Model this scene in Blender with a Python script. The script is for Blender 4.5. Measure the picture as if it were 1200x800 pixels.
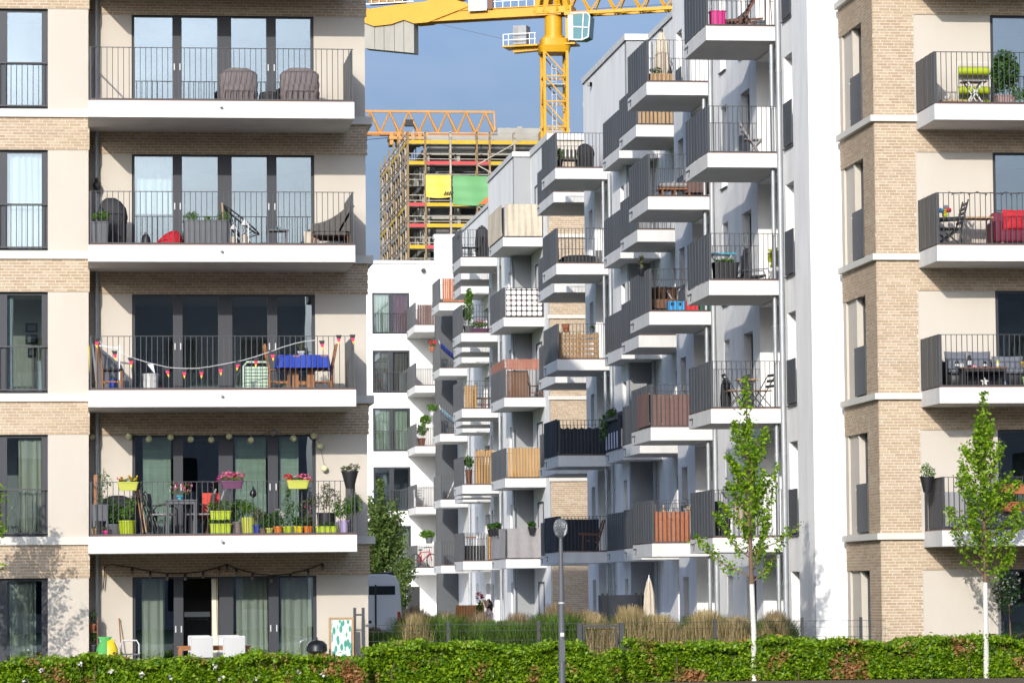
import bpy, math, random
import numpy as np
from mathutils import Matrix, Vector

for _o in list(bpy.data.objects):
    bpy.data.objects.remove(_o)
sc = bpy.context.scene
COL = sc.collection
rad = math.radians
RN = random.Random(11)
NP = np.random.default_rng(5)

# ------------------------------------------------------------------ camera
# World axes follow the housing block: X along the fronts, Y away down the row, Z up; ground floor at z = 0.
FOC, YAW, PIT, ROL = 4152.92, 0.12068, 0.070355, -0.009246      # focal length in pixels of a 1200 px frame
EYE = Vector((0, 0, 1.8))
_fw = Vector((math.sin(YAW) * math.cos(PIT), math.cos(YAW) * math.cos(PIT), math.sin(PIT)))
_r0 = Vector((math.cos(YAW), -math.sin(YAW), 0))
_u0 = _r0.cross(_fw)
_rt = _r0 * math.cos(ROL) + _u0 * math.sin(ROL)
_up = _u0 * math.cos(ROL) - _r0 * math.sin(ROL)
cd = bpy.data.cameras.new('camera')
cam = bpy.data.objects.new('camera', cd)
COL.objects.link(cam)
cd.sensor_fit = 'HORIZONTAL'
cd.sensor_width = 36
cd.lens = 36 * FOC / 1200
cd.clip_start = 1
cd.clip_end = 6000
_m = Matrix((_rt, _up, -_fw)).transposed().to_4x4()
_m.translation = EYE
cam.matrix_world = _m
sc.camera = cam

# ------------------------------------------------------------------ light
SUN_TRAVEL = Vector((0.365, 1.0, -0.375)).normalized()
to_sun = -SUN_TRAVEL
SUN_EL = math.asin(to_sun.z)
SUN_AZ = math.atan2(to_sun.x, to_sun.y)          # clockwise from +Y
world = bpy.data.worlds.new('World')
sc.world = world
world.use_nodes = True
wn = world.node_tree
wn.nodes.clear()
wo = wn.nodes.new('ShaderNodeOutputWorld')
wb = wn.nodes.new('ShaderNodeBackground')
sky = wn.nodes.new('ShaderNodeTexSky')
sky.sky_type = 'NISHITA'
sky.sun_disc = False
sky.sun_elevation = SUN_EL
sky.sun_rotation = SUN_AZ
sky.altitude = 200
sky.air_density = 1.0
sky.dust_density = 9.0
sky.ozone_density = 7.0
wb.inputs['Strength'].default_value = 0.13
# a thin even veil of high cloud over the whole sky
vt = wn.nodes.new('ShaderNodeTexCoord')
vn = wn.nodes.new('ShaderNodeTexNoise')
vn.inputs['Scale'].default_value = 20.0
vn.inputs['Detail'].default_value = 5
vp = wn.nodes.new('ShaderNodeMapping')
vp.inputs['Scale'].default_value = (1, 1, 2.6)
vr = wn.nodes.new('ShaderNodeMapRange')
vr.inputs[1].default_value = 0.3
vr.inputs[2].default_value = 0.7
vr.inputs[3].default_value = 0.22
vr.inputs[4].default_value = 0.44
vx = wn.nodes.new('ShaderNodeMix')
vx.data_type = 'RGBA'
vx.inputs[7].default_value = (2.0, 2.2, 2.8, 1)
wn.links.new(vt.outputs['Generated'], vp.inputs[0])
wn.links.new(vp.outputs[0], vn.inputs[0])
wn.links.new(vn.outputs[0], vr.inputs[0])
wn.links.new(vr.outputs[0], vx.inputs[0])
wn.links.new(sky.outputs[0], vx.inputs[6])
wn.links.new(vx.outputs[2], wb.inputs[0])
wn.links.new(wb.outputs[0], wo.inputs[0])
sd_ = bpy.data.lights.new('sun', 'SUN')
sd_.energy = 2.0
sd_.angle = rad(0.5)
sd_.color = (1.0, 0.93, 0.83)
sun = bpy.data.objects.new('sun', sd_)
COL.objects.link(sun)
sun.rotation_euler = SUN_TRAVEL.to_track_quat('-Z', 'Y').to_euler()
sun.location = (-40, -60, 80)
sc.view_settings.view_transform = 'Standard'
sc.view_settings.look = 'None'
sc.view_settings.exposure = 1.08
sc.view_settings.gamma = 1.0
sc.view_settings.use_curve_mapping = False
try:
    sc.cycles.use_denoising = True
    sc.cycles.max_bounces = 8
    sc.cycles.transparent_max_bounces = 12
    sc.cycles.caustics_reflective = False
    sc.cycles.caustics_refractive = False
except Exception:
    pass


# ------------------------------------------------------------------ measuring
def _ray(x, y):
    return _fw + _rt * ((x - 600) / FOC) + _up * ((400 - y) / FOC)


def at(x, y, v):
    """point of the photograph on the upright plane Y = v -> (u, z)"""
    d = _ray(x, y)
    p = EYE + d * (v / d.y)
    return p.x, p.z


def sd(x, y, u):
    """point of the photograph on the upright plane X = u -> (v, z)"""
    d = _ray(x, y)
    p = EYE + d * (u / d.x)
    return p.y, p.z


# ------------------------------------------------------------------ materials
MATS = {}


def _nt(name):
    m = bpy.data.materials.new(name)
    m.use_nodes = True
    nt = m.node_tree
    bs = nt.nodes.get('Principled BSDF')
    return m, nt, bs


def mat(name, col, rough=0.7, var=0.10, scale=3.0, bump=0.0, bscale=60.0, metal=0.0, stretch=(1, 1, 1), spec=0.4,
        island=0.0, sheen=0.0):
    """plain surface with noise-driven tone variation; island = random tone for each loose piece"""
    if name in MATS:
        return MATS[name]
    m, nt, bs = _nt(name)
    N, L = nt.nodes, nt.links
    tc = N.new('ShaderNodeTexCoord')
    mp = N.new('ShaderNodeMapping')
    mp.inputs['Scale'].default_value = stretch
    L.new(tc.outputs['Object'], mp.inputs[0])
    no = N.new('ShaderNodeTexNoise')
    no.inputs['Scale'].default_value = scale
    no.inputs['Detail'].default_value = 5
    no.inputs['Roughness'].default_value = 0.62
    L.new(mp.outputs[0], no.inputs[0])
    mr = N.new('ShaderNodeMapRange')
    mr.inputs[1].default_value = 0.25
    mr.inputs[2].default_value = 0.75
    mr.inputs[3].default_value = 1 - var
    mr.inputs[4].default_value = 1 + var * 0.6
    L.new(no.outputs[0], mr.inputs[0])
    last = mr.outputs[0]
    if island:
        ge = N.new('ShaderNodeNewGeometry')
        m2 = N.new('ShaderNodeMapRange')
        m2.inputs[3].default_value = 1 - island
        m2.inputs[4].default_value = 1 + island
        L.new(ge.outputs['Random Per Island'], m2.inputs[0])
        mm = N.new('ShaderNodeMath')
        mm.operation = 'MULTIPLY'
        L.new(last, mm.inputs[0])
        L.new(m2.outputs[0], mm.inputs[1])
        last = mm.outputs[0]
    vm = N.new('ShaderNodeVectorMath')
    vm.operation = 'SCALE'
    vm.inputs[0].default_value = col[:3]
    L.new(last, vm.inputs['Scale'])
    L.new(vm.outputs[0], bs.inputs['Base Color'])
    bs.inputs['Roughness'].default_value = rough
    bs.inputs['Metallic'].default_value = metal
    bs.inputs['Specular IOR Level'].default_value = spec
    if sheen:
        bs.inputs['Sheen Weight'].default_value = sheen
    if bump:
        n2 = N.new('ShaderNodeTexNoise')
        n2.inputs['Scale'].default_value = bscale
        n2.inputs['Detail'].default_value = 3
        L.new(mp.outputs[0], n2.inputs[0])
        bp = N.new('ShaderNodeBump')
        bp.inputs['Strength'].default_value = bump
        bp.inputs['Distance'].default_value = 0.02
        L.new(n2.outputs[0], bp.inputs['Height'])
        L.new(bp.outputs[0], bs.inputs['Normal'])
    MATS[name] = m
    return m


def brick_mat(name, per_object, tint=(0.70, 0.655, 0.59)):
    m, nt, bs = _nt(name)
    N, L = nt.nodes, nt.links
    if per_object:
        src = N.new('ShaderNodeObjectInfo').outputs['Random']
    else:
        src = N.new('ShaderNodeNewGeometry').outputs['Random Per Island']
    cr = N.new('ShaderNodeValToRGB')
    cr.color_ramp.interpolation = 'LINEAR'
    el = cr.color_ramp.elements
    tones = [(0.0, (0.50, 0.395, 0.285)), (0.18, (0.545, 0.43, 0.315)), (0.45, (0.56, 0.445, 0.325)),
             (0.7, (0.60, 0.49, 0.37)), (0.88, (0.66, 0.56, 0.44)), (1.0, (0.53, 0.43, 0.325))]
    while len(el) < len(tones):
        el.new(0.5)
    for e, (p, c) in zip(el, tones):
        e.position = p
        e.color = (c[0] * tint[0], c[1] * tint[1], c[2] * tint[2], 1)
    L.new(src, cr.inputs[0])
    tc = N.new('ShaderNodeTexCoord')
    no = N.new('ShaderNodeTexNoise')
    no.inputs['Scale'].default_value = 22
    no.inputs['Detail'].default_value = 6
    L.new(tc.outputs['Object'], no.inputs[0])
    mr = N.new('ShaderNodeMapRange')
    mr.inputs[1].default_value = 0.3
    mr.inputs[2].default_value = 0.7
    mr.inputs[3].default_value = 0.86
    mr.inputs[4].default_value = 1.08
    L.new(no.outputs[0], mr.inputs[0])
    vm = N.new('ShaderNodeVectorMath')
    vm.operation = 'SCALE'
    L.new(cr.outputs[0], vm.inputs[0])
    L.new(mr.outputs[0], vm.inputs['Scale'])
    L.new(vm.outputs[0], bs.inputs['Base Color'])
    bs.inputs['Roughness'].default_value = 0.85
    bp = N.new('ShaderNodeBump')
    bp.inputs['Strength'].default_value = 0.25
    bp.inputs['Distance'].default_value = 0.004
    L.new(no.outputs[0], bp.inputs['Height'])
    L.new(bp.outputs[0], bs.inputs['Normal'])
    MATS[name] = m
    return m


def leaf_mat(name, lo, hi, dry=None, dry_at=0.66, dry_scale=1.3):
    """leaves: every leaf its own tone; optional withered patches"""
    if name in MATS:
        return MATS[name]
    m, nt, bs = _nt(name)
    N, L = nt.nodes, nt.links
    ge = N.new('ShaderNodeNewGeometry')
    cr = N.new('ShaderNodeValToRGB')
    e = cr.color_ramp.elements
    e[0].color = (*lo, 1)
    e[1].color = (*hi, 1)
    L.new(ge.outputs['Random Per Island'], cr.inputs[0])
    col = cr.outputs[0]
    if dry:
        tc = N.new('ShaderNodeTexCoord')
        no = N.new('ShaderNodeTexNoise')
        no.inputs['Scale'].default_value = dry_scale
        no.inputs['Detail'].default_value = 3
        L.new(tc.outputs['Object'], no.inputs[0])
        ad = N.new('ShaderNodeMath')
        ad.operation = 'MULTIPLY_ADD'
        L.new(ge.outputs['Random Per Island'], ad.inputs[0])
        ad.inputs[1].default_value = 0.16
        L.new(no.outputs[0], ad.inputs[2])
        mr = N.new('ShaderNodeMapRange')
        mr.inputs[1].default_value = dry_at
        mr.inputs[2].default_value = dry_at + 0.05
        L.new(ad.outputs[0], mr.inputs[0])
        mx = N.new('ShaderNodeMix')
        mx.data_type = 'RGBA'
        L.new(mr.outputs[0], mx.inputs[0])
        L.new(col, mx.inputs[6])
        mx.inputs[7].default_value = (*dry, 1)
        col = mx.outputs[2]
    L.new(col, bs.inputs['Base Color'])
    bs.inputs['Roughness'].default_value = 0.45
    bs.inputs['Specular IOR Level'].default_value = 0.35
    tr = N.new('ShaderNodeBsdfTranslucent')
    L.new(col, tr.inputs[0])
    ms = N.new('ShaderNodeMixShader')
    ms.inputs[0].default_value = 0.36
    out = N.get('Material Output')
    L.new(bs.outputs[0], ms.inputs[1])
    L.new(tr.outputs[0], ms.inputs[2])
    L.new(ms.outputs[0], out.inputs[0])
    MATS[name] = m
    return m


def glass_mat(name, refl=0.34, tint=(0.86, 0.93, 0.95), wav=0.02):
    m, nt, bs = _nt(name)
    N, L = nt.nodes, nt.links
    N.remove(bs)
    out = N.get('Material Output')
    t = N.new('ShaderNodeBsdfTransparent')
    t.inputs[0].default_value = (*tint, 1)
    g = N.new('ShaderNodeBsdfGlossy')
    g.inputs['Roughness'].default_value = 0.0
    g.inputs[0].default_value = (0.80, 0.90, 1.0, 1)
    fr = N.new('ShaderNodeFresnel')
    fr.inputs[0].default_value = 1.5
    ad = N.new('ShaderNodeMath')
    ad.operation = 'MULTIPLY_ADD'
    L.new(fr.outputs[0], ad.inputs[0])
    ad.inputs[1].default_value = 0.9
    ad.inputs[2].default_value = refl - 0.035
    ad.use_clamp = True
    ms = N.new('ShaderNodeMixShader')
    L.new(ad.outputs[0], ms.inputs[0])
    L.new(t.outputs[0], ms.inputs[1])
    L.new(g.outputs[0], ms.inputs[2])
    L.new(ms.outputs[0], out.inputs[0])
    tc = N.new('ShaderNodeTexCoord')
    no = N.new('ShaderNodeTexNoise')
    no.inputs['Scale'].default_value = 1.1
    no.inputs['Detail'].default_value = 1
    L.new(tc.outputs['Object'], no.inputs[0])
    bp = N.new('ShaderNodeBump')
    bp.inputs['Strength'].default_value = 1.0
    bp.inputs['Distance'].default_value = wav
    L.new(no.outputs[0], bp.inputs['Height'])
    L.new(bp.outputs[0], g.inputs['Normal'])
    MATS[name] = m
    return m


def stripe_mat(name, cola, colb, axis, freq, rough=0.8, axis2=None):
    """woven stripes or checks printed on cloth"""
    m, nt, bs = _nt(name)
    N, L = nt.nodes, nt.links
    tc = N.new('ShaderNodeTexCoord')
    w = N.new('ShaderNodeTexWave')
    w.bands_direction = axis
    w.inputs['Scale'].default_value = freq
    L.new(tc.outputs['Object'], w.inputs[0])
    fac = w.outputs[1]
    if axis2:
        w2 = N.new('ShaderNodeTexWave')
        w2.bands_direction = axis2
        w2.inputs['Scale'].default_value = freq
        L.new(tc.outputs['Object'], w2.inputs[0])
        mu = N.new('ShaderNodeMath')
        mu.operation = 'MULTIPLY'
        L.new(fac, mu.inputs[0])
        L.new(w2.outputs[1], mu.inputs[1])
        fac = mu.outputs[0]
    cr = N.new('ShaderNodeValToRGB')
    cr.color_ramp.elements[0].color = (*cola, 1)
    cr.color_ramp.elements[0].position = 0.015
    cr.color_ramp.elements[1].color = (*colb, 1)
    cr.color_ramp.elements[1].position = 0.09
    L.new(fac, cr.inputs[0])
    L.new(cr.outputs[0], bs.inputs['Base Color'])
    bs.inputs['Roughness'].default_value = rough
    MATS[name] = m
    return m


CREAM = mat('cream_render', (0.505, 0.462, 0.402), 0.9, 0.05, 1.2, 0.25, 180, stretch=(1, 1, .35))
WHITE = mat('white_render', (0.82, 0.815, 0.805), 0.9, 0.14, 1.6, 0.2, 160, stretch=(1, 1, .25))
SLABW = mat('white_concrete_paint', (0.62, 0.615, 0.605), 0.75, 0.13, 2.2, 0.1, 90, stretch=(1, 1, .3))
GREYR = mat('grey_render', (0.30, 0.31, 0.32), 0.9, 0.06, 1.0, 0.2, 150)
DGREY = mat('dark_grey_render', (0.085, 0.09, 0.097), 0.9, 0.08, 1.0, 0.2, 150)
COURSE = mat('cast_stone', (0.58, 0.56, 0.51), 0.85, 0.06, 2.0, 0.1, 120)
MORTAR = mat('pale_mortar', (0.60, 0.54, 0.46), 0.95, 0.10, 8.0, 0.3, 200)
BRICKO = brick_mat('sand_brick_single', True)
BRICKI = brick_mat('sand_brick', False)
FRAME = mat('anthracite_frame', (0.026, 0.029, 0.038), 0.45, 0.08, 4.0)
RAIL = mat('dark_steel_rail', (0.05, 0.052, 0.058), 0.5, 0.1, 6.0, metal=0.2)
PANEL = mat('charcoal_fibre_panel', (0.068, 0.072, 0.078), 0.55, 0.2, 9.0, stretch=(1, 1, .06), island=0.12)
GALV = mat('galvanised_steel', (0.377, 0.399, 0.420), 0.5, 0.2, 7.0, metal=0.4, stretch=(1, 1, .2))
GLASS = glass_mat('window_glass', 0.23, tint=(0.84, 0.90, 0.91), wav=0.0006)
GLASSL = glass_mat('clear_glass', 0.10, wav=0.0)
DGLASS = mat('dark_window_glass', (0.012, 0.016, 0.02), 0.3, 0.1, 2.0, spec=0.04)
CURTG = mat('sage_curtain', (0.66, 0.68, 0.52), 0.9, 0.1, 6.0, stretch=(3, 3, .2))
CURTW = mat('sheer_white_curtain', (0.78, 0.80, 0.80), 0.9, 0.08, 6.0, stretch=(3, 3, .2))
CURTK = mat('khaki_curtain', (0.74, 0.70, 0.56), 0.9, 0.1, 6.0, stretch=(3, 3, .2))
CURTB = mat('brown_curtain', (0.33, 0.26, 0.22), 0.9, 0.12, 6.0, stretch=(3, 3, .2))
CURTR = mat('red_curtain', (0.36, 0.05, 0.06), 0.9, 0.12, 6.0, stretch=(3, 3, .2))
BLIND = mat('pale_green_blind', (0.62, 0.70, 0.52), 0.8, 0.25, 26.0, stretch=(.05, .05, 1))
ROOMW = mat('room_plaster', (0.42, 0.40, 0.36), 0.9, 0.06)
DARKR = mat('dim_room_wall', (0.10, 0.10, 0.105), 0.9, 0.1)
BLACK = mat('black_plastic', (0.018, 0.018, 0.02), 0.5, 0.15, 8)
BLACKF = mat('black_cover_cloth', (0.025, 0.025, 0.028), 0.75, 0.3, 7, 0.5, 14)
TAUPE = mat('taupe_cover_cloth', (0.155, 0.128, 0.125), 0.85, 0.22, 5, 0.12, 9)
GREYP = mat('slate_grey_planter', (0.10, 0.105, 0.115), 0.55, 0.12, 5)
TEAK = mat('oiled_teak', (0.286, 0.116, 0.037), 0.5, 0.25, 9, stretch=(1, 1, 6))
DTEAK = mat('dark_teak', (0.16, 0.06, 0.03), 0.5, 0.25, 9, stretch=(1, 1, 5))
PINE = mat('pale_pine', (0.408, 0.258, 0.129), 0.65, 0.22, 9, stretch=(2, 2, .3))
BAMB = mat('split_bamboo', (0.422, 0.245, 0.088), 0.6, 0.3, 8, stretch=(2, 2, .15), island=0.22)
REEDB = mat('brown_reed_mat', (0.204, 0.102, 0.058), 0.8, 0.35, 14, stretch=(2, 2, .1), island=0.25)
WHITEP = mat('white_plastic', (0.530, 0.530, 0.530), 0.4, 0.04)
STEEL = mat('brushed_steel', (0.5, 0.51, 0.52), 0.35, 0.1, 8, metal=0.8)
LIME = mat('lime_green_plastic', (0.340, 0.422, 0.014), 0.4, 0.08, 6)
LIMEP = mat('pale_lime_plastic', (0.408, 0.422, 0.068), 0.4, 0.08, 6)
ORANGE = mat('orange_plastic', (0.530, 0.150, 0.014), 0.4, 0.1, 6)
YELLOW = mat('yellow_plastic', (0.544, 0.422, 0.007), 0.4, 0.1, 6)
LAV = mat('lavender_ceramic', (0.374, 0.306, 0.490), 0.3, 0.08, 6)
PURP = mat('aubergine_plastic', (0.11, 0.035, 0.085), 0.4, 0.1, 6)
TERRA = mat('terracotta', (0.354, 0.116, 0.051), 0.8, 0.14, 7)
SAND = mat('sand_clay', (0.374, 0.245, 0.136), 0.8, 0.1, 7)
PINKP = mat('pink_plastic', (0.558, 0.020, 0.190), 0.4, 0.06, 6)
REDF = mat('red_cloth', (0.422, 0.007, 0.017), 0.75, 0.14, 8, 0.3, 20)
WINE = mat('wine_cloth', (0.14, 0.015, 0.035), 0.8, 0.15, 8, 0.3, 20)
BLUEF = mat('royal_blue_cloth', (0.010, 0.041, 0.340), 0.7, 0.2, 8, 0.3, 20)
GREYF = mat('grey_cushion_cloth', (0.13, 0.14, 0.165), 0.85, 0.15, 9, 0.3, 30)
LGREYF = mat('light_grey_cloth', (0.286, 0.272, 0.272), 0.85, 0.12, 7, 0.4, 16)
CREAMF = mat('ecru_canvas', (0.490, 0.428, 0.340), 0.85, 0.12, 5, 0.4, 14)
BROWNF = mat('brown_screen_cloth', (0.155, 0.092, 0.08), 0.85, 0.16, 7, 0.4, 16)
NAVYF = mat('blue_black_screen_cloth', (0.022, 0.026, 0.036), 0.85, 0.2, 7, 0.4, 16)
SOIL = mat('potting_soil', (0.035, 0.024, 0.016), 0.95, 0.3, 30)
WICK = mat('grey_wicker', (0.12, 0.11, 0.10), 0.7, 0.3, 40, 0.8, 90)
WICKB = mat('brown_wicker', (0.18, 0.09, 0.05), 0.7, 0.3, 40, 0.8, 90)
LEAFA = leaf_mat('leaf_fresh', (0.05, 0.14, 0.012), (0.15, 0.30, 0.025))
LEAFB = leaf_mat('leaf_dark', (0.028, 0.085, 0.016), (0.085, 0.19, 0.03))
LEAFG = leaf_mat('leaf_grey_green', (0.06, 0.08, 0.035), (0.20, 0.21, 0.10))
LEAFT = leaf_mat('leaf_street_tree', (0.06, 0.17, 0.008), (0.30, 0.46, 0.02))
LEAFH = leaf_mat('leaf_hornbeam', (0.035, 0.12, 0.004), (0.28, 0.42, 0.012), (0.40, 0.20, 0.08), 0.70, 1.5)
LEAFI = leaf_mat('leaf_birch', (0.07, 0.13, 0.025), (0.20, 0.28, 0.07))
FPINK = mat('petal_pink', (0.544, 0.109, 0.204), 0.6, 0.1, island=0.25)
FRED = mat('petal_red', (0.476, 0.010, 0.020), 0.6, 0.1, island=0.2)
FYEL = mat('petal_yellow', (0.578, 0.340, 0.007), 0.6, 0.1, island=0.2)
FWHT = mat('petal_white', (0.510, 0.490, 0.462), 0.6, 0.1, island=0.15)
FMAG = mat('petal_magenta', (0.374, 0.027, 0.150), 0.6, 0.1, island=0.25)
BARK = mat('grey_brown_bark', (0.16, 0.10, 0.065), 0.9, 0.3, 20, 0.5, 60, stretch=(1, 1, .3))
LIMEWASH = mat('white_trunk_paint', (0.60, 0.585, 0.54), 0.85, 0.3, 7, 0.5, 40, stretch=(1, 1, .3))
CRANEY = mat('crane_yellow_paint', (0.58, 0.30, 0.01), 0.45, 0.1, 1.0)
CRANEO = mat('faded_orange_paint', (0.490, 0.245, 0.068), 0.55, 0.15, 1.0)
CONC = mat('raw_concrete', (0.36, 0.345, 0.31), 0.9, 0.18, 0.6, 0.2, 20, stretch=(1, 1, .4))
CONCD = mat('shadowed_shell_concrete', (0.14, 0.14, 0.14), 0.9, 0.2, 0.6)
SCAFF = mat('galvanised_scaffold_tube', (0.34, 0.31, 0.27), 0.5, 0.25, 0.8, metal=0.3)
SCAFY = mat('rusty_yellow_standard', (0.24, 0.155, 0.07), 0.6, 0.25, 0.8)
TOEY = mat('yellow_toe_board', (0.530, 0.340, 0.014), 0.6, 0.2, 0.6)
TOER = mat('red_toe_board', (0.48, 0.06, 0.06), 0.6, 0.2, 0.6)
TARPY = mat('yellow_tarpaulin', (0.70, 0.55, 0.09), 0.6, 0.06, 0.5, 0.4, 1.2)
TARPG = mat('green_tarpaulin', (0.13, 0.34, 0.14), 0.6, 0.08, 0.5, 0.4, 1.2)
TARPO = mat('orange_tarpaulin', (0.490, 0.136, 0.034), 0.6, 0.08, 0.5, 0.4, 1.2)
VANW = mat('silver_grey_van_paint', (0.60, 0.63, 0.66), 0.3, 0.04, 1.0, spec=0.6)


# ------------------------------------------------------------------ building blocks for meshes
class MB:
    """collects faces and links them as ONE mesh object; tf maps (along, out, up) onto a wall"""

    def __init__(s, tf=None):
        s.v, s.f, s.mi, s.tf = [], [], [], tf

    def add(s, vs, fs, mi=0):
        b = len(s.v)
        if s.tf:
            vs = [s.tf(*p) for p in vs]
        s.v.extend([tuple(p) for p in vs])
        for f in fs:
            s.f.append([i + b for i in f])
            s.mi.append(mi)
        return s

    def box(s, x0, x1, y0, y1, z0, z1, mi=0):
        return s.add([(x0, y0, z0), (x1, y0, z0), (x1, y1, z0), (x0, y1, z0),
                      (x0, y0, z1), (x1, y0, z1), (x1, y1, z1), (x0, y1, z1)],
                     [(0, 3, 2, 1), (4, 5, 6, 7), (0, 1, 5, 4), (1, 2, 6, 5), (2, 3, 7, 6), (3, 0, 4, 7)], mi)

    def bar(s, p, q, w, h=None, mi=0, up=(0, 0, 1)):
        p, q = Vector(p), Vector(q)
        d = q - p
        if d.length < 1e-6:
            return s
        d.normalize()
        a = d.cross(Vector(up))
        if a.length < 1e-4:
            a = d.cross(Vector((1, 0, 0)))
        a.normalize()
        b = a.cross(d)
        h = h or w
        a, b = a * (w / 2), b * (h / 2)
        vs = [p - a - b, p + a - b, p + a + b, p - a + b, q - a - b, q + a - b, q + a + b, q - a + b]
        return s.add(vs, [(0, 3, 2, 1), (4, 5, 6, 7), (0, 1, 5, 4), (1, 2, 6, 5), (2, 3, 7, 6), (3, 0, 4, 7)], mi)

    def tube(s, pts, r, n=8, mi=0, cap=True):
        pts = [Vector(p) for p in pts]
        rs = r if isinstance(r, (list, tuple)) else [r] * len(pts)
        vs, fs = [], []
        ref = None
        for i, p in enumerate(pts):
            d = (pts[min(i + 1, len(pts) - 1)] - pts[max(i - 1, 0)])
            d.normalize()
            if ref is None:
                ref = d.cross(Vector((0, 0, 1)))
                if ref.length < 0.05:
                    ref = d.cross(Vector((1, 0, 0)))
            a = ref - d * ref.dot(d)
            if a.length < 1e-5:
                a = d.cross(Vector((0, 1, 0)))
            a.normalize()
            ref = a
            b = d.cross(a)
            for k in range(n):
                t = 2 * math.pi * k / n
                vs.append(p + a * (math.cos(t) * rs[i]) + b * (math.sin(t) * rs[i]))
        for i in range(len(pts) - 1):
            for k in range(n):
                k2 = (k + 1) % n
                fs.append((i * n + k, i * n + k2, (i + 1) * n + k2, (i + 1) * n + k))
        if cap:
            fs.append(tuple(range(n))[::-1])
            fs.append(tuple((len(pts) - 1) * n + k for k in range(n)))
        return s.add(vs, fs, mi)

    def loft(s, secs, n=20, p=2.0, mi=0, cap=True):
        """secs: (z, rx, ry[, cx, cy]) stacked super-ellipse sections"""
        vs, fs = [], []
        for q in secs:
            z, rx, ry = q[:3]
            cx, cy = (q[3], q[4]) if len(q) > 3 else (0, 0)
            for k in range(n):
                t = 2 * math.pi * k / n
                c, si = math.cos(t), math.sin(t)
                vs.append((cx + rx * math.copysign(abs(c) ** (2 / p), c), cy + ry * math.copysign(abs(si) ** (2 / p), si), z))
        for i in range(len(secs) - 1):
            for k in range(n):
                k2 = (k + 1) % n
                fs.append((i * n + k, i * n + k2, (i + 1) * n + k2, (i + 1) * n + k))
        if cap:
            fs.append(tuple(range(n))[::-1])
            fs.append(tuple((len(secs) - 1) * n + k for k in range(n)))
        return s.add(vs, fs, mi)

    def lathe(s, c, prof, n=16, mi=0):
        return s.loft([(c[2] + z, max(r, 1e-4), max(r, 1e-4), c[0], c[1]) for r, z in prof], n, 2.0, mi)

    def ball(s, c, r, n=10, sz=1.0, mi=0):
        return s.lathe(c, [(r * math.sin(math.pi * k / 6), -r * sz * math.cos(math.pi * k / 6)) for k in range(7)], n, mi)

    def sheet(s, fn, nu, nv, th=0.0, mi=0):
        """fn(i/nu, j/nv) -> point; th gives it thickness along its normal (approximate: last coordinate offset fn)"""
        vs = [fn(i / nu, j / nv) for j in range(nv + 1) for i in range(nu + 1)]
        fs = [(j * (nu + 1) + i, j * (nu + 1) + i + 1, (j + 1) * (nu + 1) + i + 1, (j + 1) * (nu + 1) + i)
              for j in range(nv) for i in range(nu)]
        s.add(vs, fs, mi)
        if th:
            off = th
            vs2 = [(p[0] + off[0], p[1] + off[1], p[2] + off[2]) for p in vs]
            s.add(vs2, [f[::-1] for f in fs], mi)
            rim = []
            n1 = nu + 1
            loop = [i for i in range(n1)] + [j * n1 + nu for j in range(1, nv + 1)] + \
                   [nv * n1 + i for i in range(nu - 1, -1, -1)] + [j * n1 for j in range(nv - 1, 0, -1)]
            b = len(s.v) - 2 * len(vs)
            for k in range(len(loop)):
                a_, c_ = loop[k], loop[(k + 1) % len(loop)]
                s.f.append([b + a_, b + c_, b + len(vs) + c_, b + len(vs) + a_])
                s.mi.append(mi)
        return s

    def prism(s, poly, y0, y1, mi=0):
        """poly in (x, z) pushed from y0 to y1"""
        n = len(poly)
        vs = [(x, y0, z) for x, z in poly] + [(x, y1, z) for x, z in poly]
        fs = [tuple(range(n)), tuple(range(2 * n - 1, n - 1, -1))] + [(i, (i + 1) % n, n + (i + 1) % n, n + i) for i in range(n)]
        return s.add(vs, fs, mi)

    def mesh(s, name, mats, smooth=False):
        me = bpy.data.meshes.new(name)
        me.from_pydata(s.v, [], s.f)
        if not isinstance(mats, (list, tuple)):
            mats = [mats]
        for m in mats:
            me.materials.append(m)
        if len(mats) > 1:
            me.polygons.foreach_set('material_index', s.mi)
        if smooth:
            me.polygons.foreach_set('use_smooth', [True] * len(me.polygons))
            try:
                me.set_sharp_from_angle(angle=rad(40))
            except Exception:
                pass
        me.update()
        return me

    def build(s, name, mats, parent=None, smooth=False):
        return link(name, s.mesh(name, mats, smooth), parent)


WORLD_FRAME = set()


def link(name, data, parent=None):
    o = bpy.data.objects.new(name, data)
    COL.objects.link(o)
    if parent is not None:
        o.parent = parent
        if parent.name in WORLD_FRAME:
            o.matrix_parent_inverse = Matrix.Translation(-Vector(parent.location))
    return o


def thing(name, label, cat, loc=(0, 0, 0), rz=0.0, group=None, world=False):
    o = bpy.data.objects.new(name, None)
    COL.objects.link(o)
    o.location = loc
    o.rotation_euler = (0, 0, rz)
    o.empty_display_size = 0.2
    o['label'] = label
    o['category'] = cat
    if group:
        o['group'] = group
    if world:
        WORLD_FRAME.add(o.name)       # its parts are laid out in world coordinates
    return o


def tag(o, label, cat, group=None):
    o['label'] = label
    o['category'] = cat
    if group:
        o['group'] = group
    return o


def structure(o):
    o['kind'] = 'structure'
    return o


def stuff(o):
    o['kind'] = 'stuff'
    return o


def dup(root, loc, rz=0.0, label=None, group=None):
    r = root.copy()
    COL.objects.link(r)
    r.location = loc
    r.rotation_euler = (0, 0, rz)
    if label:
        r['label'] = label
    if group:
        r['group'] = group
    for ch in [c for c in bpy.data.objects if c.parent == root]:
        c2 = ch.copy()
        COL.objects.link(c2)
        c2.parent = r
        for g in [c for c in bpy.data.objects if c.parent == ch]:
            g2 = g.copy()
            COL.objects.link(g2)
            g2.parent = c2
    return r


def front(v0):
    return lambda a, d, z: (a, v0 - d, z)


def side(u0):
    return lambda a, d, z: (u0 - d, a, z)


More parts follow.
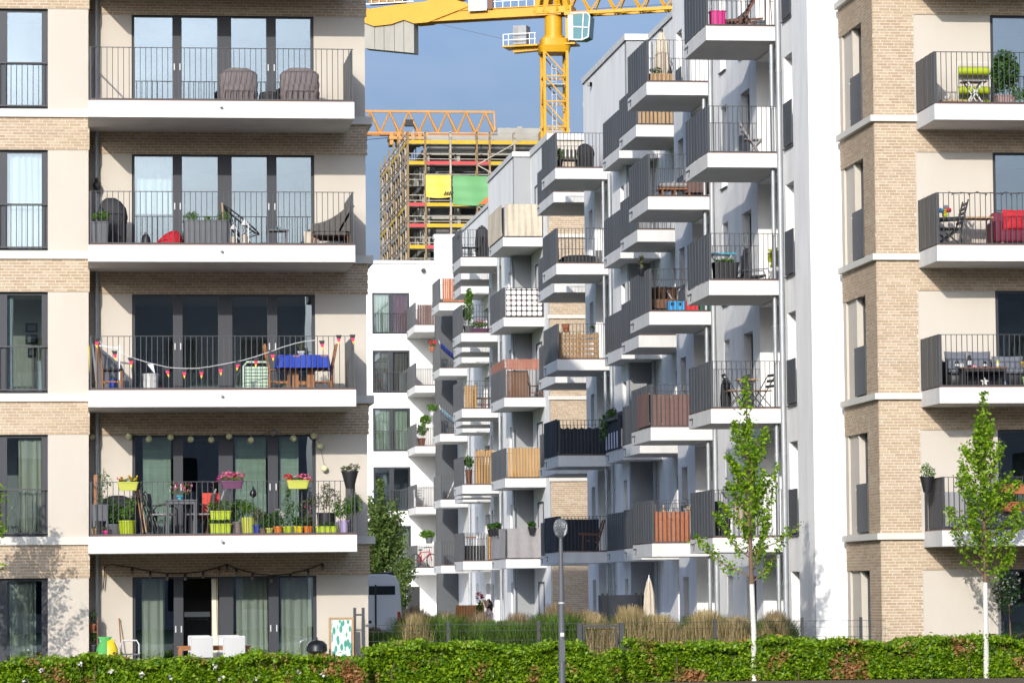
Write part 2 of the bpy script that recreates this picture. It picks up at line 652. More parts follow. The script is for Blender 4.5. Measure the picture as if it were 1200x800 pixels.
def leaves(name, pts, size, m, parent=None, up=0.3, seed=1, aspect=0.55, away=None):
    """one small four-cornered leaf at each point"""
    g = np.random.default_rng(seed)
    pts = np.asarray(pts, float)
    n = len(pts)
    nr = g.normal(size=(n, 3))
    nr[:, 2] = np.abs(nr[:, 2]) + up
    if away is not None:
        nr += away
    nr /= np.linalg.norm(nr, axis=1)[:, None]
    t = g.normal(size=(n, 3))
    t -= nr * (t * nr).sum(1)[:, None]
    t /= np.linalg.norm(t, axis=1)[:, None]
    b = np.cross(nr, t)
    s = size * g.uniform(0.6, 1.25, n)[:, None]
    fold = nr * s * 0.12
    vs = np.empty((n, 4, 3))
    vs[:, 0] = pts - t * s * 0.5
    vs[:, 1] = pts + b * s * aspect * 0.5 + fold
    vs[:, 2] = pts + t * s * 0.5
    vs[:, 3] = pts - b * s * aspect * 0.5 + fold
    return quads(name, vs.reshape(-1, 3), m, parent)


def quads(name, vs, m, parent=None):
    n = len(vs) // 4
    me = bpy.data.meshes.new(name)
    me.vertices.add(4 * n)
    me.vertices.foreach_set('co', np.ascontiguousarray(vs, np.float32).ravel())
    me.loops.add(4 * n)
    me.loops.foreach_set('vertex_index', np.arange(4 * n, dtype=np.int32))
    me.polygons.add(n)
    me.polygons.foreach_set('loop_start', np.arange(0, 4 * n, 4, dtype=np.int32))
    me.polygons.foreach_set('loop_total', np.full(n, 4, np.int32))
    me.update(calc_edges=True)
    for x in (m if isinstance(m, (list, tuple)) else [m]):
        me.materials.append(x)
    return link(name, me, parent)


def cloud(c, r, n, seed=0, shell=0.35):
    g = np.random.default_rng(seed)
    d = g.normal(size=(n, 3))
    d /= np.linalg.norm(d, axis=1)[:, None]
    rr = g.uniform(shell, 1, n) ** 0.6
    return np.asarray(c) + d * rr[:, None] * np.asarray(r)


def wall_with_holes(mb, a0, a1, z0, z1, holes, d0, d1, mi=0):
    """boxes that fill the rectangle except the holes"""
    zs = sorted({z0, z1, *[min(max(h[2], z0), z1) for h in holes], *[min(max(h[3], z0), z1) for h in holes]})
    for zl, zh in zip(zs[:-1], zs[1:]):
        if zh - zl < 1e-4:
            continue
        zm = (zl + zh) / 2
        cuts = sorted([(max(h[0], a0), min(h[1], a1)) for h in holes if h[2] < zm < h[3] and h[1] > a0 and h[0] < a1])
        x = a0
        for c0, c1 in cuts:
            if c0 - x > 1e-4:
                mb.box(x, c0, d0, d1, zl, zh, mi)
            x = max(x, c1)
        if a1 - x > 1e-4:
            mb.box(x, a1, d0, d1, zl, zh, mi)
    return mb


_brick_mesh = {}


class Bricks:
    """lays courses on walls; the first `limit` whole ones become objects, the rest one joined part"""

    def __init__(s, parent, limit=300):
        s.p, s.limit, s.rest, s.whole = parent, limit, MB(), []
        s.g = random.Random(3)

    def lay(s, tf, kind, a0, a1, z0, z1, holes=(), first=False, d0=-0.001, th=0.02, ln=0.24, ch=0.0625, jt=0.014):
        nrow = max(1, round((z1 - z0) / ch))
        ch = (z1 - z0) / nrow
        for r in range(nrow):
            zl, zh = z0 + r * ch + jt / 2, z0 + (r + 1) * ch - jt / 2
            off = (r % 3) * ln / 3 + s.g.uniform(-.02, .02)
            x = a0 - off
            while x < a1:
                b0, b1 = max(x, a0) + jt / 2, min(x + ln, a1) - jt / 2
                x += ln
                if b1 - b0 < 0.025:
                    continue
                if any(b0 < h[1] and b1 > h[0] and zl < h[3] - .01 and zh > h[2] + .01 for h in holes):
                    continue
                dd = d0 + s.g.uniform(-.0012, .002)
                if first and (b1 - b0) > ln - jt - 1e-3 and len(s.whole) < s.limit:
                    s.whole.append((tf, kind, (b0 + b1) / 2, dd, (zl + zh) / 2, b1 - b0, th, zh - zl))
                else:
                    q = MB(tf)
                    q.box(b0, b1, dd, dd + th, zl, zh)
                    s.rest.add(q.v, q.f)

    def finish(s):
        for tf, kind, a, d, z, w, th, h in s.whole:
            key = (kind, round(h, 4))
            if key not in _brick_mesh:
                b = MB()
                if kind == 'front':
                    b.box(-w / 2, w / 2, -th, 0, -h / 2, h / 2)
                else:
                    b.box(-th, 0, -w / 2, w / 2, -h / 2, h / 2)
                _brick_mesh[key] = b.mesh('brick', BRICKO)
            o = link('brick', _brick_mesh[key], s.p)
            o.location = tf(a, d, z)
        if s.rest.v:
            stuff(s.rest.build('brickwork', BRICKI, s.p))


_bar_mesh = {}


def railing_bar(parent, p, h, w=0.014):
    key = (round(h, 3), w)
    if key not in _bar_mesh:
        _bar_mesh[key] = MB().box(-w / 2, w / 2, -w / 2, w / 2, 0, h).mesh('railing_bar', RAIL)
    o = link('railing_bar', _bar_mesh[key], parent)
    o.location = p
    return o


def window(bld, tf, a0, a1, z0, z1, splits, rec=0.13, wide=(), curtain=None, glass=None, fm=None, fw=0.055, name='window',
           handles=(), open_pane=None):
    """frame (a part of the building) with its panes, curtains and handles as sub-parts.
    splits: list of (pane start, pane end) along the wall"""
    fm, glass = fm or FRAME, glass or GLASS
    b = MB(tf)
    d0, d1 = -rec - 0.07, -rec
    b.box(a0, a1, d0, d1, z1 - fw, z1)
    b.box(a0, a1, d0, d1, z0, z0 + fw)
    edges = [a0] + [x for p in splits for x in p] + [a1]
    for i in range(0, len(edges), 2):
        if edges[i + 1] - edges[i] > 1e-3:
            b.box(edges[i], edges[i + 1], d0 + 0.001, d1 - 0.001 + (0.012 if 0 < i < len(edges) - 2 else 0), z0 + fw, z1 - fw)
    f = b.build(name, fm, bld)
    for k, (p0, p1) in enumerate(splits):
        if k == open_pane:
            continue
        # sash: a thin inner frame just proud of the pane
        MB(tf).box(p0, p1, d0 + 0.03, d0 + 0.036, z0 + fw, z1 - fw).build('pane', glass, f)
    if curtain:
        for (c0, c1, cz0, cz1, cm, amp) in curtain:
            n = max(8, int((c1 - c0) / 0.035))
            ph = RN.uniform(0, 6)
            MB(tf).sheet(lambda s, t, c0=c0, c1=c1, cz0=cz0, cz1=cz1, amp=amp, ph=ph: (
                c0 + (c1 - c0) * s + 0.01 * math.sin(9 * s + 3 * t), d0 - 0.10 + amp * math.sin(s * (c1 - c0) * 42 + ph + 1.2 * math.sin(7 * s) + 0.5 * t) * (0.55 + 0.45 * (1 - t)),
                cz0 + (cz1 - cz0) * t), n, 6).build('curtain', cm, f, smooth=True)
    for ha in handles:
        MB(tf).box(ha - 0.012, ha + 0.012, d1 + 0.012, d1 + 0.03, z0 + 0.98, z0 + 1.12).build('handle', WHITEP, f)
    return f


def room(bld, tf, a0, a1, z0, z1, deep=3.2, m=None, near=0.32):
    b = MB(tf)
    d0, d1 = -near - deep, -near
    b.box(a0 - .1, a1 + .1, d0 - .1, d0, z0 - .1, z1 + .1)
    b.box(a0 - .1, a0, d0, d1, z0, z1)
    b.box(a1, a1 + .1, d0, d1, z0, z1)
    b.box(a0, a1, d0, d1, z0 - .1, z0)
    b.box(a0, a1, d0, d1, z1, z1 + .1)
    return b.build('room', m or ROOMW, bld)


def juliet_bars(win, tf, a0, a1, z0, h=1.0, sp=0.112, out=0.03, each=True):
    b = MB(tf)
    b.box(a0, a1, out - .012, out + .012, z0 + h - .03, z0 + h)
    b.box(a0, a1, out - .012, out + .012, z0 + .06, z0 + .09)
    n = int((a1 - a0) / sp)
    xs = [a0 + (a1 - a0) * (i + .5) / n for i in range(n)]
    if not each:
        for x in xs:
            b.box(x - .008, x + .008, out - .008, out + .008, z0 + .09, z0 + h - .03)
    r = b.build('railing', RAIL, win)
    if each:
        for x in xs:
            railing_bar(win, tf(x, out, z0 + .09), h - .12)
    return r


def balcony(bld, u0, u1, v0, v1, z, t=0.335, panel_left=True, panel_right=False, rear=True, each=False, h=1.12, lip=True,
            sp=0.114, left_bars=False, front_bars=True):
    """slab (a part) with rails, bars and privacy panels as sub-parts; the open front faces -Y"""
    s = MB()
    s.box(u0, u1, v0, v1, z - t, z)
    slab = s.build('balcony', SLABW, bld)
    fl = MB().box(u0 + .03, u1 - .002, v0 + .03, v1 - .03, z + .001, z + .022).build('floor_edge', DTEAK, slab)
    r = MB()
    zt = z + h
    y = v0 + 0.05
    if front_bars:
        r.box(u0 + .03, u1 - .01, y - .02, y + .02, zt - .012, zt)
        r.box(u0 + .03, u1 - .01, y - .02, y + .02, z + .026, z + .052)
    if rear:
        y2 = v1 - .05
        r.box(u0 + .03, u1 - .01, y2 - .02, y2 + .02, zt - .012, zt)
        r.box(u0 + .03, u1 - .01, y2 - .02, y2 + .02, z + .026, z + .05)
        for i in range(int((u1 - u0) / sp)):
            x = u0 + .06 + i * sp
            r.box(x - .007, x + .007, y2 - .007, y2 + .007, z + .05, zt - .012)
    x = u0 + .05
    r.box(x - .02, x + .02, v0 + .075, v1 - .075, zt - .013, zt - .001)
    for yy in (v0 + .05, v1 - .05):
        r.box(x - .019, x + .019, yy - .019, yy + .019, z + .002, zt - .002)
    n = int((u1 - u0 - .1) / sp)
    xs = [u0 + .05 + (i + 1) * sp for i in range(n) if u0 + .05 + (i + 1) * sp < u1 - .03]
    if front_bars and not each:
        for xb in xs:
            r.box(xb - .008, xb + .008, y - .008, y + .008, z + .052, zt - .012)
    if left_bars:
        for i in range(int((v1 - v0) / sp)):
            yb = v0 + .1 + i * sp
            r.box(x - .008, x + .008, yb - .008, yb + .008, z + .03, zt - .012)
    r.build('railing', RAIL, slab)
    if front_bars and each:
        for xb in xs:
            railing_bar(slab, (xb, y, z + .052), h - .064)
    for on, px in ((panel_left, u0 + .012), (panel_right, u1 - .045)):
        if not on:
            continue
        p = MB()
        m_ = max(4, int((v1 - v0) / .2))
        for i in range(m_):      # folded sheet: alternate ribs stand a little proud
            ya, yb = v0 + .03 + (v1 - v0 - .06) * i / m_, v0 + .03 + (v1 - v0 - .06) * (i + 1) / m_
            o_ = .011 if i % 2 else 0
            p.box(px - o_, px + .016, ya + .001, yb - .001, z + .03, zt + .004)
        p.build('side_panel', PANEL, slab)
    if lip:
        l = MB()
        xx = u0 - .006
        l.box(xx - .012, u0 - .001, v1 - .62, v1 - .12, z - .12, z - .10)
        l.bar((xx, v1 - .62, z - .11), (xx, v1 - .50, z - .27), .014)
        l.build('drain_lip', RAIL, slab)
    return slab


def downpipe(bld, u, v, z0, z1, r=0.055, name='downpipe', step=3.0):
    b = MB()
    b.tube([(u, v, z0), (u, v, z1)], r, 10)
    z = z0 + 1.9
    while z < z1:
        b.tube([(u, v, z), (u, v, z + .06)], r + .012, 10)
        z += step
    return b.build(name, GALV, bld, smooth=True)


# ------------------------------------------------------------------ ground
def ground():
    structure(MB().box(-900, 900, -300, 1600, -0.6, -0.10).build('ground', mat('mown_grass', (0.06, 0.10, 0.025), 0.95, 0.35, 0.8, 0.5, 14)))
    structure(MB().box(-60, 60, 52, 66.59, -0.099, -0.06).build('pavement', mat('pale_paving', (0.42, 0.40, 0.36), 0.9, 0.15, 1.5, 0.2, 30)))
    structure(MB().box(-60, 60, 20, 51.8, -0.099, -0.085).build('road', mat('asphalt', (0.05, 0.05, 0.052), 0.9, 0.2, 6, 0.4, 120)))
    structure(MB().box(-60, 60, 51.8, 52, -0.099, 0.03).build('kerb', CONC))
    structure(MB().box(6.3, 28, 82.6, 180, -0.099, -0.055).build('path', mat('bounce_gravel', (0.52, 0.50, 0.46), 0.95, 0.15, 4.0, 0.3, 60)))  # unseen courtyard ground, laid wide and pale to bounce sunlight onto the walls
    structure(MB().box(-40, 40, 71.21, 74.3, -0.099, -0.066).build('garden_bed', mat('garden_soil', (0.10, 0.07, 0.045), 0.95, 0.3, 9, 0.5, 40)))
    structure(MB().box(-40, 40, 66.6, 71.2, -0.0985, -0.056).build('verge', mat('leaf_litter_soil', (0.13, 0.095, 0.055), 0.95, 0.4, 12, 0.6, 50)))


ground()

FL = 3.0


# ------------------------------------------------------------------ brick-banded building, street side
OLIVE = mat('olive_room_wall', (0.58, 0.55, 0.44), 0.9, 0.05)


def left_building():
    B = thing('brick_apartment_building', 'cream and sand brick apartment building with wide shallow balconies, in front of the van',
              'apartment building', (0.1, 74.9, 0), world=True)
    WV, RV = 74.90, 75.63            # plane of the projecting bay, plane of the recessed wall
    wing, rec = front(WV), front(RV)
    U0, UC, UR = -13.0, 0.11, 6.03
    TOP = 18.1
    wa, wb = -2.75, -0.74            # bay window
    da, db = 1.03, 4.93              # balcony doors
    w_holes, r_holes = [], []
    for k in range(0, 6):
        z = FL * k
        w_holes.append((wa, wb, z + .035 if k else 0.0, z + 2.17))
        for j in range(1, 3):
            w_holes.append((wa - 4.6 * j, wb - 4.6 * j, z + .035 if k else 0.0, z + 2.17))
        r_holes.append((da, db, z, z + 2.2))
    W = MB(wing)
    wall_with_holes(W, U0, UC, -.1, TOP, w_holes, -.32, 0)
    W.build('wall', CREAM, B)
    W = MB(rec)
    wall_with_holes(W, UC, UR, -.1, TOP, r_holes, -.32, 0)
    W.box(UC - .3, UC - .001, .0, RV - WV - .321, -.1, TOP)         # flank of the bay
    W.box(UR - .32, UR, -12, -.32, -.1, TOP)                 # gable
    W.build('wall', CREAM, B)
    MB().box(U0, UR - .33, RV + 3.9, 87.5, -.1, TOP - .2).build('inner_wall', ROOMW, B)
    MB().box(U0, UR, WV + .33, 87.6, TOP + .002, TOP + .25).build('roof', CONC, B)
    MB(wing).box(U0, U0 + .3, -14, -.33, -.1, TOP).build('wall', CREAM, B)
    br = Bricks(B, 300)
    mortar = MB()
    for k in range(0, 6):
        z = FL * k
        zt = z + 3.0
        first = k in (0, 1, 2, 3)
        # bay: brick band over each window, stone course on top of it
        q = MB(wing)
        q.box(U0, UC + .02, 0, .014, zt - .83, zt - .14)
        q.box(UC - .001, UC + .0205, -.5, -.0005, zt - .829, zt - .141)
        mortar.add(q.v, q.f)
        br.lay(wing, 'front', -1.8, UC + .028, zt - .83, zt - .14, first=first)
        br.lay(wing, 'front', U0, -1.8, zt - .83, zt - .14, ln=.5)
        q = MB(wing)
        q.box(U0, UC + .03, .001, .075, zt - .14, zt + .03)
        q.build('string_course', COURSE, B)
        # recess: band under the balcony slab
        q = MB(rec)
        q.box(UC + .03, UR + .03, 0, .014, zt - .82, zt - .16)
        q.box(UR, UR + .016, -12, -.001, zt - .82, zt - .16)
        mortar.add(q.v, q.f)
        br.lay(rec, 'front', UC + .03, UR + .05, zt - .82, zt - .16, first=(k == 0))
        q = MB(rec)
        q.box(5.6, UR + .15, .001, .10, zt - .16, zt + .012)
        q.box(UR, UR + .15, -12, .0005, zt - .16, zt + .012)
        q.build('string_course', COURSE, B)
    mortar.build('mortar_bed', MORTAR, B)
    br.finish()
    # windows of the bay
    for k in range(0, 6):
        z = FL * k
        lo, hi = (z + .035 if k else 0.02), z + 2.165
        cur = {5: None, 4: None, 3: [(wa + .35, wb - .06, lo, hi, CURTW, .05)], 2: [(-1.64, -1.46, lo, hi, CURTW, .03), (-.98, -.86, lo, lo + .7, CURTW, .03)],
               1: [(wb - .62, wb - .1, lo, hi, CURTK, .05)], 0: [(-1.62, -.98, lo, hi, CURTK, .05), (-2.5, -1.75, lo, hi, CURTK, .05)]}.get(k)
        w = window(B, wing, wa, wb, lo, hi, [(wa + .06, -1.78), (-1.59, wb - .13)], curtain=cur, rec=.10)
        if k:
            juliet_bars(w, wing, wa + .02, wb - .02, lo, 1.0 if k else 1, out=-.04, each=k < 5)
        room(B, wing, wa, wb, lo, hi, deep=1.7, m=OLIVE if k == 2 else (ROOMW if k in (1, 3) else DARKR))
    # balcony doors: four leaves
    sp = [(1.09, 1.90), (2.10, 2.86), (3.16, 3.91), (4.12, 4.86)]
    for k in range(0, 6):
        z = FL * k
        lo, hi = z + .02, z + 2.195
        c = None
        if k == 1:
            c = [(1.25, 1.86, lo, hi, BLIND, .008), (3.2, 3.88, lo, hi, BLIND, .008), (4.15, 4.58, lo, hi, BLIND, .008)]
        elif k == 0:
            c = [(1.22, 1.72, lo, hi, CURTK, .055), (3.22, 3.9, lo, hi, CURTK, .055), (4.16, 4.84, lo, hi, CURTK, .055), (2.7, 2.85, lo, hi, CURTK, .04)]
        elif k == 3:
            c = [(1.1, 1.88, lo + .9, hi, CURTW, .03)]
        window(B, rec, da, db, lo, hi, sp, curtain=c, rec=.05, handles=(1.94, 2.06, 3.95, 4.08), open_pane=1 if k == 0 else None)
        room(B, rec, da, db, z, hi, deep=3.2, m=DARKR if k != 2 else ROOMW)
    # balconies
    for k in range(1, 6):
        z = FL * k
        s = balcony(B, .099, 5.614, 73.23, RV - .001, z, t=.346, panel_left=False, panel_right=True, rear=False, each=True, lip=False)
        p = MB()
        p.tube([(2.83, 73.25, z - .11), (2.83, 73.12, z - .115)], .028, 10)
        p.build('drain_spout', STEEL, s, smooth=True)
    downpipe(B, .28, RV - .10, 0, TOP, .05)
    return B


left_building()


# ------------------------------------------------------------------ brick-banded building, other end
def right_building():
    B = thing('brick_apartment_building', 'sand brick corner building with cream panels and grey sided balconies, beside the tall white wall',
              'apartment building', (16.96, 74.49, 0), world=True)
    FV, SU = 74.49, 16.96
    fr, si = front(FV), side(SU)
    UE, VE, TOP = 27.0, 77.95, 18.1
    ca, da, db = 17.86, 19.56, 23.2
    fh, sh = [], []
    for k in range(6):
        z = FL * k
        fh.append((da, db, z, z + 2.19))
        fh.append((ca, da, z - .02 if k else 0, z + 2.2))
        sh.append((75.62, 76.62, z, z + 2.2))
        sh.append((76.62, VE - .3, z, z + 2.2))
    W = MB(fr)
    wall_with_holes(W, SU, UE, -.1, TOP, fh, -.3, 0)
    W.build('wall', CREAM, B)
    W = MB(si)
    wall_with_holes(W, FV + .3, VE, -.1, TOP, sh, -.3, 0)
    W.build('wall', CREAM, B)
    br = Bricks(B, 300)
    mo = MB()
    for k in range(6):
        z, zt = FL * k, FL * k + FL
        first = k in (0, 1, 2, 3)
        for a0, a1, z0, z1, f_ in ((SU, ca - .012, z - .028 if k else 0, zt - .82, first), (SU, UE, zt - .82, zt - .165, False)):
            q = MB(fr)
            q.box(a0, a1, 0, .014, z0, z1)
            mo.add(q.v, q.f)
            br.lay(fr, 'front', a0 - .02, a1, z0, z1, first=f_)
        for a0, a1, z0, z1 in ((FV, 75.60, z - .028 if k else 0, zt - .82), (FV, VE, zt - .82, zt - .165)):
            q = MB(si)
            q.box(a0, a1, .0005, .0135, z0, z1)
            mo.add(q.v, q.f)
            br.lay(si, 'side', a0 - .012, a1, z0, z1)
        # stone course round the corner
        co = MB()
        co.box(SU - .11, ca + .02, FV - .11, FV - .001, zt - .165, zt - .03)
        co.box(SU - .11, SU - .001, FV - .001, VE, zt - .165, zt - .03)
        co.build('string_course', COURSE, B)
        # smooth panels
        q = MB(fr)
        q.box(ca, da - .002, -.05, -.012, z - .02 if k else 0, z + 2.2)
        q.build('wall_panel', CREAM, B)
        q = MB(si)
        q.box(76.75, VE - .3, -.2, -.05, z, z + 2.2)
        q.box(76.63, 76.75, -.35, -.02, z, z + 2.2)
        q.build('wall_panel', CREAM, B)
    mo.build('mortar_bed', MORTAR, B)
    br.finish()
    for k in range(6):
        z = FL * k
        window(B, fr, da, db, z + .01, z + 2.185, [(da + .07, 20.5), (20.72, 21.6), (21.9, 23.1)], rec=.05)
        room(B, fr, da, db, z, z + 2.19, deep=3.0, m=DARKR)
        w = window(B, si, 75.62, 76.63, z + .01, z + 2.19, [(75.74, 76.48)], rec=.16, fw=.1,
                   curtain=[(75.75, 76.0, z, z + 2.15, CURTW, .03)] if k in (4, 3, 0, 2) else None)
        room(B, si, 75.62, 76.6, z, z + 2.19, deep=.7, m=ROOMW)
        if k:
            p = MB(si)
            p.box(75.57, 76.68, .028, .045, z + .02, z + 1.08)
            p.build('guard_panel', PANEL, w)
            p = MB(si)
            for zz in (.12, .95):
                p.box(76.66, 76.72, .0, .06, z + zz, z + zz + .03)
            p.build('bracket', STEEL, w)
    for k in range(1, 6):
        balcony(B, 17.875, 22.6, FV - 1.70, FV - .016, FL * k - .004, panel_left=(k != 1), rear=False, each=True, left_bars=(k == 1), lip=False)
    MB().box(SU + 1.2, UE, 77.6, 92, -.1, TOP - .1).build('inner_wall', ROOMW, B)
    MB().box(SU, UE, FV, 92, TOP, TOP + .3).build('roof', CONC, B)


right_building()


# ------------------------------------------------------------------ the white row
def row_window(B, tf, a0, a1, z0, z1, rec=.2, sill=True, guard=False, jul=False):
    w = window(B, tf, a0, a1, z0, z1, [(a0 + .07, a1 - .07)], rec=rec, glass=DGLASS)
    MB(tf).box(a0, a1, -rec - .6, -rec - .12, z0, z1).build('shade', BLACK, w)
    if sill:
        MB(tf).box(a0 - .04, a1 + .04, -rec, .05, z0 - .035, z0 - .002).build('sill', RAIL, w)
    if guard:
        MB(tf).box(a0 - .03, a1 + .03, .02, .038, z0 + .03, z0 + 1.05).build('guard_panel', PANEL, w)
    return w


def white_block(label, u, v0, v1, back, wins, loggias, bal, top=18.45, frontmat=None, skip_top=False, front_u1=None, floors=(0, 1, 2, 3, 4, 5), pipes=(), recess=None,
                each=False, frontv0=None, loggia_top=6, lamps=()):
    """one stretch of the row: street wall on X = u from v0 to v1, front wall facing the camera at v0"""
    B = thing('white_apartment_block', label, 'apartment building', (u, v0, 0), world=True, group='white blocks of the long balcony row')
    sf = side(u)
    holes = []
    for k in floors:
        z = FL * k
        for (a0, a1, h0, h1, g) in ([] if skip_top and k == 5 else wins):
            holes.append((a0, a1, z + h0, z + h1))
        if k < loggia_top:
            for (a0, a1) in loggias:
                holes.append((a0, a1, z, z + 2.62))
    W = MB(sf)
    wall_with_holes(W, v0 + .3, v1, -.1, top, holes, -.3, 0)
    W.build('wall', WHITE, B)
    fu1 = front_u1 or back
    W = MB(front(v0))
    W.box(u, fu1, -.3, 0, -.1, top)
    W.build('front_wall', frontmat or WHITE, B)
    MB().box(u + 1.55, back, v0 + .31, v1, -.1, top - .2).build('inner_wall', ROOMW, B)
    # parapet cap
    c = MB()
    c.box(u - .05, u + .32, v0 - .05, v1 + .02, top + .03, top + .22)
    c.box(u + .32, back, v0 - .05, v0 + .3, top + .03, top + .22)
    c.build('parapet_cap', SLABW, B)
    c = MB()
    c.box(u - .012, u + .3, v0 - .012, v1, top, top + .03)
    c.build('flashing', RAIL, B)
    MB().box(u + .33, back, v0 + .31, v1, top - .15, top - .05).build('roof', CONC, B)
    for k in floors:
        z = FL * k
        for (a0, a1, h0, h1, g) in ([] if skip_top and k == 5 else wins):
            row_window(B, sf, a0, a1, z + h0, z + h1, sill=h0 > 0 or k > 0, guard=g and k > 0)
        if k < loggia_top:
            for (a0, a1) in loggias:
                q = MB(sf)
                q.box(a0, a1, -1.45, -1.25, z, z + 2.62)                  # back
                q.box(a0 - .01, a0 - .001, -1.25, -.3, z, z + 2.62)
                q.box(a1 + .001, a1 + .01, -1.25, -.3, z, z + 2.62)       # far cheek, sunlit
                q.box(a0, a1, -1.25, -.3, z + 2.62, z + 2.66)
                q.box(a0, a1, -1.25, -.3, z - .045, z - .006)
                q.build('loggia_wall', WHITE, B)
                row_window(B, sf, a0 + .35, a1 - .5, z + .02, z + 2.15, rec=1.24, sill=False)
                # door in the far cheek faces the camera
                row_window(B, front(a1), u + .52, u + .86, z + .02, z + 2.2, rec=-.05, sill=False)
    for (bu0, bu1, bv0, bv1, lv) in bal:
        for k in lv:
            balcony(B, bu0, bu1, bv0, bv1, FL * k, each=each)
    for (pu, pv, pz, r) in pipes:
        downpipe(B, pu, pv, 0, pz, r)
    for (lv_, lz) in lamps:
        MB().box(u - .13, u - .001, lv_ - .08, lv_ + .08, lz - .06, lz + .06).build('wall_lamp', LGREYF, B)
    return B


L5 = (1, 2, 3, 4, 5)
# block 1, next to the brick corner
white_block('tall white block with its lit front wall beside the brick corner building', 16.30, 78.26, 96.6, 27,
            [(80.05, 81.0, 0.05, 2.2, True), (85.35, 86.6, .02, 2.12, True), (88.5, 89.3, 0.05, 2.15, False), (95.1, 96.0, .05, 2.15, True)],
            [(81.75, 84.45), (90.95, 93.8)],
            [(14.53, 16.30 - .001, 81.40, 84.48, L5), (14.58, 16.299, 90.57, 93.81, L5)], each=True, frontmat=WHITE,
            pipes=[(16.22, 81.28, 18.4, .062), (16.12, 81.6, 14.6, .05), (16.22, 90.35, 18.4, .06), (16.12, 90.8, 14.6, .05)])


def recess_wall(label, u, v0, v1, back, bal, wins, top=18.45, pipes=()):
    """set-back stretch between two blocks, with balconies of its own"""
    B = thing('white_apartment_block', label, 'apartment building', (u, v0, 0), world=True, group='white blocks of the long balcony row')
    sf = side(u)
    holes = [(a0, a1, FL * k + h0, FL * k + h1) for k in range(6) for (a0, a1, h0, h1) in wins]
    W = MB(sf)
    wall_with_holes(W, v0 + .01, v1 - .001, -.1, top, holes, -.3, 0)
    W.build('wall', WHITE, B)
    MB().box(u + .9, back, v0 + .01, v1 - .01, -.1, top - .2).build('inner_wall', ROOMW, B)
    MB().box(u - .05, u + .3, v0 + .03, v1 - .06, top + .03, top + .2).build('parapet_cap', SLABW, B)
    MB().box(u - .012, u + .3, v0 + .03, v1 - .06, top, top + .03).build('flashing', RAIL, B)
    for k in range(6):
        for (a0, a1, h0, h1) in wins:
            row_window(B, sf, a0, a1, FL * k + h0, FL * k + h1, sill=False, rec=.24)
    for (bu0, bu1, bv0, bv1, lv) in bal:
        for k in lv:
            balcony(B, bu0, bu1, bv0, bv1, FL * k)
    for (pu, pv, pz, r) in pipes:
        downpipe(B, pu, pv, 0, pz, r)
    return B


recess_wall('set-back white stretch of the row just past the tall white block', 17.10, 96.6, 105.7, 27,
            [(15.62, 17.099, 99.0, 102.2, L5), (15.89, 17.098, 104.0, 107.4, L5)], [(97.4, 98.6, .02, 2.15), (99.4, 101.6, .02, 2.15)],
            pipes=[(17.0, 104.9, 18.3, .06)])
white_block('white block in the middle of the row whose lower balconies lie in shade', 16.40, 105.7, 115.1, 27,
            [(106.5, 107.2, .05, 2.15, False), (113.3, 114.1, .05, 2.15, False)],
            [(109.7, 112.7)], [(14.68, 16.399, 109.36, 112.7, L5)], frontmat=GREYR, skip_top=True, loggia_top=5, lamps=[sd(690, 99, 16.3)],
            pipes=[(16.31, 108.9, 14.8, .055), (16.2, 109.5, 14.6, .045)])
recess_wall('set-back white stretch of the row past the shaded block', 17.20, 115.1, 120.6, 22,
            [(15.5, 17.199, 116.0, 120.3, L5)], [(116.4, 118.2, .02, 2.15)], pipes=[(17.1, 115.3, 18.3, .06)])


def courtyard_building():
    B = thing('brick_apartment_building', 'sand brick and cream wall at the courtyard gap halfway down the white row', 'apartment building',
              (17.1, 129.4, 0), world=True)
    fr = front(129.4)
    MB(fr).box(17.1, 27, -.3, 0, -.1, 18.45).build('wall', CREAM, B)
    MB().box(17.1, 17.4, 129.71, 134.6, -.1, 18.45).build('side_wall', WHITE, B)
    MB().box(17.9, 27, 129.8, 145, -.1, 18.2).build('inner_wall', ROOMW, B)
    MB().box(17.05, 27, 129.3, 134.55, 18.46, 18.7).build('parapet_cap', SLABW, B)
    br = Bricks(B, 0)
    mo = MB(fr)
    for k in range(6):
        z, zt = FL * k, FL * k + 3
        mo.box(17.1, 18.75, 0, .014, z - .03 if k else 0, zt - .82)
        br.lay(fr, 'front', 17.1, 18.74, z - .03 if k else 0, zt - .82, ln=.3, ch=.075)
        mo.box(17.1, 22, 0, .0141, zt - .82, zt - .17)
        br.lay(fr, 'front', 17.1, 22, zt - .82, zt - .17, ln=.3, ch=.075)
        MB(fr).box(17.0, 22, .001, .09, zt - .17, zt - .03).build('string_course', COURSE, B)
    mo.build('mortar_bed', MORTAR, B)
    br.finish()
    for k in L5:
        balcony(B, 15.58, 17.12 - .021, 131.0, 135.5, FL * k)
    for k in range(6):
        row_window(B, side(17.1), 131.6, 133.2, FL * k + .02, FL * k + 2.15, rec=-.03, sill=False)


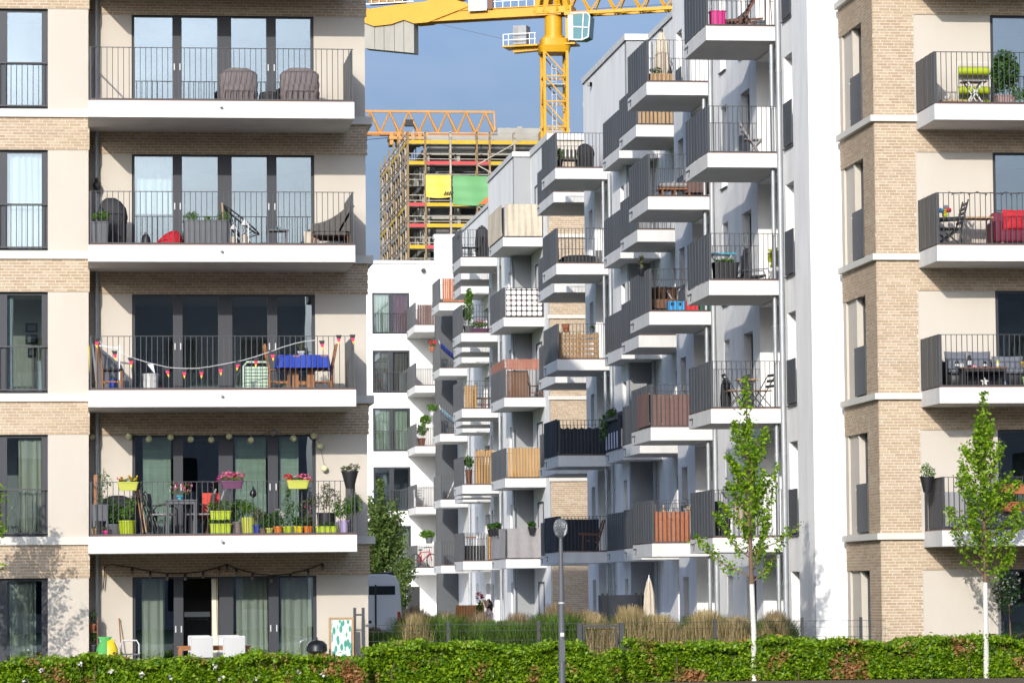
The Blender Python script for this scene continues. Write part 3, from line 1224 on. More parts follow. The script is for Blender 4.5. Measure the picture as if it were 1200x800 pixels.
courtyard_building()
white_block('white block with a plain roof corner past the courtyard gap', 16.45, 134.6, 143.3, 27,
            [(136.0, 136.7, .05, 2.15, False), (142.5, 143.0, .05, 2.1, False)],
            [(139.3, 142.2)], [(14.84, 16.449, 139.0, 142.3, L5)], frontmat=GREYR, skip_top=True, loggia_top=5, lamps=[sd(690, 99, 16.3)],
            pipes=[(16.36, 134.75, 15.2, .06), (16.3, 138.7, 15.2, .055)])
recess_wall('set-back white stretch of the row below the long sloping-looking roof edge', 17.5, 143.3, 166.0, 27,
            [(15.5, 17.499, 145.0, 148.3, L5), (16.24, 17.498, 152.0, 155.4, L5), (16.18, 17.497, 161.0, 164.4, L5)],
            [(145.6, 147.6, .02, 2.15), (149.5, 150.3, .02, 2.15), (152.8, 154.6, .02, 2.15), (157.5, 158.4, .02, 2.15)], pipes=[(17.4, 151.2, 18.3, .06), (17.4, 160.2, 18.3, .06)])


def end_blocks():
    B = thing('white_apartment_block', 'far white cross wall, dark grey below its bright upper corner, beside the end building', 'apartment building', (16.5, 166, 0), world=True,
              group='white blocks of the long balcony row')
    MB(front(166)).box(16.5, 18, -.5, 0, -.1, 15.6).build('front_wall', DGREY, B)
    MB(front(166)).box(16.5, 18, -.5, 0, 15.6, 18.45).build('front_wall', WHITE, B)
    MB().box(17.95, 27, 166.01, 178.9, -.1, 18.45).build('wall', WHITE, B)
    MB().box(16.45, 27, 165.95, 166.55, 18.46, 18.66).build('parapet_cap', SLABW, B)
    E = thing('white_apartment_block', 'white end building closing the row, with five two-leaf windows one above another', 'apartment building',
              (8, 179, 0), world=True)
    fr = front(179)
    holes = []
    wz = []
    for y0, y1, x0, x1 in ((343, 391, 436, 480), (410.5, 460, 436.5, 480.5), (478, 528.5, 437, 481), (547, 598, 437.5, 481.5), (616, 664, 438, 482)):
        u0, zt = at(x0, y0, 179)
        u1, zb = at(x1, y1, 179)
        wz.append((u0, u1, zb, zt))
        holes.append((u0, u1, zb, zt))
    W = MB(fr)
    wall_with_holes(W, 4.0, 17.94, -.1, 18.45, holes, -.3, 0)
    W.build('wall', WHITE, E)
    MB().box(4, 17.9, 182, 194, -.1, 18.3).build('inner_wall', ROOMW, E)
    MB().box(3.95, 17.94, 178.93, 179.4, 18.46, 18.64).build('parapet_cap', SLABW, E)
    MB().box(4, 17.9, 179.4, 194, 18.2, 18.44).build('roof', CONC, E)
    cur = [[(0, .5, CURTG), (.52, 1, CURTR)], [(0, .5, CURTB), (.52, 1, CURTB)], [(0, .5, CURTG), (.52, 1, CURTG)], [], [(.5, 1, CURTK)]]
    for (u0, u1, zb, zt), cs in zip(wz, cur):
        mid = (u0 + u1) / 2
        c = [(u0 + .1 + (u1 - u0 - .2) * a, u0 + .1 + (u1 - u0 - .2) * b, zb + .08, zt - .08, m_, .06) for a, b, m_ in cs] or None
        w = window(E, fr, u0, u1, zb, zt, [(u0 + .09, mid - .1), (mid + .1, u1 - .09)], rec=.06, fw=.09, curtain=c, glass=GLASS)
        room(E, fr, u0, u1, zb, zt, deep=1.6, m=DARKR)
        juliet_bars(w, fr, u0 + .02, u1 - .02, zb, 1.05, each=False)
    u, z = at(496, 317, 179)
    MB().tube([(u, 178.99, z), (u, 178.8, z - .02)], .12, 10).build('drain_spout', RAIL, E)
    for k in L5:
        balcony(E, 16.31, 18.0, 174.5, 178.95, FL * k)


end_blocks()


# ------------------------------------------------------------------ houses across the street, behind the camera: they show in the lower window panes
def opposite_row():
    for i, (u0, u1, h) in enumerate(((-70, -26, 18.2), (-25, 12, 19.0), (13, 60, 18.4))):
        B = thing('terraced_house_block', ['long plain brick block across the street, west end', 'long plain brick block across the street, middle', 'long plain brick block across the street, east end'][i], 'apartment building', ((u0 + u1) / 2, -40, 0), world=True)
        holes = []
        n = int((u1 - u0) / 4)
        for k in range(5):
            for j in range(n):
                a = u0 + 1.5 + j * 4
                holes.append((a, a + 1.5, .9 + 3.2 * k, 2.7 + 3.2 * k))
        tf = lambda a, d, z: (a, -40 + d, z)
        W = MB(tf)
        wall_with_holes(W, u0, u1, -.1, h, holes, -.3, 0)
        W.build('wall', mat('dull_brick_wall', (.34, .28, .25), .9, .2), B)
        MB().box(u0 + .1, u1 - .1, -52, -41, -.1, h - .1).build('inner_wall', DARKR, B)
        MB().box(u0 - .2, u1 + .2, -52, -39.6, h + .001, h + .4).build('roof', mat('dark_roof', (.05, .045, .045), .9), B)
        p = MB(tf)
        for a0, a1, z0, z1 in holes:
            p.box(a0, a1, -.2, -.17, z0, z1)
        stuff(p.build('pane', DGLASS, B))


opposite_row()


# ------------------------------------------------------------------ small things: builders in local coordinates, base at z = 0
def superbox(mb, cx, cy, z0, z1, rx, ry, r=.04, n=20, p=6, mi=0):
    mb.loft([(z0, rx - r, ry - r, cx, cy), (z0 + r * .4, rx - r * .3, ry - r * .3, cx, cy), (z0 + r, rx, ry, cx, cy),
             (z1 - r, rx, ry, cx, cy), (z1 - r * .4, rx - r * .3, ry - r * .3, cx, cy), (z1, rx - r, ry - r, cx, cy)], n, p, mi)
    return mb


def pot_round(mb, r, h, rim=.012, n=16, taper=.72):
    mb.lathe((0, 0, 0), [(r * taper * .9, 0), (r * taper, .005), (r, h - .03), (r + rim, h - .03), (r + rim, h), (r - .005, h), (r - .015, h - .04)], n)
    return mb


def pot_trough(mb, w, d, h, taper=.86):
    t = taper
    mb.loft([(0, w / 2 * t, d / 2 * t), (h - .025, w / 2, d / 2), (h - .024, w / 2 + .012, d / 2 + .012), (h, w / 2 + .012, d / 2 + .012), (h, w / 2 - .008, d / 2 - .008), (h - .04, w / 2 - .015, d / 2 - .015)], 28, 7)
    return mb


_seed = [100]


def plant(name, label, loc, potm, r=.1, h=.2, trough=None, fol=None, fm=None, flowers=None, stems=True, cat='potted plant', group=None,
          taper=.72, leaf=.05, n=140, hang=None):
    """pot > soil; foliage; flowers.  fol: list of (centre, radii, weight)"""
    t = thing(name, label, cat, loc, 0, group)
    p = MB()
    if trough:
        pot_trough(p, trough, r * 2, h, taper)
    else:
        pot_round(p, r, h, taper=taper)
    pot = p.build('pot', potm, t, smooth=True)
    s = MB()
    if trough:
        s.loft([(h - .035, trough / 2 - .02, r - .02), (h - .03, trough / 2 - .02, r - .02)], 20, 7)
    else:
        s.lathe((0, 0, h - .04), [(r - .02, 0), (r - .02, .008)], 12)
    s.build('soil', SOIL, pot)
    if hang:
        hk = MB()
        hk.bar((-hang * .5, r * .6, h - .01), (-hang * .5, r + .03, h + .03), .012)
        hk.bar((hang * .5, r * .6, h - .01), (hang * .5, r + .03, h + .03), .012)
        hk.build('hook', RAIL, t)
    fol = fol or [((0, 0, h + .1), (r * 1.2, r * 1.2, .12), 1)]
    tot = sum(q[2] for q in fol)
    pts = []
    for c, rd, w in fol:
        _seed[0] += 1
        pts.append(cloud(c, rd, max(8, int(2.0 * n * w / tot)), _seed[0], .2))
    _seed[0] += 1
    leaves('foliage', np.concatenate(pts), leaf, fm or LEAFA, t, seed=_seed[0])
    if stems:
        sm = MB()
        for c, rd, w in fol[:6]:
            sm.tube([(c[0] * .2, c[1] * .2, h - .04), (c[0] * .7, c[1] * .7, (h + c[2]) / 2), c], .006, 5)
        sm.build('stem', LEAFB, t)
    for fmat, c, rd, k, sz in (flowers or []):
        _seed[0] += 1
        leaves('flower', cloud(c, rd, k, _seed[0], .5), sz, fmat, t, seed=_seed[0] + 7, aspect=1.0, up=.2)
    return t


def covered_chair(label, loc, w, h, rz=0, group=None):
    t = thing('covered_armchair', label, 'armchair', loc, rz, group)
    b = MB()
    secs = []
    for k in range(13):
        q = k / 12
        z = h * q
        rx = w / 2 * (1 if q < .78 else math.sqrt(max(.04, 1 - ((q - .78) / .24) ** 2)) * .86 + .14)
        ry = .34 - .10 * q if q < .55 else .20 - .08 * (q - .55) / .45
        cy = 0 if q < .5 else .10 * (q - .5) / .5
        wob = .012 * math.sin(k * 2.1)
        secs.append((z, rx * (.96 if q < .12 else 1) + wob, ry, 0, cy))
    b.loft(secs, 36, 3.4)
    o = b.build('cover', TAUPE, t, smooth=True)
    s = MB()
    for k in range(6):
        x = -w / 2 + .1 + (w - .2) * k / 5
        s.tube([(x, -.345, h * .36), (x - .02, -.352, h * .2), (x + .01, -.348, .03)], [.012, .02, .012], 6)
    s.tube([(-w / 2 + .05, -.34, h * .38), (0, -.352, h * .37), (w / 2 - .05, -.34, h * .38)], .009, 6)
    s.build('gather', TAUPE, o, smooth=True)
    return t


def table(label, loc, w, d, h, top, leg, rz=0, name='table', lw=.04, th=.03, slats=0, group=None, apron=True, cross=False):
    t = thing(name, label, 'table', loc, rz, group)
    if slats:
        for k in range(slats):
            y = -d / 2 + d * (k + .5) / slats
            MB().box(-w / 2, w / 2, y - d / slats * .42, y + d / slats * .42, h - th, h).build('slat', top, t)
    else:
        MB().box(-w / 2, w / 2, -d / 2, d / 2, h - th, h).build('tabletop', top, t)
    if apron:
        MB().box(-w / 2 + .03, w / 2 - .03, -d / 2 + .03, d / 2 - .03, h - th - .06, h - th - .002).build('apron', leg, t)
    for sx in (-1, 1):
        for sy in (-1, 1):
            b = MB()
            if cross:
                b.bar((sx * (w / 2 - .05), sy * (d / 2 - .04), 0), (-sx * (w / 2 - .05) * .8, sy * (d / 2 - .04), h - th - .003), lw * .6, lw)
            else:
                x, y = sx * (w / 2 - lw / 2 - .02), sy * (d / 2 - lw / 2 - .02)
                b.bar((x, y, 0), (x, y, h - th - .003), lw)
            b.build('leg', leg, t)
    return t


def chair(label, loc, rz, m, w=.45, sh=.45, bh=.9, slats=0, ladder=0, d=.44, seatm=None, group=None, name='chair', lw=.035, lean=.08, arms=False, mesh_back=None, fold=False):
    """sitter faces local -Y... the back stands at +Y"""
    t = thing(name, label, 'chair', loc, rz, group)
    sm = seatm or m
    if slats:
        for k in range(slats):
            y = -d / 2 + d * (k + .5) / slats
            MB().box(-w / 2, w / 2, y - d / slats * .40, y + d / slats * .40, sh - .02, sh).build('slat', sm, t)
    else:
        superbox(MB(), 0, 0, sh - .035, sh + .01, w / 2, d / 2, .015).build('seat', sm, t, smooth=True)
    if fold:
        for s in (-1, 1):
            x = s * (w / 2 - .012)
            MB().bar((x, -d / 2, 0), (x, d / 2 + lean, bh), lw, lw * .6, up=(1, 0, 0)).build('leg', m, t)
            MB().bar((x * .9, d / 2, 0), (x * .9, -d / 2 + .02, sh - .02), lw, lw * .6, up=(1, 0, 0)).build('leg', m, t)
    else:
        for s in (-1, 1):
            x = s * (w / 2 - lw / 2)
            MB().bar((x, -d / 2 + lw / 2, 0), (x, -d / 2 + lw / 2, sh - .037 if not arms else sh + .2), lw).build('leg', m, t)
            b = MB()
            b.tube([(x, d / 2 - .02, 0), (x, d / 2 - .02, sh), (x, d / 2 + lean, bh)], lw * .55, 6)
            b.build('leg', m, t)
            MB().bar((x * .98, -d / 2 + .02, sh * .42), (x * .98, d / 2 - .02, sh * .42), lw * .6).build('stretcher', m, t)
            if arms:
                MB().bar((x, -d / 2, sh + .21), (x, d / 2 + lean * .5, sh + .22), lw * 1.3, lw * .6).build('armrest', m, t)
    if mesh_back:
        MB().sheet(lambda a, b: ((a - .5) * (w - .05), d / 2 + lean * b + .015 * math.cos((a - .5) * 3), sh + .06 + (bh - sh - .07) * b), 8, 6, th=(0, .008, 0)).build('backrest', mesh_back, t, smooth=True)
        MB().bar((-w / 2 + .01, d / 2 + lean, bh), (w / 2 - .01, d / 2 + lean, bh), lw).build('top_rail', m, t)
    else:
        k = ladder or 3
        for i in range(k):
            q = (i + 1) / k
            z = sh + (bh - sh) * q - .03
            y = d / 2 + lean * q - .012
            MB().box(-w / 2 + .02, w / 2 - .02, y - .009, y + .009, z - .03, z + .03).build('back_slat', m, t)
    return t


def cushion(mb, cx, cy, cz, rx, ry, rz_, p=3):
    mb.loft([(cz - rz_, rx * .55, ry * .55, cx, cy), (cz - rz_ * .6, rx * .93, ry * .93, cx, cy), (cz, rx, ry, cx, cy), (cz + rz_ * .6, rx * .93, ry * .93, cx, cy), (cz + rz_, rx * .5, ry * .5, cx, cy)], 24, p)
    return mb


def pillow(mb, c, w, h, th, tilt=.25):
    """upright pillow facing -Y"""
    n = 10
    vs, fs = [], []
    for s in (-1, 1):
        for j in range(n + 1):
            for i in range(n + 1):
                a, b = 2 * i / n - 1, 2 * j / n - 1
                f = max(0, (1 - a ** 4) * (1 - b ** 4)) ** .5
                pin = 1 - .06 * (1 - abs(a)) * 1.0
                x, z = a * w / 2 * (1 - .05 * (1 - b * b)), (b * pin + 1) * h / 2
                vs.append((c[0] + x, c[1] + s * th / 2 * f + tilt * z, c[2] + z))
    for s in range(2):
        o = s * (n + 1) ** 2
        for j in range(n):
            for i in range(n):
                q = [o + j * (n + 1) + i, o + j * (n + 1) + i + 1, o + (j + 1) * (n + 1) + i + 1, o + (j + 1) * (n + 1) + i]
                fs.append(q if s == 0 else q[::-1])
    mb.add(vs, fs)
    return mb


def crate(label, loc, m, group, w=.4, d=.3, h=.27):
    t = thing('drinks_crate', label, 'crate', loc, 0, group)
    b = MB()
    for y in (-d / 2, d / 2 - .02):
        b.box(-w / 2, w / 2, y, y + .02, 0, h * .55)
        b.box(-w / 2, -w * .16, y, y + .0199, h * .55, h)
        b.box(w * .16, w / 2, y, y + .0199, h * .55, h)
        b.box(-w * .16, w * .16, y, y + .0198, h * .88, h - .002)
    for x in (-w / 2, w / 2 - .02):
        b.box(x, x + .02, -d / 2 + .02, d / 2 - .02, 0, h)
    b.box(-w / 2 + .02, w / 2 - .02, -d / 2 + .02, d / 2 - .02, .01, .03)
    b.build('shell', m, t)
    for i in range(4):
        for j in range(2):
            x, y = -w / 2 + .07 + i * (w - .14) / 3, -d / 2 + .08 + j * (d - .16)
            MB().lathe((x, y, .03), [(.03, 0), (.03, .14), (.013, .19), (.013, .235)], 8).build('bottle', mat('brown_bottle_glass', (.05, .03, .015), .15), t)
    return t


def screen(name, label, p0, p1, z0, z1, m, wav=.012, nfold=9, group=None, cat='privacy screen', ties=6, drop=0, sag=.0):
    """cloth tied along a railing from p0 to p1 (plan points)"""
    p0, p1 = Vector((*p0, 0)), Vector((*p1, 0))
    L = (p1 - p0).length
    d = (p1 - p0) / L
    nn = Vector((d.y, -d.x, 0))
    t = thing(name, label, cat, (p0.x, p0.y, z0), 0, group)
    ph = RN.uniform(0, 6)
    nu = max(12, int(L / .06))

    def fn(a, b):
        x = a * L
        o = wav * math.sin(a * nfold * 2 * math.pi + ph + .8 * b) + wav * .5 * math.sin(a * nfold * 4.7 + 3 * b)
        z = (z1 - z0) * b - (sag * math.sin(math.pi * a * max(1, ties - 1)) ** 2 * b)
        return (d.x * x + nn.x * o, d.y * x + nn.y * o, z)
    MB().sheet(fn, nu, 8, th=(nn.x * .006, nn.y * .006, 0)).build('cloth', m, t, smooth=True)
    k = MB()
    for i in range(ties + 1):
        x = L * (i + .03) / (ties + .06)
        for zz in (.05, (z1 - z0) - .05):
            q = MB()
            q.ball((d.x * x + nn.x * (-.02), d.y * x + nn.y * (-.02), zz), .013, 6)
            k.add(q.v, q.f)
    k.build('tie', WHITEP, t)
    return t


def slat_screen(name, label, p0, p1, z0, z1, m, pitch=.1, gap=.012, uneven=.0, th=.018, cat='privacy screen', round_=False):
    p0, p1 = Vector((*p0, 0)), Vector((*p1, 0))
    L = (p1 - p0).length
    d = (p1 - p0) / L
    t = thing(name, label, cat, (p0.x, p0.y, z0), 0)
    n = max(2, int(L / pitch))
    for i in range(n):
        a, b = L * i / n + gap / 2, L * (i + 1) / n - gap / 2
        h = z1 - z0 + RN.uniform(-uneven, uneven)
        q = MB()
        if round_:
            q.tube([(d.x * (a + b) / 2, d.y * (a + b) / 2, 0), (d.x * (a + b) / 2, d.y * (a + b) / 2, h)], (b - a) / 2, 6)
        else:
            q.bar((d.x * (a + b) / 2, d.y * (a + b) / 2, 0), (d.x * (a + b) / 2, d.y * (a + b) / 2, h), th, b - a, up=d)
        q.build('slat', m, t)
    for zz in (.18, (z1 - z0) - .2):
        q = MB()
        q.bar((-d.y * .02, d.x * .02, zz), (d.x * L - d.y * .02, d.y * L + d.x * .02, zz), .015)
        q.build('batten', m, t)
    return t


def parasol(label, loc, h, m, cap=BLACK):
    t = thing('closed_parasol', label, 'parasol', loc)
    MB().tube([(0, 0, 0), (0, 0, h)], .022, 8).build('pole', STEEL, t)
    b = MB()
    secs = []
    n = 24
    vs = []
    prof = [(.12, .28), (.17, .45), (.155, .8), (.13, 1.2), (.10, h * .82), (.05, h * .94), (.02, h * .985)]
    for r, z in prof:
        for k in range(n):
            a = 2 * math.pi * k / n
            rr = r * (1 + .22 * math.cos(8 * a))
            vs.append((rr * math.cos(a), rr * math.sin(a), z))
    fs = [(i * n + k, i * n + (k + 1) % n, (i + 1) * n + (k + 1) % n, (i + 1) * n + k) for i in range(len(prof) - 1) for k in range(n)]
    b.add(vs, fs)
    b.build('canopy', m, t, smooth=True)
    MB().lathe((0, 0, h * .93), [(.03, 0), (.05, .02), (.03, .10), (.008, .19)], 10).build('cap', cap, t, smooth=True)
    MB().lathe((0, 0, 0), [(.24, 0), (.24, .05), (.05, .08)], 16).build('foot', CONC, t, smooth=True)
    return t


def grill_covered(label, loc, w, h, d=.5, m=None, wide=0):
    t = thing('covered_barbecue', label, 'barbecue', loc)
    b = MB()
    b.loft([(0, w * .42, d * .42), (.05, w * .44, d * .45), (h * .5, w * .46, d * .45), (h * .62, w * .5, d * .5), (h * .8, w * .46, d * .48, -.01, 0), (h * .93, w * .32, d * .38, -.03, 0), (h, w * .16, d * .2, -.04, 0)], 30, 3.0)
    c = b.build('cover', m or BLACKF, t, smooth=True)
    f = MB()
    for k in range(5):
        x = -w * .36 + w * .72 * k / 4
        f.tube([(x, -d * .46, h * .55), (x * .95, -d * .47, h * .3), (x, -d * .45, .02)], [.006, .014, .008], 6)
    f.build('fold', m or BLACKF, c, smooth=True)
    return t


def lantern(label, loc, w, h):
    t = thing('candle_lantern', label, 'lantern', loc)
    b = MB()
    b.box(-w / 2, w / 2, -w / 2, w / 2, 0, .02)
    b.box(-w / 2, w / 2, -w / 2, w / 2, h * .72, h * .75)
    for sx in (-1, 1):
        for sy in (-1, 1):
            x, y = sx * (w / 2 - .012), sy * (w / 2 - .012)
            b.box(x - .011, x + .011, y - .011, y + .011, .02, h * .72)
    b.build('frame', WHITEP, t)
    q = MB()
    q.add([(-w / 2, -w / 2, h * .75), (w / 2, -w / 2, h * .75), (w / 2, w / 2, h * .75), (-w / 2, w / 2, h * .75), (0, 0, h * .95)], [(0, 1, 4), (1, 2, 4), (2, 3, 4), (3, 0, 4)])
    q.build('roof', WHITEP, t)
    MB().lathe((0, 0, .02), [(w * .27, 0), (w * .27, h * .38), (.005, h * .39)], 10).build('candle', CREAMF, t, smooth=True)
    MB().tube([(-.03, 0, h * .93), (-.03, 0, h), (.03, 0, h), (.03, 0, h * .93)], .006, 6).build('handle', STEEL, t)
    return t


# ------------------------------------------------------------------ what stands on the balconies of the near cream building
def flz(k):
    return FL * k + .0225


def left_items():
    # top balcony in view: two covered armchairs and a covered stool
    v = 74.25
    for i, (x0, x1, yt) in enumerate(((257, 302, 79.5), (328, 374, 79.5))):
        u0, u1 = at(x0, 110, v)[0], at(x1, 110, v)[0]
        covered_chair(['armchair under a taupe dust cover standing before the glazed doors', 'armchair under a taupe dust cover standing closest to the balcony end panel'][i],
                      ((u0 + u1) / 2, v, flz(4)), u1 - u0, at(x0, yt, v)[1] - flz(4), group='covered armchairs on the top balcony')
    t = thing('covered_stool', 'low black covered stool between two taupe covered armchairs', 'stool', (at(315, 110, 74.2)[0], 74.2, flz(4)))
    b = MB()
    h = at(315, 108.5, 74.2)[1] - flz(4)
    b.loft([(0, .2, .2), (h * .8, .2, .2), (h * .95, .19, .19), (h, .15, .15)], 24, 2.5)
    c = b.build('cover', BLACKF, t, smooth=True)
    f = MB()
    for k in range(9):
        a = math.pi + math.pi * k / 8
        f.tube([(.2 * math.cos(a), .2 * math.sin(a), h * .8), (.215 * math.cos(a), .215 * math.sin(a), .02)], .012, 5)
    f.build('fold', BLACKF, c)

    # second balcony down
    k, v = 3, 73.9
    Z = flz(k)
    U = lambda x, vv=v: at(x, 280, vv)[0]
    grill_covered('tall barbecue under a black cover beside the drainpipe', (U(132, 74.5), 74.5, Z), .64, at(130, 232.5, 74.5)[1] - Z)
    plant('herb_planter', 'narrow slate planter with bright herbs in front of the covered barbecue', (U(117.5), v - .15, Z), GREYP, r=.17, h=at(117, 261.5, v)[1] - Z,
          trough=.36, taper=.9, fol=[((-.06, 0, .62), (.15, .13, .09), 1), ((.08, 0, .64), (.14, .12, .1), 1)], n=190, leaf=.05)
    plant('ribbed_planter', 'wide slate trough planter with three herb clumps on the balcony edge', (U(241), v - .2, Z), GREYP, r=.18, h=at(241, 260, v)[1] - Z,
          trough=U(268) - U(214.5), taper=.96, fol=[((-.3, 0, .62), (.17, .15, .11), 3), ((.05, 0, .57), (.1, .1, .06), 1), ((.36, 0, .6), (.16, .13, .13), 2)], n=330, leaf=.045)
    t = thing('wooden_stake', 'slim wooden stake standing in the wide slate trough planter', 'stake', (U(262), v - .2, Z + .3))
    MB().bar((0, 0, 0), (-.04, 0, at(260, 239, v)[1] - Z - .3), .045, .025).build('stake', PINE, t)
    # pigeon scarer on the drainpipe
    t = thing('owl_figure', 'black bird shaped pigeon scarer hung on the drainpipe', 'bird scarer', (at(114, 226, 75.4)[0], 75.46, at(114, 226, 75.4)[1]))
    b = MB()
    b.loft([(0, .03, .012, .02, 0), (.05, .035, .02, .015, 0), (.09, .07, .05, 0, 0), (.15, .088, .065, -.01, 0), (.21, .07, .055, -.015, 0), (.25, .035, .03, -.012, 0), (.275, .042, .036, -.012, 0), (.31, .032, .03, -.012, 0), (.325, .012, .01, -.012, 0)], 14, 2.2)
    o = b.build('body', BLACK, t, smooth=True)
    MB().tube([(-.012, 0, .31), (0, .05, .36)], .008, 6).build('hook', BLACK, t)
    # red beanbag
    t = thing('beanbag', 'collapsed bright red beanbag on the floor behind the railing', 'beanbag', (U(198.5), v, Z))
    w = (U(214) - U(182)) / 2
    h = at(199, 270.5, v)[1] - Z
    b = MB()
    b.loft([(0, w * .95, .26), (h * .22, w, .3), (h * .42, w * .9, .28, .03, 0), (h * .7, w * .66, .24, .06, 0), (h * .9, w * .42, .18, .09, 0), (h, w * .12, .06, .1, 0)], 28, 2.4)
    b.build('bag', REDF, t, smooth=True)
    MB().tube([(-w * .9, -.2, h * .25), (-w * .4, -.29, h * .38), (.1, -.27, h * .42), (w * .9, -.2, h * .3)], .012, 6).build('seam', REDF, t)
    t = thing('dome_lid', 'small black dome shaped cooking lid on the floor beside the red beanbag', 'lid', (U(171), v, Z))
    b = MB()
    b.lathe((0, 0, 0), [(.1, 0), (.1, .1), (.085, .2), (.05, .26), (.01, .28)], 16)
    b.build('dome', BLACK, t, smooth=True)
    MB().tube([(-.03, 0, .275), (-.03, 0, .3), (.03, 0, .3), (.03, 0, .275)], .008, 6).build('handle', BLACK, t)
    # wire bucket chair
    t = thing('wire_chair', 'round black wire bucket chair leaning beside the white lanterns', 'chair', (U(282, 74.4), 74.4, Z), rad(8))
    rim = [(.38 * math.cos(a) , .22 * math.sin(a) - .05, .62 - .30 * math.cos(a)) for a in np.linspace(0, 2 * math.pi, 25)]
    MB().tube(rim, .018, 6, cap=False).build('rim', BLACK, t, smooth=True)
    low = Vector((-.02, .08, .33))
    st = MB()
    for p in rim[:-1]:
        st.tube([p, tuple((Vector(p) * .5 + low * .5) + Vector((0, .06, -.07))), tuple(low)], .006, 5)
    st.build('strand', BLACK, t)
    for a in (-.25, .25):
        for y in (-.15, .25):
            MB().tube([(a * .4, .08, .34), (a, y, 0)], .012, 6).build('leg', BLACK, t)
    lantern('larger white candle lantern on the balcony floor before the wire chair', (U(286.5), v - .1, Z), .17, .62)
    lantern('smaller white candle lantern beside the ribbed planter', (U(273), v - .12, Z), .15, .5)
    table('low dark slatted side table between the wire chair and the wicker sofa', (U(325, 74.3), 74.3, Z), .46, .4, .4, GREYP, GREYP, slats=4, apron=False, name='side_table', lw=.035)
    for i in range(2):
        t = thing('tea_light_glass', ['tea light glass at the near edge of the low dark table', 'tea light glass further back on the low dark table'][i], 'tea light',
                  (U(323 + 4 * i, 74.3), 74.22 + .13 * i, Z + .4), group='tea lights on the low table')
        MB().lathe((0, 0, 0), [(.03, 0), (.035, .07), (.03, .07), (.025, .02)], 10).build('glass', GLASSL, t, smooth=True)
        MB().lathe((0, 0, .008), [(.022, 0), (.022, .03), (.003, .034)], 8).build('candle', WHITEP, t)
    # wicker sofa seen end on
    t = thing('wicker_sofa', 'grey wicker loveseat with pale cushions against the end panel', 'sofa', (U(386, 74.4), 74.4, Z))
    b = MB()
    for x in (-.4, .36):
        for y in (-.55, .5):
            MB().tube([(x, y, 0), (x * .95, y, .25)], .02, 6).build('leg', DTEAK, t)
    superbox(MB(), 0, 0, .24, .33, .42, .6, .03).build('seat', WICK, t, smooth=True)
    bk = MB()
    bk.sheet(lambda a, q: (.12 + .30 * q + .02, -.6 + 1.2 * a, .33 + .62 * q * (1 - .15 * (2 * a - 1) ** 2)), 10, 6, th=(.05, 0, 0))
    bk.build('backrest', WICK, t, smooth=True)
    for y in (-.6, .57):
        MB().sheet(lambda a, q, y=y: (-.42 + .82 * a, y, .33 + q * (.16 + .44 * a * a)), 10, 4, th=(0, .035, 0)).build('armrest', WICK, t, smooth=True)
    cu = MB()
    cushion(cu, -.05, -.28, .40, .36, .27, .08)
    cushion(cu, -.05, .28, .40, .36, .27, .08)
    cu.build('cushion', LGREYF, t, smooth=True)
    t = thing('throw_pillow', 'cream throw pillow propped at the front of the wicker loveseat', 'pillow', (U(366), 74.05, Z + .02))
    pillow(MB(), (0, 0, 0), .34, .34, .12, .15).build('pillow', CREAMF, t, smooth=True)

    # third balcony down: pennants, blue table
    k, v = 2, 74.0
    Z = flz(k)
    U = lambda x, vv=v: at(x, 450, vv)[0]
    t = thing('table', 'wooden trestle garden table under a royal blue cloth', 'table', (U(354.5), v, Z))
    MB().box(-.52, .52, -.36, .36, .69, .72).build('tabletop', TEAK, t)
    for x in (-.15, .15):
        MB().box(x - .065, x + .065, -.06, .0, .05, .689).build('leg', TEAK, t)
        MB().box(x - .06, x + .06, -.3, .3, 0, .049).build('foot', TEAK, t)
    MB().box(-.084, .084, -.04, -.01, .12, .2).build('crossbar', TEAK, t)
    t = thing('tablecloth', 'royal blue tablecloth with drooping corners on the wooden garden table', 'tablecloth', (U(354.5), v, Z + .722))
    n = 22
    def cl(a, b):
        x, y = (a - .5) * 1.6, (b - .5) * 1.3
        ex, ey = max(0, abs(x) - .53), max(0, abs(y) - .37)
        drop = ex + ey + .35 * min(ex, ey)
        px = math.copysign(min(abs(x), .53) + ex * .16 + .02 * math.sin(9 * y + 2) * (ex > 0), x)
        py = math.copysign(min(abs(y), .37) + ey * .1 + .018 * math.sin(11 * x) * (ey > 0), y)
        return (px, py, .004 - drop * .95)
    MB().sheet(cl, 32, 28, th=(0, 0, .005)).build('cloth', BLUEF, t, smooth=True)
    chair('wooden ladder-back chair at the window side of the blue table', (U(327), v + .15, Z), rad(90), TEAK, ladder=4, slats=4, bh=.98, lw=.045, group='chairs at the blue table')
    chair('wooden ladder-back chair at the end panel side of the blue table', (U(378), v + .15, Z), rad(-90), TEAK, ladder=4, slats=4, bh=.98, lw=.045, group='chairs at the blue table')
    chair('wooden chair with a black seat pad at the drainpipe end of the pennant balcony', (U(131), v, Z), rad(90), TEAK, ladder=3, bh=1.0, lw=.05, seatm=BLACKF)
    t = thing('folded_deckchair', 'folded grey deckchair leaning behind the wooden chair on the pennant balcony', 'deckchair', (U(128, 74.6), 74.6, Z), 0)
    for dx, z1 in ((-.3, 1.06), (.26, 1.02)):
        MB().bar((dx * .8, 0, 0), (dx - .05, .28, z1), .035, .02).build('frame', STEEL, t)
    MB().sheet(lambda a, b: (-.24 + .5 * a + .25 * (1 - b) * a, .26 * b + .03 * math.sin(3 * a), .02 + 1.0 * b * (1 - .42 * a)), 8, 8, th=(0, .012, 0)).build('cloth', GREYP, t, smooth=True)
    MB().bar((-.3, .27, 1.02), (.22, .27, .96), .03).build('frame', STEEL, t)
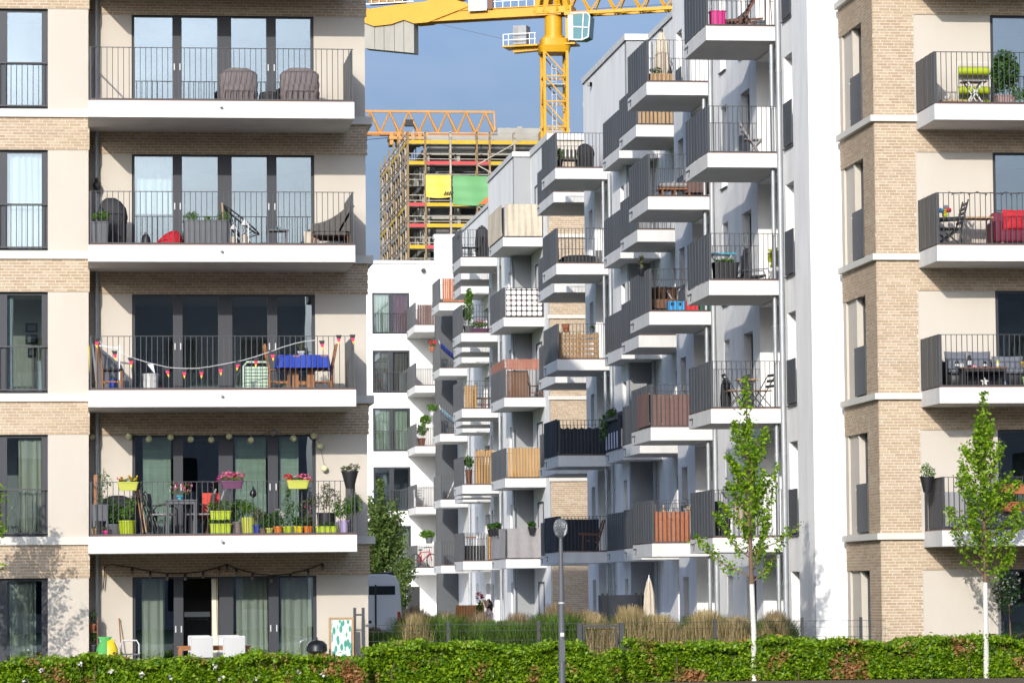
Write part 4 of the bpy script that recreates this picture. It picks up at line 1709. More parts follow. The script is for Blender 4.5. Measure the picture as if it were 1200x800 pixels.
    for nm, lb, m_, x, r, h in (('yellow_pole', 'thin yellow pole leaning at the bay end of the pennant balcony', YELLOW, 107, .015, .95), ('wooden_pole', 'thin wooden pole standing beside the yellow pole', PINE, 113, .018, 1.0)):
        t = thing(nm, lb, 'pole', (U(x, 74.2), 74.2, Z))
        MB().tube([(0, 0, 0), (-.05 if m_ is YELLOW else 0, .12, h)], r, 6).build('shaft', m_, t)
        MB().ball((-.05 if m_ is YELLOW else 0, .12, h), r * 1.4, 6).build('knob', m_, t)
    plant('blue_flowerpot', 'small royal blue pot under the wooden chair', (U(132, 74.1), 74.15, Z), BLUEF, r=.075, h=.26, n=10, stems=False, fol=[((0, 0, .28), (.05, .05, .03), 1)])
    t = thing('bucket', 'white plastic bucket on the balcony floor', 'bucket', (U(176.5), v, Z))
    pot_round(MB(), .17, at(176, 438, v)[1] - Z, .012, 20, .86).build('pail', WHITEP, t, smooth=True)
    hh = at(176, 438, v)[1] - Z
    MB().tube([(-.18, 0, hh - .03), (-.12, -.16, hh - .14), (.12, -.16, hh - .14), (.18, 0, hh - .03)], .006, 6).build('handle', STEEL, t)
    t = thing('folded_lounger', 'pale green plastic lounger back standing by the blue table', 'lounger', (U(301, 74.2), 74.25, Z))
    w, h = U(316) - U(285.5), at(300, 424, 74.2)[1] - Z
    fr = MB()
    fr.tube([(-w / 2, 0, 0), (-w / 2, 0, h * .86), (-w / 2 + .07, 0, h), (w / 2 - .07, 0, h), (w / 2, 0, h * .86), (w / 2, 0, 0)], .025, 8)
    MG = mat('pale_green_plastic', (.42, .55, .43), .45, .06)
    fr.build('frame', MG, t, smooth=True)
    for i in range(7):
        MB().box(-w / 2 + .03, w / 2 - .03, -.012, .012, .06 + i * (h - .14) / 7, .06 + (i + .78) * (h - .14) / 7).build('slat', MG, t)
    plant('table_plant', 'small green plant in a pale bowl on the blue tablecloth', (U(353.5), v, Z + .73), WHITEP, r=.08, h=.1, n=130, leaf=.03,
          fol=[((0, 0, .2), (.09, .09, .1), 1)], fm=LEAFG)
    t = thing('dark_vase', 'small dark vase beside the plant on the blue tablecloth', 'vase', (U(359), v, Z + .73))
    MB().lathe((0, 0, 0), [(.035, 0), (.05, .06), (.03, .14), (.035, .17)], 12).build('body', BLACK, t, smooth=True)
    MB().tube([(0, 0, .16), (.02, 0, .24)], .005, 5).build('twig', BARK, t)
    # bunting
    cord = [(113, 397), (121, 404), (139, 412), (158, 420), (178, 426), (198, 430.5), (214, 431.5), (230, 431.5), (246, 429.5), (262, 426.5), (285, 422), (305, 416), (318, 411.5), (330, 407), (345, 402.5), (356, 400), (370, 398.5)]
    vv = 73.27
    P = [Vector((at(x, y, vv)[0], vv, at(x, y, vv)[1])) for x, y in cord]
    t = thing('bunting', 'string of black red and gold pennants along the railing', 'bunting', P[0])
    MB().tube([p - P[0] for p in P], .0075, 6).build('cord', WHITEP, t)
    FB, FR, FG = BLACKF, mat('pennant_red', (.72, .03, .10), .7, .05), mat('pennant_gold', (.85, .55, .02), .7, .05)
    pen = [(113.5, 396.5, 0, 1), (134, 411, .15, 1), (153, 419, .1, 0), (176, 426.5, .5, 2), (195, 430.5, .25, 1), (216, 432, 0, 0), (236, 432, 0, 0), (258.5, 428.5, .02, 0), (279.5, 423, -.2, 0), (300.5, 419, -.12, 0), (319, 411.5, .1, 1),
           (377, 399, .1, 0), (397, 392.5, 0, 0), (413, 392, .1, 0)]
    for x, y, skew, kind in pen:
        u, z = at(x, y, vv)
        w, hgt = .125, .21
        q = MB()
        for j, (a, b) in enumerate(((0, .34), (.34, .67), (.67, 1))):
            wa, wb = w * (1 - a), w * (1 - b)
            pts = [(-wa / 2 + skew * a * .2, -.012 * a, -hgt * a), (wa / 2 + skew * a * .2, -.012 * a, -hgt * a), (wb / 2 + skew * b * .2, -.02 * b, -hgt * b), (-wb / 2 + skew * b * .2, -.02 * b, -hgt * b)]
            q.add(pts + [(p[0], p[1] + .004, p[2]) for p in pts], [(0, 1, 2, 3), (7, 6, 5, 4), (0, 4, 5, 1), (2, 6, 7, 3)], 0 if kind == 2 else j)
        o = q.build('pennant', [WHITEP, WHITEP, WHITEP] if kind == 2 else [FB, FR, FG], t)
        o.location = Vector((u, vv - .012, z)) - P[0]

    # fourth: the flower balcony
    k, v = 1, 73.75
    Z = flz(k)
    U = lambda x, vv=v: at(x, 620, vv)[0]
    H = lambda y, vv=v: at(260, y, vv)[1] - Z
    hv = 73.19
    def hung(label, x, ybot, ytop, w, pm, flw, nm='railing_box'):
        zb = at(x, ybot, hv)[1]
        plant(nm, label, (at(x, ybot, hv)[0], hv - .02, zb), pm, r=.085, h=at(x, ytop, hv)[1] - zb, trough=w, taper=.84, leaf=.045, n=110, cat='flower box',
              fol=[((-w * .3, 0, .2), (w * .22, .1, .06), 1), ((w * .05, 0, .21), (w * .25, .1, .07), 1), ((w * .3, 0, .2), (w * .22, .1, .06), 1)], flowers=flw, hang=w * .7, stems=False, fm=LEAFA,
              group='flower boxes hung on the railing')
    hung('lime flower box with yellow and few red blooms hung on the railing', 150, 574.5, 564.5, .42, LIMEP,
         [(FYEL, (.1, -.02, .26), (.11, .08, .06), 26, .055), (FRED, (-.16, 0, .23), (.07, .06, .05), 12, .05), (FYEL, (-.08, 0, .25), (.07, .06, .04), 6, .04)])
    hung('aubergine flower box overflowing with salmon pink blooms', 272, 572.5, 563, .46, PURP,
         [(FPINK, (-.1, -.03, .27), (.16, .09, .08), 60, .06), (FPINK, (.14, -.03, .27), (.14, .09, .08), 50, .06), (FMAG, (-.28, -.03, .19), (.05, .05, .07), 14, .05), (FRED, (.02, 0, .29), (.1, .06, .06), 12, .05)])
    hung('lime flower box with red and pink blooms hung beside the balcony end', 349, 572.5, 562.5, .46, LIMEP,
         [(FRED, (-.2, -.03, .24), (.1, .08, .07), 40, .055), (FPINK, (.1, -.03, .25), (.16, .08, .07), 44, .06), (FWHT, (-.05, -.03, .24), (.05, .05, .05), 10, .05), (FRED, (.25, -.02, .2), (.05, .06, .05), 12, .05)])
    # hanging black pot on the end corner
    zb = at(408, 572, hv)[1]
    plant('corner_pot', 'black tapered pot with brownish herbs hooked over the railing corner', (at(410, 572, hv)[0], hv - .02, zb), BLACK, r=.17, h=.36, taper=.52, n=170, leaf=.045,
          fol=[((-.08, 0, .4), (.13, .12, .07), 1), ((.09, 0, .43), (.13, .12, .1), 1)], fm=LEAFG, stems=False, hang=.2)
    # grey planter on legs with a climber
    t = thing('raised_planter', 'slate grey raised planter with a tomato plant at the drainpipe end', 'planter', (U(118), v + .05, Z))
    w, h = .37, H(590)
    pot_trough(MB(), w, .36, .34, .9).build('box', GREYP, t, smooth=True).location = (0, 0, h - .34)
    for sx in (-1, 1):
        for sy in (-1, 1):
            MB().bar((sx * (w / 2 - .05), sy * .13, 0), (sx * (w / 2 - .05), sy * .13, h - .335), .05).build('leg', GREYP, t)
    MB().box(-.14, -.07, -.03, 0, h - .05, H(555)).build('stake', TEAK, t)
    leaves('foliage', np.concatenate([cloud((.03, 0, h + .12), (.2, .14, .1), 90, 41), cloud((.02, .02, h + .42), (.13, .1, .3), 130, 42), cloud((.14, 0, h + .5), (.14, .08, .16), 50, 43)]), .05, LEAFB, t, seed=44)
    MB().tube([(.02, 0, h - .05), (.03, 0, h + .4), (.07, 0, h + .75)], .008, 5).build('stem', LEAFB, t)
    plant('clay_pot', 'small sand coloured pot under the raised planter', (U(110.5), v - .25, Z), SAND, r=.065, h=.15, n=8, fol=[((0, 0, .16), (.04, .04, .03), 1)], stems=False)
    plant('pink_pot', 'small bright pink pot on the floor beside the raised planter', (U(124), v - .3, Z), PINKP, r=.052, h=.1, n=26, fol=[((0, 0, .14), (.08, .06, .06), 1)], fm=LEAFG, stems=False)
    plant('slate_pot', 'round slate pot with dark leaves next to the tall lime planter', (U(133.5), v, Z), GREYP, r=.17, h=.24, n=260, leaf=.06, fol=[((.03, 0, .5), (.2, .18, .26), 1)], fm=LEAFB)
    plant('ribbed_lime_planter', 'tall ribbed lime planter with a leafy shrub at the drainpipe end', (U(149), v - .15, Z), LIME, r=.18, h=H(609), taper=.84, n=240, leaf=.05,
          fol=[((0, 0, .47), (.17, .15, .13), 2), ((.08, .05, .66), (.12, .12, .16), 2)])
    # covered kettle + folded chairs
    t = thing('covered_barbecue', 'low round barbecue under a black cover behind the lime planter', 'barbecue', (U(138, 74.5), 74.5, Z))
    MB().loft([(0, .38, .34), (.5, .42, .36), (.62, .4, .34), (.78, .3, .26), (.85, .12, .1)], 26, 2.4).build('cover', BLACKF, t, smooth=True)
    MB().box(.3, .62, -.2, .2, .62, .66).build('side_shelf', BLACK, t)
    for i in range(2):
        t = thing('folding_chair', ['folded black garden chair leaning closest to the potting table', 'folded black garden chair leaning next to the broom handles'][i], 'chair', (U(168 + 6.5 * i, 74.3), 74.25 + .1 * i, Z), 0, 'folded black garden chairs')
        for dx in (0, .06):
            MB().tube([(.28 - dx, 0, 0), (-.02 - dx, .1, .85), (-.08 - dx, .12, .93), (-.12 - dx, .14, .85)], .016, 6).build('frame', BLACK, t, smooth=True)
            MB().tube([(.05 - dx, .04, 0), (.2 - dx, .06, .5)], .012, 6).build('leg', BLACK, t)
        MB().sheet(lambda a, b: (.22 - .26 * b + .02 * math.sin(4 * b), .02 + .1 * b - .35 * (a - .5) * .6, .2 + .62 * b), 4, 8, th=(.01, 0, 0)).build('backrest', GREYP, t, smooth=True)
    for i, (x, m_) in enumerate(((163, TEAK), (167, PINE))):
        t = thing('broom', ['reddish broom handle leaning by the folded garden chairs', 'pale wooden broom handle leaning by the folded garden chairs'][i], 'broom', (U(x + 2), v - .1, Z), 0)
        MB().tube([(.05, 0, 0), (-.1, .1, 1.05 - .1 * i)], .014, 6).build('handle', m_, t)
        MB().box(-.02, .12, -.04, .04, .0, .06).build('brush', BLACK, t)
    table('dark anthracite garden table standing in the middle of the flower balcony', (U(212, 74.2), 74.2, Z), .66, .7, .74, GREYP, GREYP, lw=.055)
    plant('table_bouquet', 'bouquet of magenta and pink blooms standing on the dark garden table', (U(211, 74.1), 74.1, Z + .742), mat('sky_blue_glaze', (.1, .45, .6), .3), r=.06, h=.09, n=70, leaf=.05,
          fol=[((-.1, 0, .25), (.13, .1, .15), 1), ((.12, 0, .22), (.13, .1, .12), 1)],
          flowers=[(FMAG, (-.12, -.05, .3), (.1, .06, .08), 16, .05), (FPINK, (.15, -.05, .25), (.13, .06, .12), 24, .05), (FWHT, (-.2, -.04, .22), (.04, .04, .09), 8, .04), (FRED, (.05, 0, .35), (.2, .05, .08), 8, .04)])
    for i, (x, r_) in enumerate(((192, 80), (233, -80))):
        t = thing('metal_armchair', ['black tube armchair on the drainpipe side of the dark table', 'black tube armchair on the stack side of the dark table'][i], 'chair', (U(x, 74.3), 74.3, Z), rad(r_), 'black tube armchairs')
        superbox(MB(), 0, 0, .42, .46, .25, .24, .015).build('seat', LGREYF, t, smooth=True)
        for s in (-1, 1):
            MB().tube([(s * .27, -.25, 0), (s * .27, -.24, .55), (s * .27, -.1, .66), (s * .27, .2, .62), (s * .27, .27, .5), (s * .26, .3, 0)], .013, 6).build('frame', BLACK, t, smooth=True)
        MB().sheet(lambda a, b: ((a - .5) * .46, .24 + .07 * b, .46 + .42 * b), 6, 6, th=(0, .01, 0)).build('backrest', BLACK, t, smooth=True)
    t = thing('deckchair', 'red canvas deckchair with grey arms behind the stacked lime boxes', 'deckchair', (U(249, 74.5), 74.5, Z), 0)
    MB().sheet(lambda a, b: (-.2 + .36 * a, .1 + .15 * b, .35 + .55 * b), 6, 6, th=(0, .01, 0)).build('cloth', mat('deckchair_red', (.5, .05, .03), .8, .1), t, smooth=True)
    for x in (-.02, .17):
        MB().bar((x - .18, -.05, .25), (x + .1, .12, .98), .035, .02).build('arm', LGREYF, t)
        MB().bar((x - .1, .3, 0), (x, .1, .6), .03, .02).build('leg', TEAK, t)
    # stacked lime boxes
    for i, (yb, yt) in enumerate(((627, 613.5), (609, 598.5))):
        zb = H(yb) if i else 0
        plant('stacking_box', ['lower lime box of the stacked strawberry planter', 'upper lime box of the stacked strawberry planter'][i], (U(258), v - .25, Z + (zb if i else 0)), LIME, r=.1, h=H(yt) - zb, trough=U(270.5) - U(245.5), taper=.93,
              n=150, leaf=.05, fol=[((-.14, -.02, .28), (.14, .11, .1), 1), ((.1, -.02, .3), (.15, .11, .12), 1)], stems=False, group='stacked lime boxes')
    plant('taupe_pot', 'square taupe pot with a bushy shrub beside the lime boxes', (U(277), v - .05, Z), mat('taupe_plastic', (.16, .13, .12), .6), r=.14, h=.27, n=330, leaf=.055, fol=[((0, 0, .48), (.2, .17, .22), 1), ((.05, .05, .62), (.16, .14, .12), 1)], fm=LEAFB, taper=.9)
    plant('tall_lime_pot', 'tall square yellow-lime pot with a round green shrub', (U(290.5), v - .2, Z), LIMEP, r=.145, h=H(606.5), taper=.82, n=300, leaf=.05, fol=[((0, 0, .53), (.2, .17, .13), 2), ((-.06, .03, .6), (.15, .14, .12), 1)])
    t = thing('oil_torch', 'black drop shaped garden torch rising above the pots', 'torch', (U(296.5), v - .1, Z))
    MB().tube([(0, 0, 0), (0, 0, .78)], .008, 6).build('pole', BLACK, t)
    MB().lathe((0, 0, .76), [(.01, 0), (.06, .04), (.076, .09), (.055, .15), (.02, .2), (.006, .24)], 16).build('drop', mat('polished_black_metal', (.03, .03, .035), .2, .05, metal=.6), t, smooth=True)
    MB().lathe((0, 0, 0), [(.07, 0), (.07, .015), (.02, .03)], 12).build('foot', BLACK, t)
    for lb, nm, x, pm, r, h, fl_, fm_, fw_ in (
            ('dark blue pot with reddish shrub behind the tall lime pot', 'blue_pot', 300, mat('dark_blue_glaze', (.02, .04, .22), .3), .075, .2, [((.05, 0, .4), (.17, .12, .16), 1)], LEAFG, None),
            ('brown pot with trailing leaves beside the dark blue pot', 'brown_pot', 307.5, BARK, .085, .12, [((0, 0, .22), (.13, .1, .1), 1), ((.03, 0, .36), (.07, .07, .1), 1)], LEAFB, None),
            ('small yellow-lime pot with broad leaves', 'lime_pot', 315, LIMEP, .075, .135, [((0, 0, .25), (.11, .1, .12), 1), ((-.02, 0, .36), (.08, .08, .08), 1)], LEAFB, None),
            ('orange pot with broad leaves and white blooms', 'orange_pot', 325, ORANGE, .095, .165, [((0, 0, .28), (.15, .12, .13), 1), ((-.03, 0, .42), (.1, .08, .06), 1)], LEAFB, [(FWHT, (.0, -.03, .48), (.08, .05, .05), 16, .05)]),
            ('lime pot with a tall conical shrub between orange and yellow pots', 'lime_pot', 336.5, LIME, .105, .165, [((0, 0, .35), (.17, .14, .2), 2), ((0, 0, .62), (.13, .11, .2), 2), ((0, 0, .85), (.06, .06, .12), 1), ((.14, 0, .55), (.12, .1, .12), 1)], LEAFB, [(FWHT, (-.13, -.06, .4), (.08, .05, .04), 14, .05)]),
            ('bright yellow pot with low green leaves', 'yellow_pot', 349, YELLOW, .1, .165, [((0, 0, .26), (.14, .12, .11), 1)], LEAFB, None),
            ('orange pot with a dark red twiggy plant', 'orange_pot', 360, ORANGE, .095, .165, [((0, 0, .27), (.14, .12, .12), 2), ((-.06, .05, .55), (.13, .1, .2), 1), ((.06, .05, .7), (.1, .08, .12), 1)], LEAFG, [(FMAG, (-.04, 0, .5), (.12, .08, .18), 16, .035)])):
        plant(nm, lb, (U(x), v - .28, Z), pm, r=r, h=h, fol=fl_, fm=fm_, flowers=fw_, n=190, leaf=.055, taper=.8)
    plant('long_lime_box', 'long low lime box with grey-green sage in front of dark pots', (U(381.5), v - .28, Z), LIME, r=.09, h=.16, trough=U(394) - U(368.5), taper=.93, n=60, leaf=.05, fol=[((0, 0, .2), (.2, .08, .06), 1)], stems=False, fm=LEAFB)
    plant('tall_black_pot', 'tall black pot with airy white flowering shrub behind the long lime box', (U(383), v + .1, Z), BLACK, r=.2, h=.45, taper=.85, n=420, leaf=.045,
          fol=[((-.1, 0, .68), (.2, .15, .2), 1), ((.14, 0, .72), (.2, .15, .22), 1), ((.02, 0, .95), (.15, .1, .14), .6)], fm=LEAFG, flowers=[(FWHT, (.05, -.05, .75), (.26, .12, .25), 34, .035)])
    plant('lavender_pot', 'ribbed lavender pot with a leafy citrus shrub at the railing corner', (U(402), v - .28, Z), LAV, r=.115, h=H(610.5), taper=.66, n=360, leaf=.07,
          fol=[((-.06, 0, .5), (.2, .15, .2), 2), ((.14, 0, .6), (.17, .14, .2), 2), ((.28, .02, .62), (.12, .1, .25), 1)], fm=LEAFA, flowers=[(FYEL, (0, -.08, .27), (.06, .04, .03), 6, .05)])
    # paper lanterns along the brick band
    pts = [(107.5, 512), (151, 511), (174.5, 514), (200, 512), (223.5, 514.5), (247.5, 515), (268.5, 511), (294, 515.5), (320, 507), (344, 513.5), (367.5, 510.5), (375, 522.5), (380, 548.5)]
    vv = 75.50
    t0 = thing('lantern_cord', 'thin cord carrying paper lanterns under the brick band', 'cord', (at(151, 511, vv)[0], vv, at(151, 511, vv)[1]))
    c = MB()
    base = Vector(t0.location)
    PP = [Vector((at(x, y - 3.5, vv)[0], vv + .06, at(x, y - 3.5, vv)[1])) - base for x, y in pts]
    for a, b in zip(PP[:-1], PP[1:]):
        m_ = (a + b) / 2 + Vector((0, 0, -.02))
        c.tube([a, m_, b], .004, 5)
    c.build('cord', RAIL, t0)
    PL = mat('paper_lantern', (.72, .72, .42), .8, .06)
    for i, (x, y) in enumerate(pts):
        u, z = at(x, y, vv)
        o = thing('paper_lantern', ['pale yellow paper lantern at the drainpipe', 'pale yellow paper lantern above the cream panel by the drainpipe', 'pale yellow paper lantern above the first door leaf', 'pale yellow paper lantern above the first dark mullion', 'pale yellow paper lantern above the second door leaf',
                                    'pale yellow paper lantern above the left part of the wide middle post', 'pale yellow paper lantern hung high above the wide middle post', 'pale yellow paper lantern above the third door leaf', 'grey white paper lantern hung highest of the row',
                                    'pale yellow paper lantern above the fourth door leaf', 'pale yellow paper lantern at the door head corner', 'pale yellow paper lantern below the door head corner', 'pale yellow paper lantern hung lowest on the cream wall'][i],
                  'paper lantern', (u, vv, z), 0, 'paper lanterns on a cord')
        MB().ball((0, 0, 0), .07, 14).build('shade', PL if i != 8 else LGREYF, o, smooth=True)
        MB().tube([(0, 0, .068), (0, .05, .1)], .012, 6).build('cap', STEEL, o)

    # terrace
    Zt = .0
    v = 74.2
    U = lambda x, vv=v: at(x, 700, vv)[0]
    structure(MB().box(-4, 6.1, 72.75, 75.6, -.095, 0).build('terrace', mat('terrace_slabs', (.30, .28, .25), .9, .12, 1.5)))
    table('slatted teak dining table on the terrace between white chairs', (U(250, 74.0), 73.95, Zt), 1.5, .8, .74, TEAK, TEAK, slats=6, lw=.07)
    for i, (x, vv, rz) in enumerate(((233.5, 74.5, 0), (268, 74.5, 0), (236, 73.5, 180), (273.5, 73.5, 180))):
        chair(['white mesh chair at the wall side of the teak table, by the open door', 'white mesh chair at the wall side of the teak table, by the curtained door', 'white mesh chair on the hedge side of the teak table, near the open door',
               'white mesh chair on the hedge side of the teak table, near the curtains'][i], (U(x, vv), vv, Zt), rad(rz), WHITEP, w=.46, bh=.93, mesh_back=WHITEP, seatm=WHITEP, lw=.03, group='white chairs at the teak table')
    t = thing('step_stool', 'white steel step stool folded open on the terrace', 'step stool', (U(152, 74.3), 74.3, Zt))
    MB().tube([(-.19, -.1, 0), (-.19, .04, .78), (-.14, .05, .86), (.14, .05, .86), (.19, .04, .78), (.19, -.1, 0)], .018, 8).build('frame', WHITEP, t, smooth=True)
    for x in (-.17, .17):
        MB().tube([(x, .3, 0), (x, .02, .55)], .014, 6).build('leg', WHITEP, t)
    MB().box(-.19, .19, -.2, .1, .56, .59).build('step', GREYP, t)
    MB().box(-.17, .17, -.26, -.1, .28, .31).build('step', GREYP, t)
    t = thing('broom', 'broom with a wooden handle leaning on the cream terrace wall', 'broom', (U(143, 75.2), 75.2, Zt))
    MB().tube([(.03, 0, 0), (-.06, .35, at(138, 724, 75.4)[1])], .014, 6).build('handle', TEAK, t)
    MB().box(-.1, .16, -.04, .04, 0, .09).build('brush', mat('broom_bristle', (.5, .3, .08), .9), t)
    t = thing('plant_shelf', 'narrow dark wooden plant shelf in the corner by the drainpipe', 'shelf', (at(108, 720, 75.2)[0], 75.25, Zt))
    w = .22
    for x in (-w / 2, w / 2):
        MB().box(x - .012, x + .012, -.12, .12, 0, 1.35 if x > 0 else 1.55).build('side', DTEAK, t)
    for z in (.15, .62, 1.05):
        MB().box(-w / 2 + .013, w / 2 - .013, -.12, .12, z - .025, z).build('shelf_board', DTEAK, t)
    for i, (z, pm) in enumerate(((1.05, TERRA), (.62, GREYP))):
        plant('shelf_pot', ['terracotta pot with a thorny plant on the top board of the plant shelf', 'slate pot with dark leaves on the middle board of the plant shelf'][i], (at(108, 720, 75.2)[0], 75.2, z + .001), pm, r=.08, h=.15, n=70, fol=[((0, 0, .3), (.14, .1, .16), 1)], fm=LEAFB, leaf=.045, cat='potted plant')
    for i, (x, lb, m_) in enumerate(((122.5, 'bag of green garden material behind the hedge', mat('bag_green', (.05, .3, .06), .6)), (128, 'yellow plastic bag of potting earth behind the hedge', YELLOW))):
        t = thing('garden_bag', lb, 'bag', (U(x), v - .4, Zt))
        MB().loft([(0, .18, .13), (.3, .2, .15), (.7, .17, .12), (.86, .1, .05), (.95 - .06 * i, .15, .02)], 18, 2.6).build('sack', m_, t, smooth=True)
        MB().tube([(-.1, -.02, .86), (.1, -.02, .85)], .02, 6).build('tie', WHITEP, t)
    # kettle grill
    t = thing('kettle_grill', 'black kettle barbecue on wooden legs beside the leaf pattern screen', 'barbecue', (U(371, 74.4), 74.4, Zt))
    hb = at(371, 766, 74.4)[1]
    ht = at(371, 752.5, 74.4)[1]
    b = MB()
    b.lathe((0, 0, 0), [(.02, .5), (.16, .53), (.225, .60), (.215, .70), (.222, .705), (.215, .735), (.15, .80), (.05, .83), (.02, .832)], 24)
    b.build('bowl', mat('black_enamel', (.012, .012, .013), .12, .05, spec=.6), t, smooth=True)
    MB().box(-.018, .018, -.018, .018, .83, .885).build('knob', BLACK, t)
    MB().tube([(-.17, 0, .79), (-.3, 0, .88), (-.4, 0, .9)], .008, 6).build('rail', STEEL, t)
    for a in (90, 210, 330):
        c_, s_ = math.cos(rad(a)), math.sin(rad(a))
        MB().bar((.12 * c_, .12 * s_, .55), (.26 * c_, .26 * s_, 0), .035).build('leg', TEAK, t)
    # folding screen with printed leaves
    t = thing('leaf_screen', 'bamboo framed screen with green leaf print leaning on the terrace wall', 'screen', (U(400, 74.9), 74.9, Zt))
    w, h = U(414, 74.9) - U(384.5, 74.9), at(399, 723, 74.9)[1]
    for x in (-w / 2 + .02, w / 2 - .02):
        MB().tube([(x, 0, 0), (x, .05, h)], .022, 8).build('post', PINE, t, smooth=True)
    for z in (.12, h - .02):
        MB().tube([(-w / 2, .05 * z / h, z), (w / 2, .05 * z / h, z)], .02, 8).build('crossbar', PINE, t, smooth=True)
    m, nt, bs = _nt('leaf_print_cloth')
    N, Lk = nt.nodes, nt.links
    tc = N.new('ShaderNodeTexCoord')
    vo = N.new('ShaderNodeTexVoronoi')
    vo.inputs['Scale'].default_value = 7
    mp = N.new('ShaderNodeMapping')
    mp.inputs['Rotation'].default_value = (0, .7, 0)
    mp.inputs['Scale'].default_value = (1.8, 1, .8)
    Lk.new(tc.outputs['Object'], mp.inputs[0])
    Lk.new(mp.outputs[0], vo.inputs[0])
    cr = N.new('ShaderNodeValToRGB')
    cr.color_ramp.interpolation = 'CONSTANT'
    for p, c in ((0, (.06, .25, .20)), (.38, (.20, .42, .34)), (.5, (.75, .74, .68))):
        e = cr.color_ramp.elements.new(p) if p else cr.color_ramp.elements[0]
        e.position = p
        e.color = (*c, 1)
    cr.color_ramp.elements[-1].color = (.75, .74, .68, 1)
    Lk.new(vo.outputs['Distance'], cr.inputs[0])
    Lk.new(cr.outputs[0], bs.inputs['Base Color'])
    bs.inputs['Roughness'].default_value = .85
    MB().sheet(lambda a, b: (-w / 2 + .06 + (w - .12) * a, -.004 + .05 * b + .008 * math.sin(9 * a), .16 + (h - .22) * b), 12, 10, th=(0, .008, 0)).build('cloth', m, t, smooth=True)
    # black gate posts at the gable corner
    t = thing('fence_panel', 'black bar fence panel at the gable corner beside the leaf screen', 'fence', (at(419, 720, 75.0)[0], 75.0, -.06))
    for x in (-.06, .12):
        MB().box(x - .03, x + .03, -.03, .03, 0, 1.55).build('post', RAIL, t)
    MB().box(-.03, .09, -.012, .012, 1.38, 1.42).build('rail', RAIL, t)
    # festoon with dark bulbs over the terrace doors
    vv = 75.52
    fp = [(121, 690), (123, 663), (130, 661), (155, 664.5), (176, 669), (196, 671.5), (217, 671.5), (238, 669), (257, 664), (266, 661), (277, 665.5), (296, 671), (318, 674), (340, 672), (361, 666.5), (378, 660)]
    base = Vector((at(155, 664, vv)[0], vv, at(155, 664, vv)[1]))
    t = thing('festoon', 'dark festoon cord with unlit bulbs across the terrace wall', 'string lights', base)
    P = [Vector((at(x, y, vv)[0], vv, at(x, y, vv)[1])) - base for x, y in fp]
    MB().tube(P, .013, 6).build('cord', BLACK, t)
    for p in P[3:]:
        q = MB()
        q.tube([(0, -.02, 0), (0, -.03, -.07)], .026, 8)
        o = q.build('socket', BLACK, t)
        o.location = p
        q = MB()
        q.ball((0, -.035, -.11), .035, 10, 1.2)
        g = q.build('bulb', mat('smoky_bulb_glass', (.2, .19, .17), .1, .05), o)
    # framed pictures in the lit bay room two floors up
    for i, (y, lb) in enumerate(((384, 'uppermost dark framed picture on the olive wall inside the bay window'), (397.5, 'middle dark framed picture on the olive wall inside the bay window'), (413, 'lowest dark framed picture on the olive wall inside the bay window'))):
        vv = 74.9 + .32 + 1.68
        u, z = at(37, y, vv)
        t = thing('picture_frame', lb, 'picture', (u, vv, z), 0, 'framed pictures in the bay room')
        w, h = (.13, .1) if i < 2 else (.09, .1)
        MB().box(-w, w, -.02, 0, -h, h).build('frame', BLACK, t)
        MB().box(-w + .045, w - .045, -.024, -.0205, -h + .04, h - .04).build('print', LGREYF, t)
    # kitchen seen through the open terrace door
    t = thing('built_in_oven', 'tall dark kitchen unit with a built-in oven behind the open terrace door', 'oven', (at(231, 730, 78.2)[0], 78.2, .0))
    KD = mat('dark_kitchen_front', (.05, .045, .042), .5)
    MB().box(-.45, .6, 0, .5, 0, 2.2).build('cabinet', KD, t)
    MB().box(-.28, .28, -.03, -.002, .72, 1.3).build('oven_door', BLACK, t)
    MB().box(-.28, .28, -.035, -.002, 1.31, 1.42).build('control_strip', STEEL, t)
    MB().tube([(-.24, -.07, 1.26), (.24, -.07, 1.26)], .012, 8).build('handle', STEEL, t)


left_items()


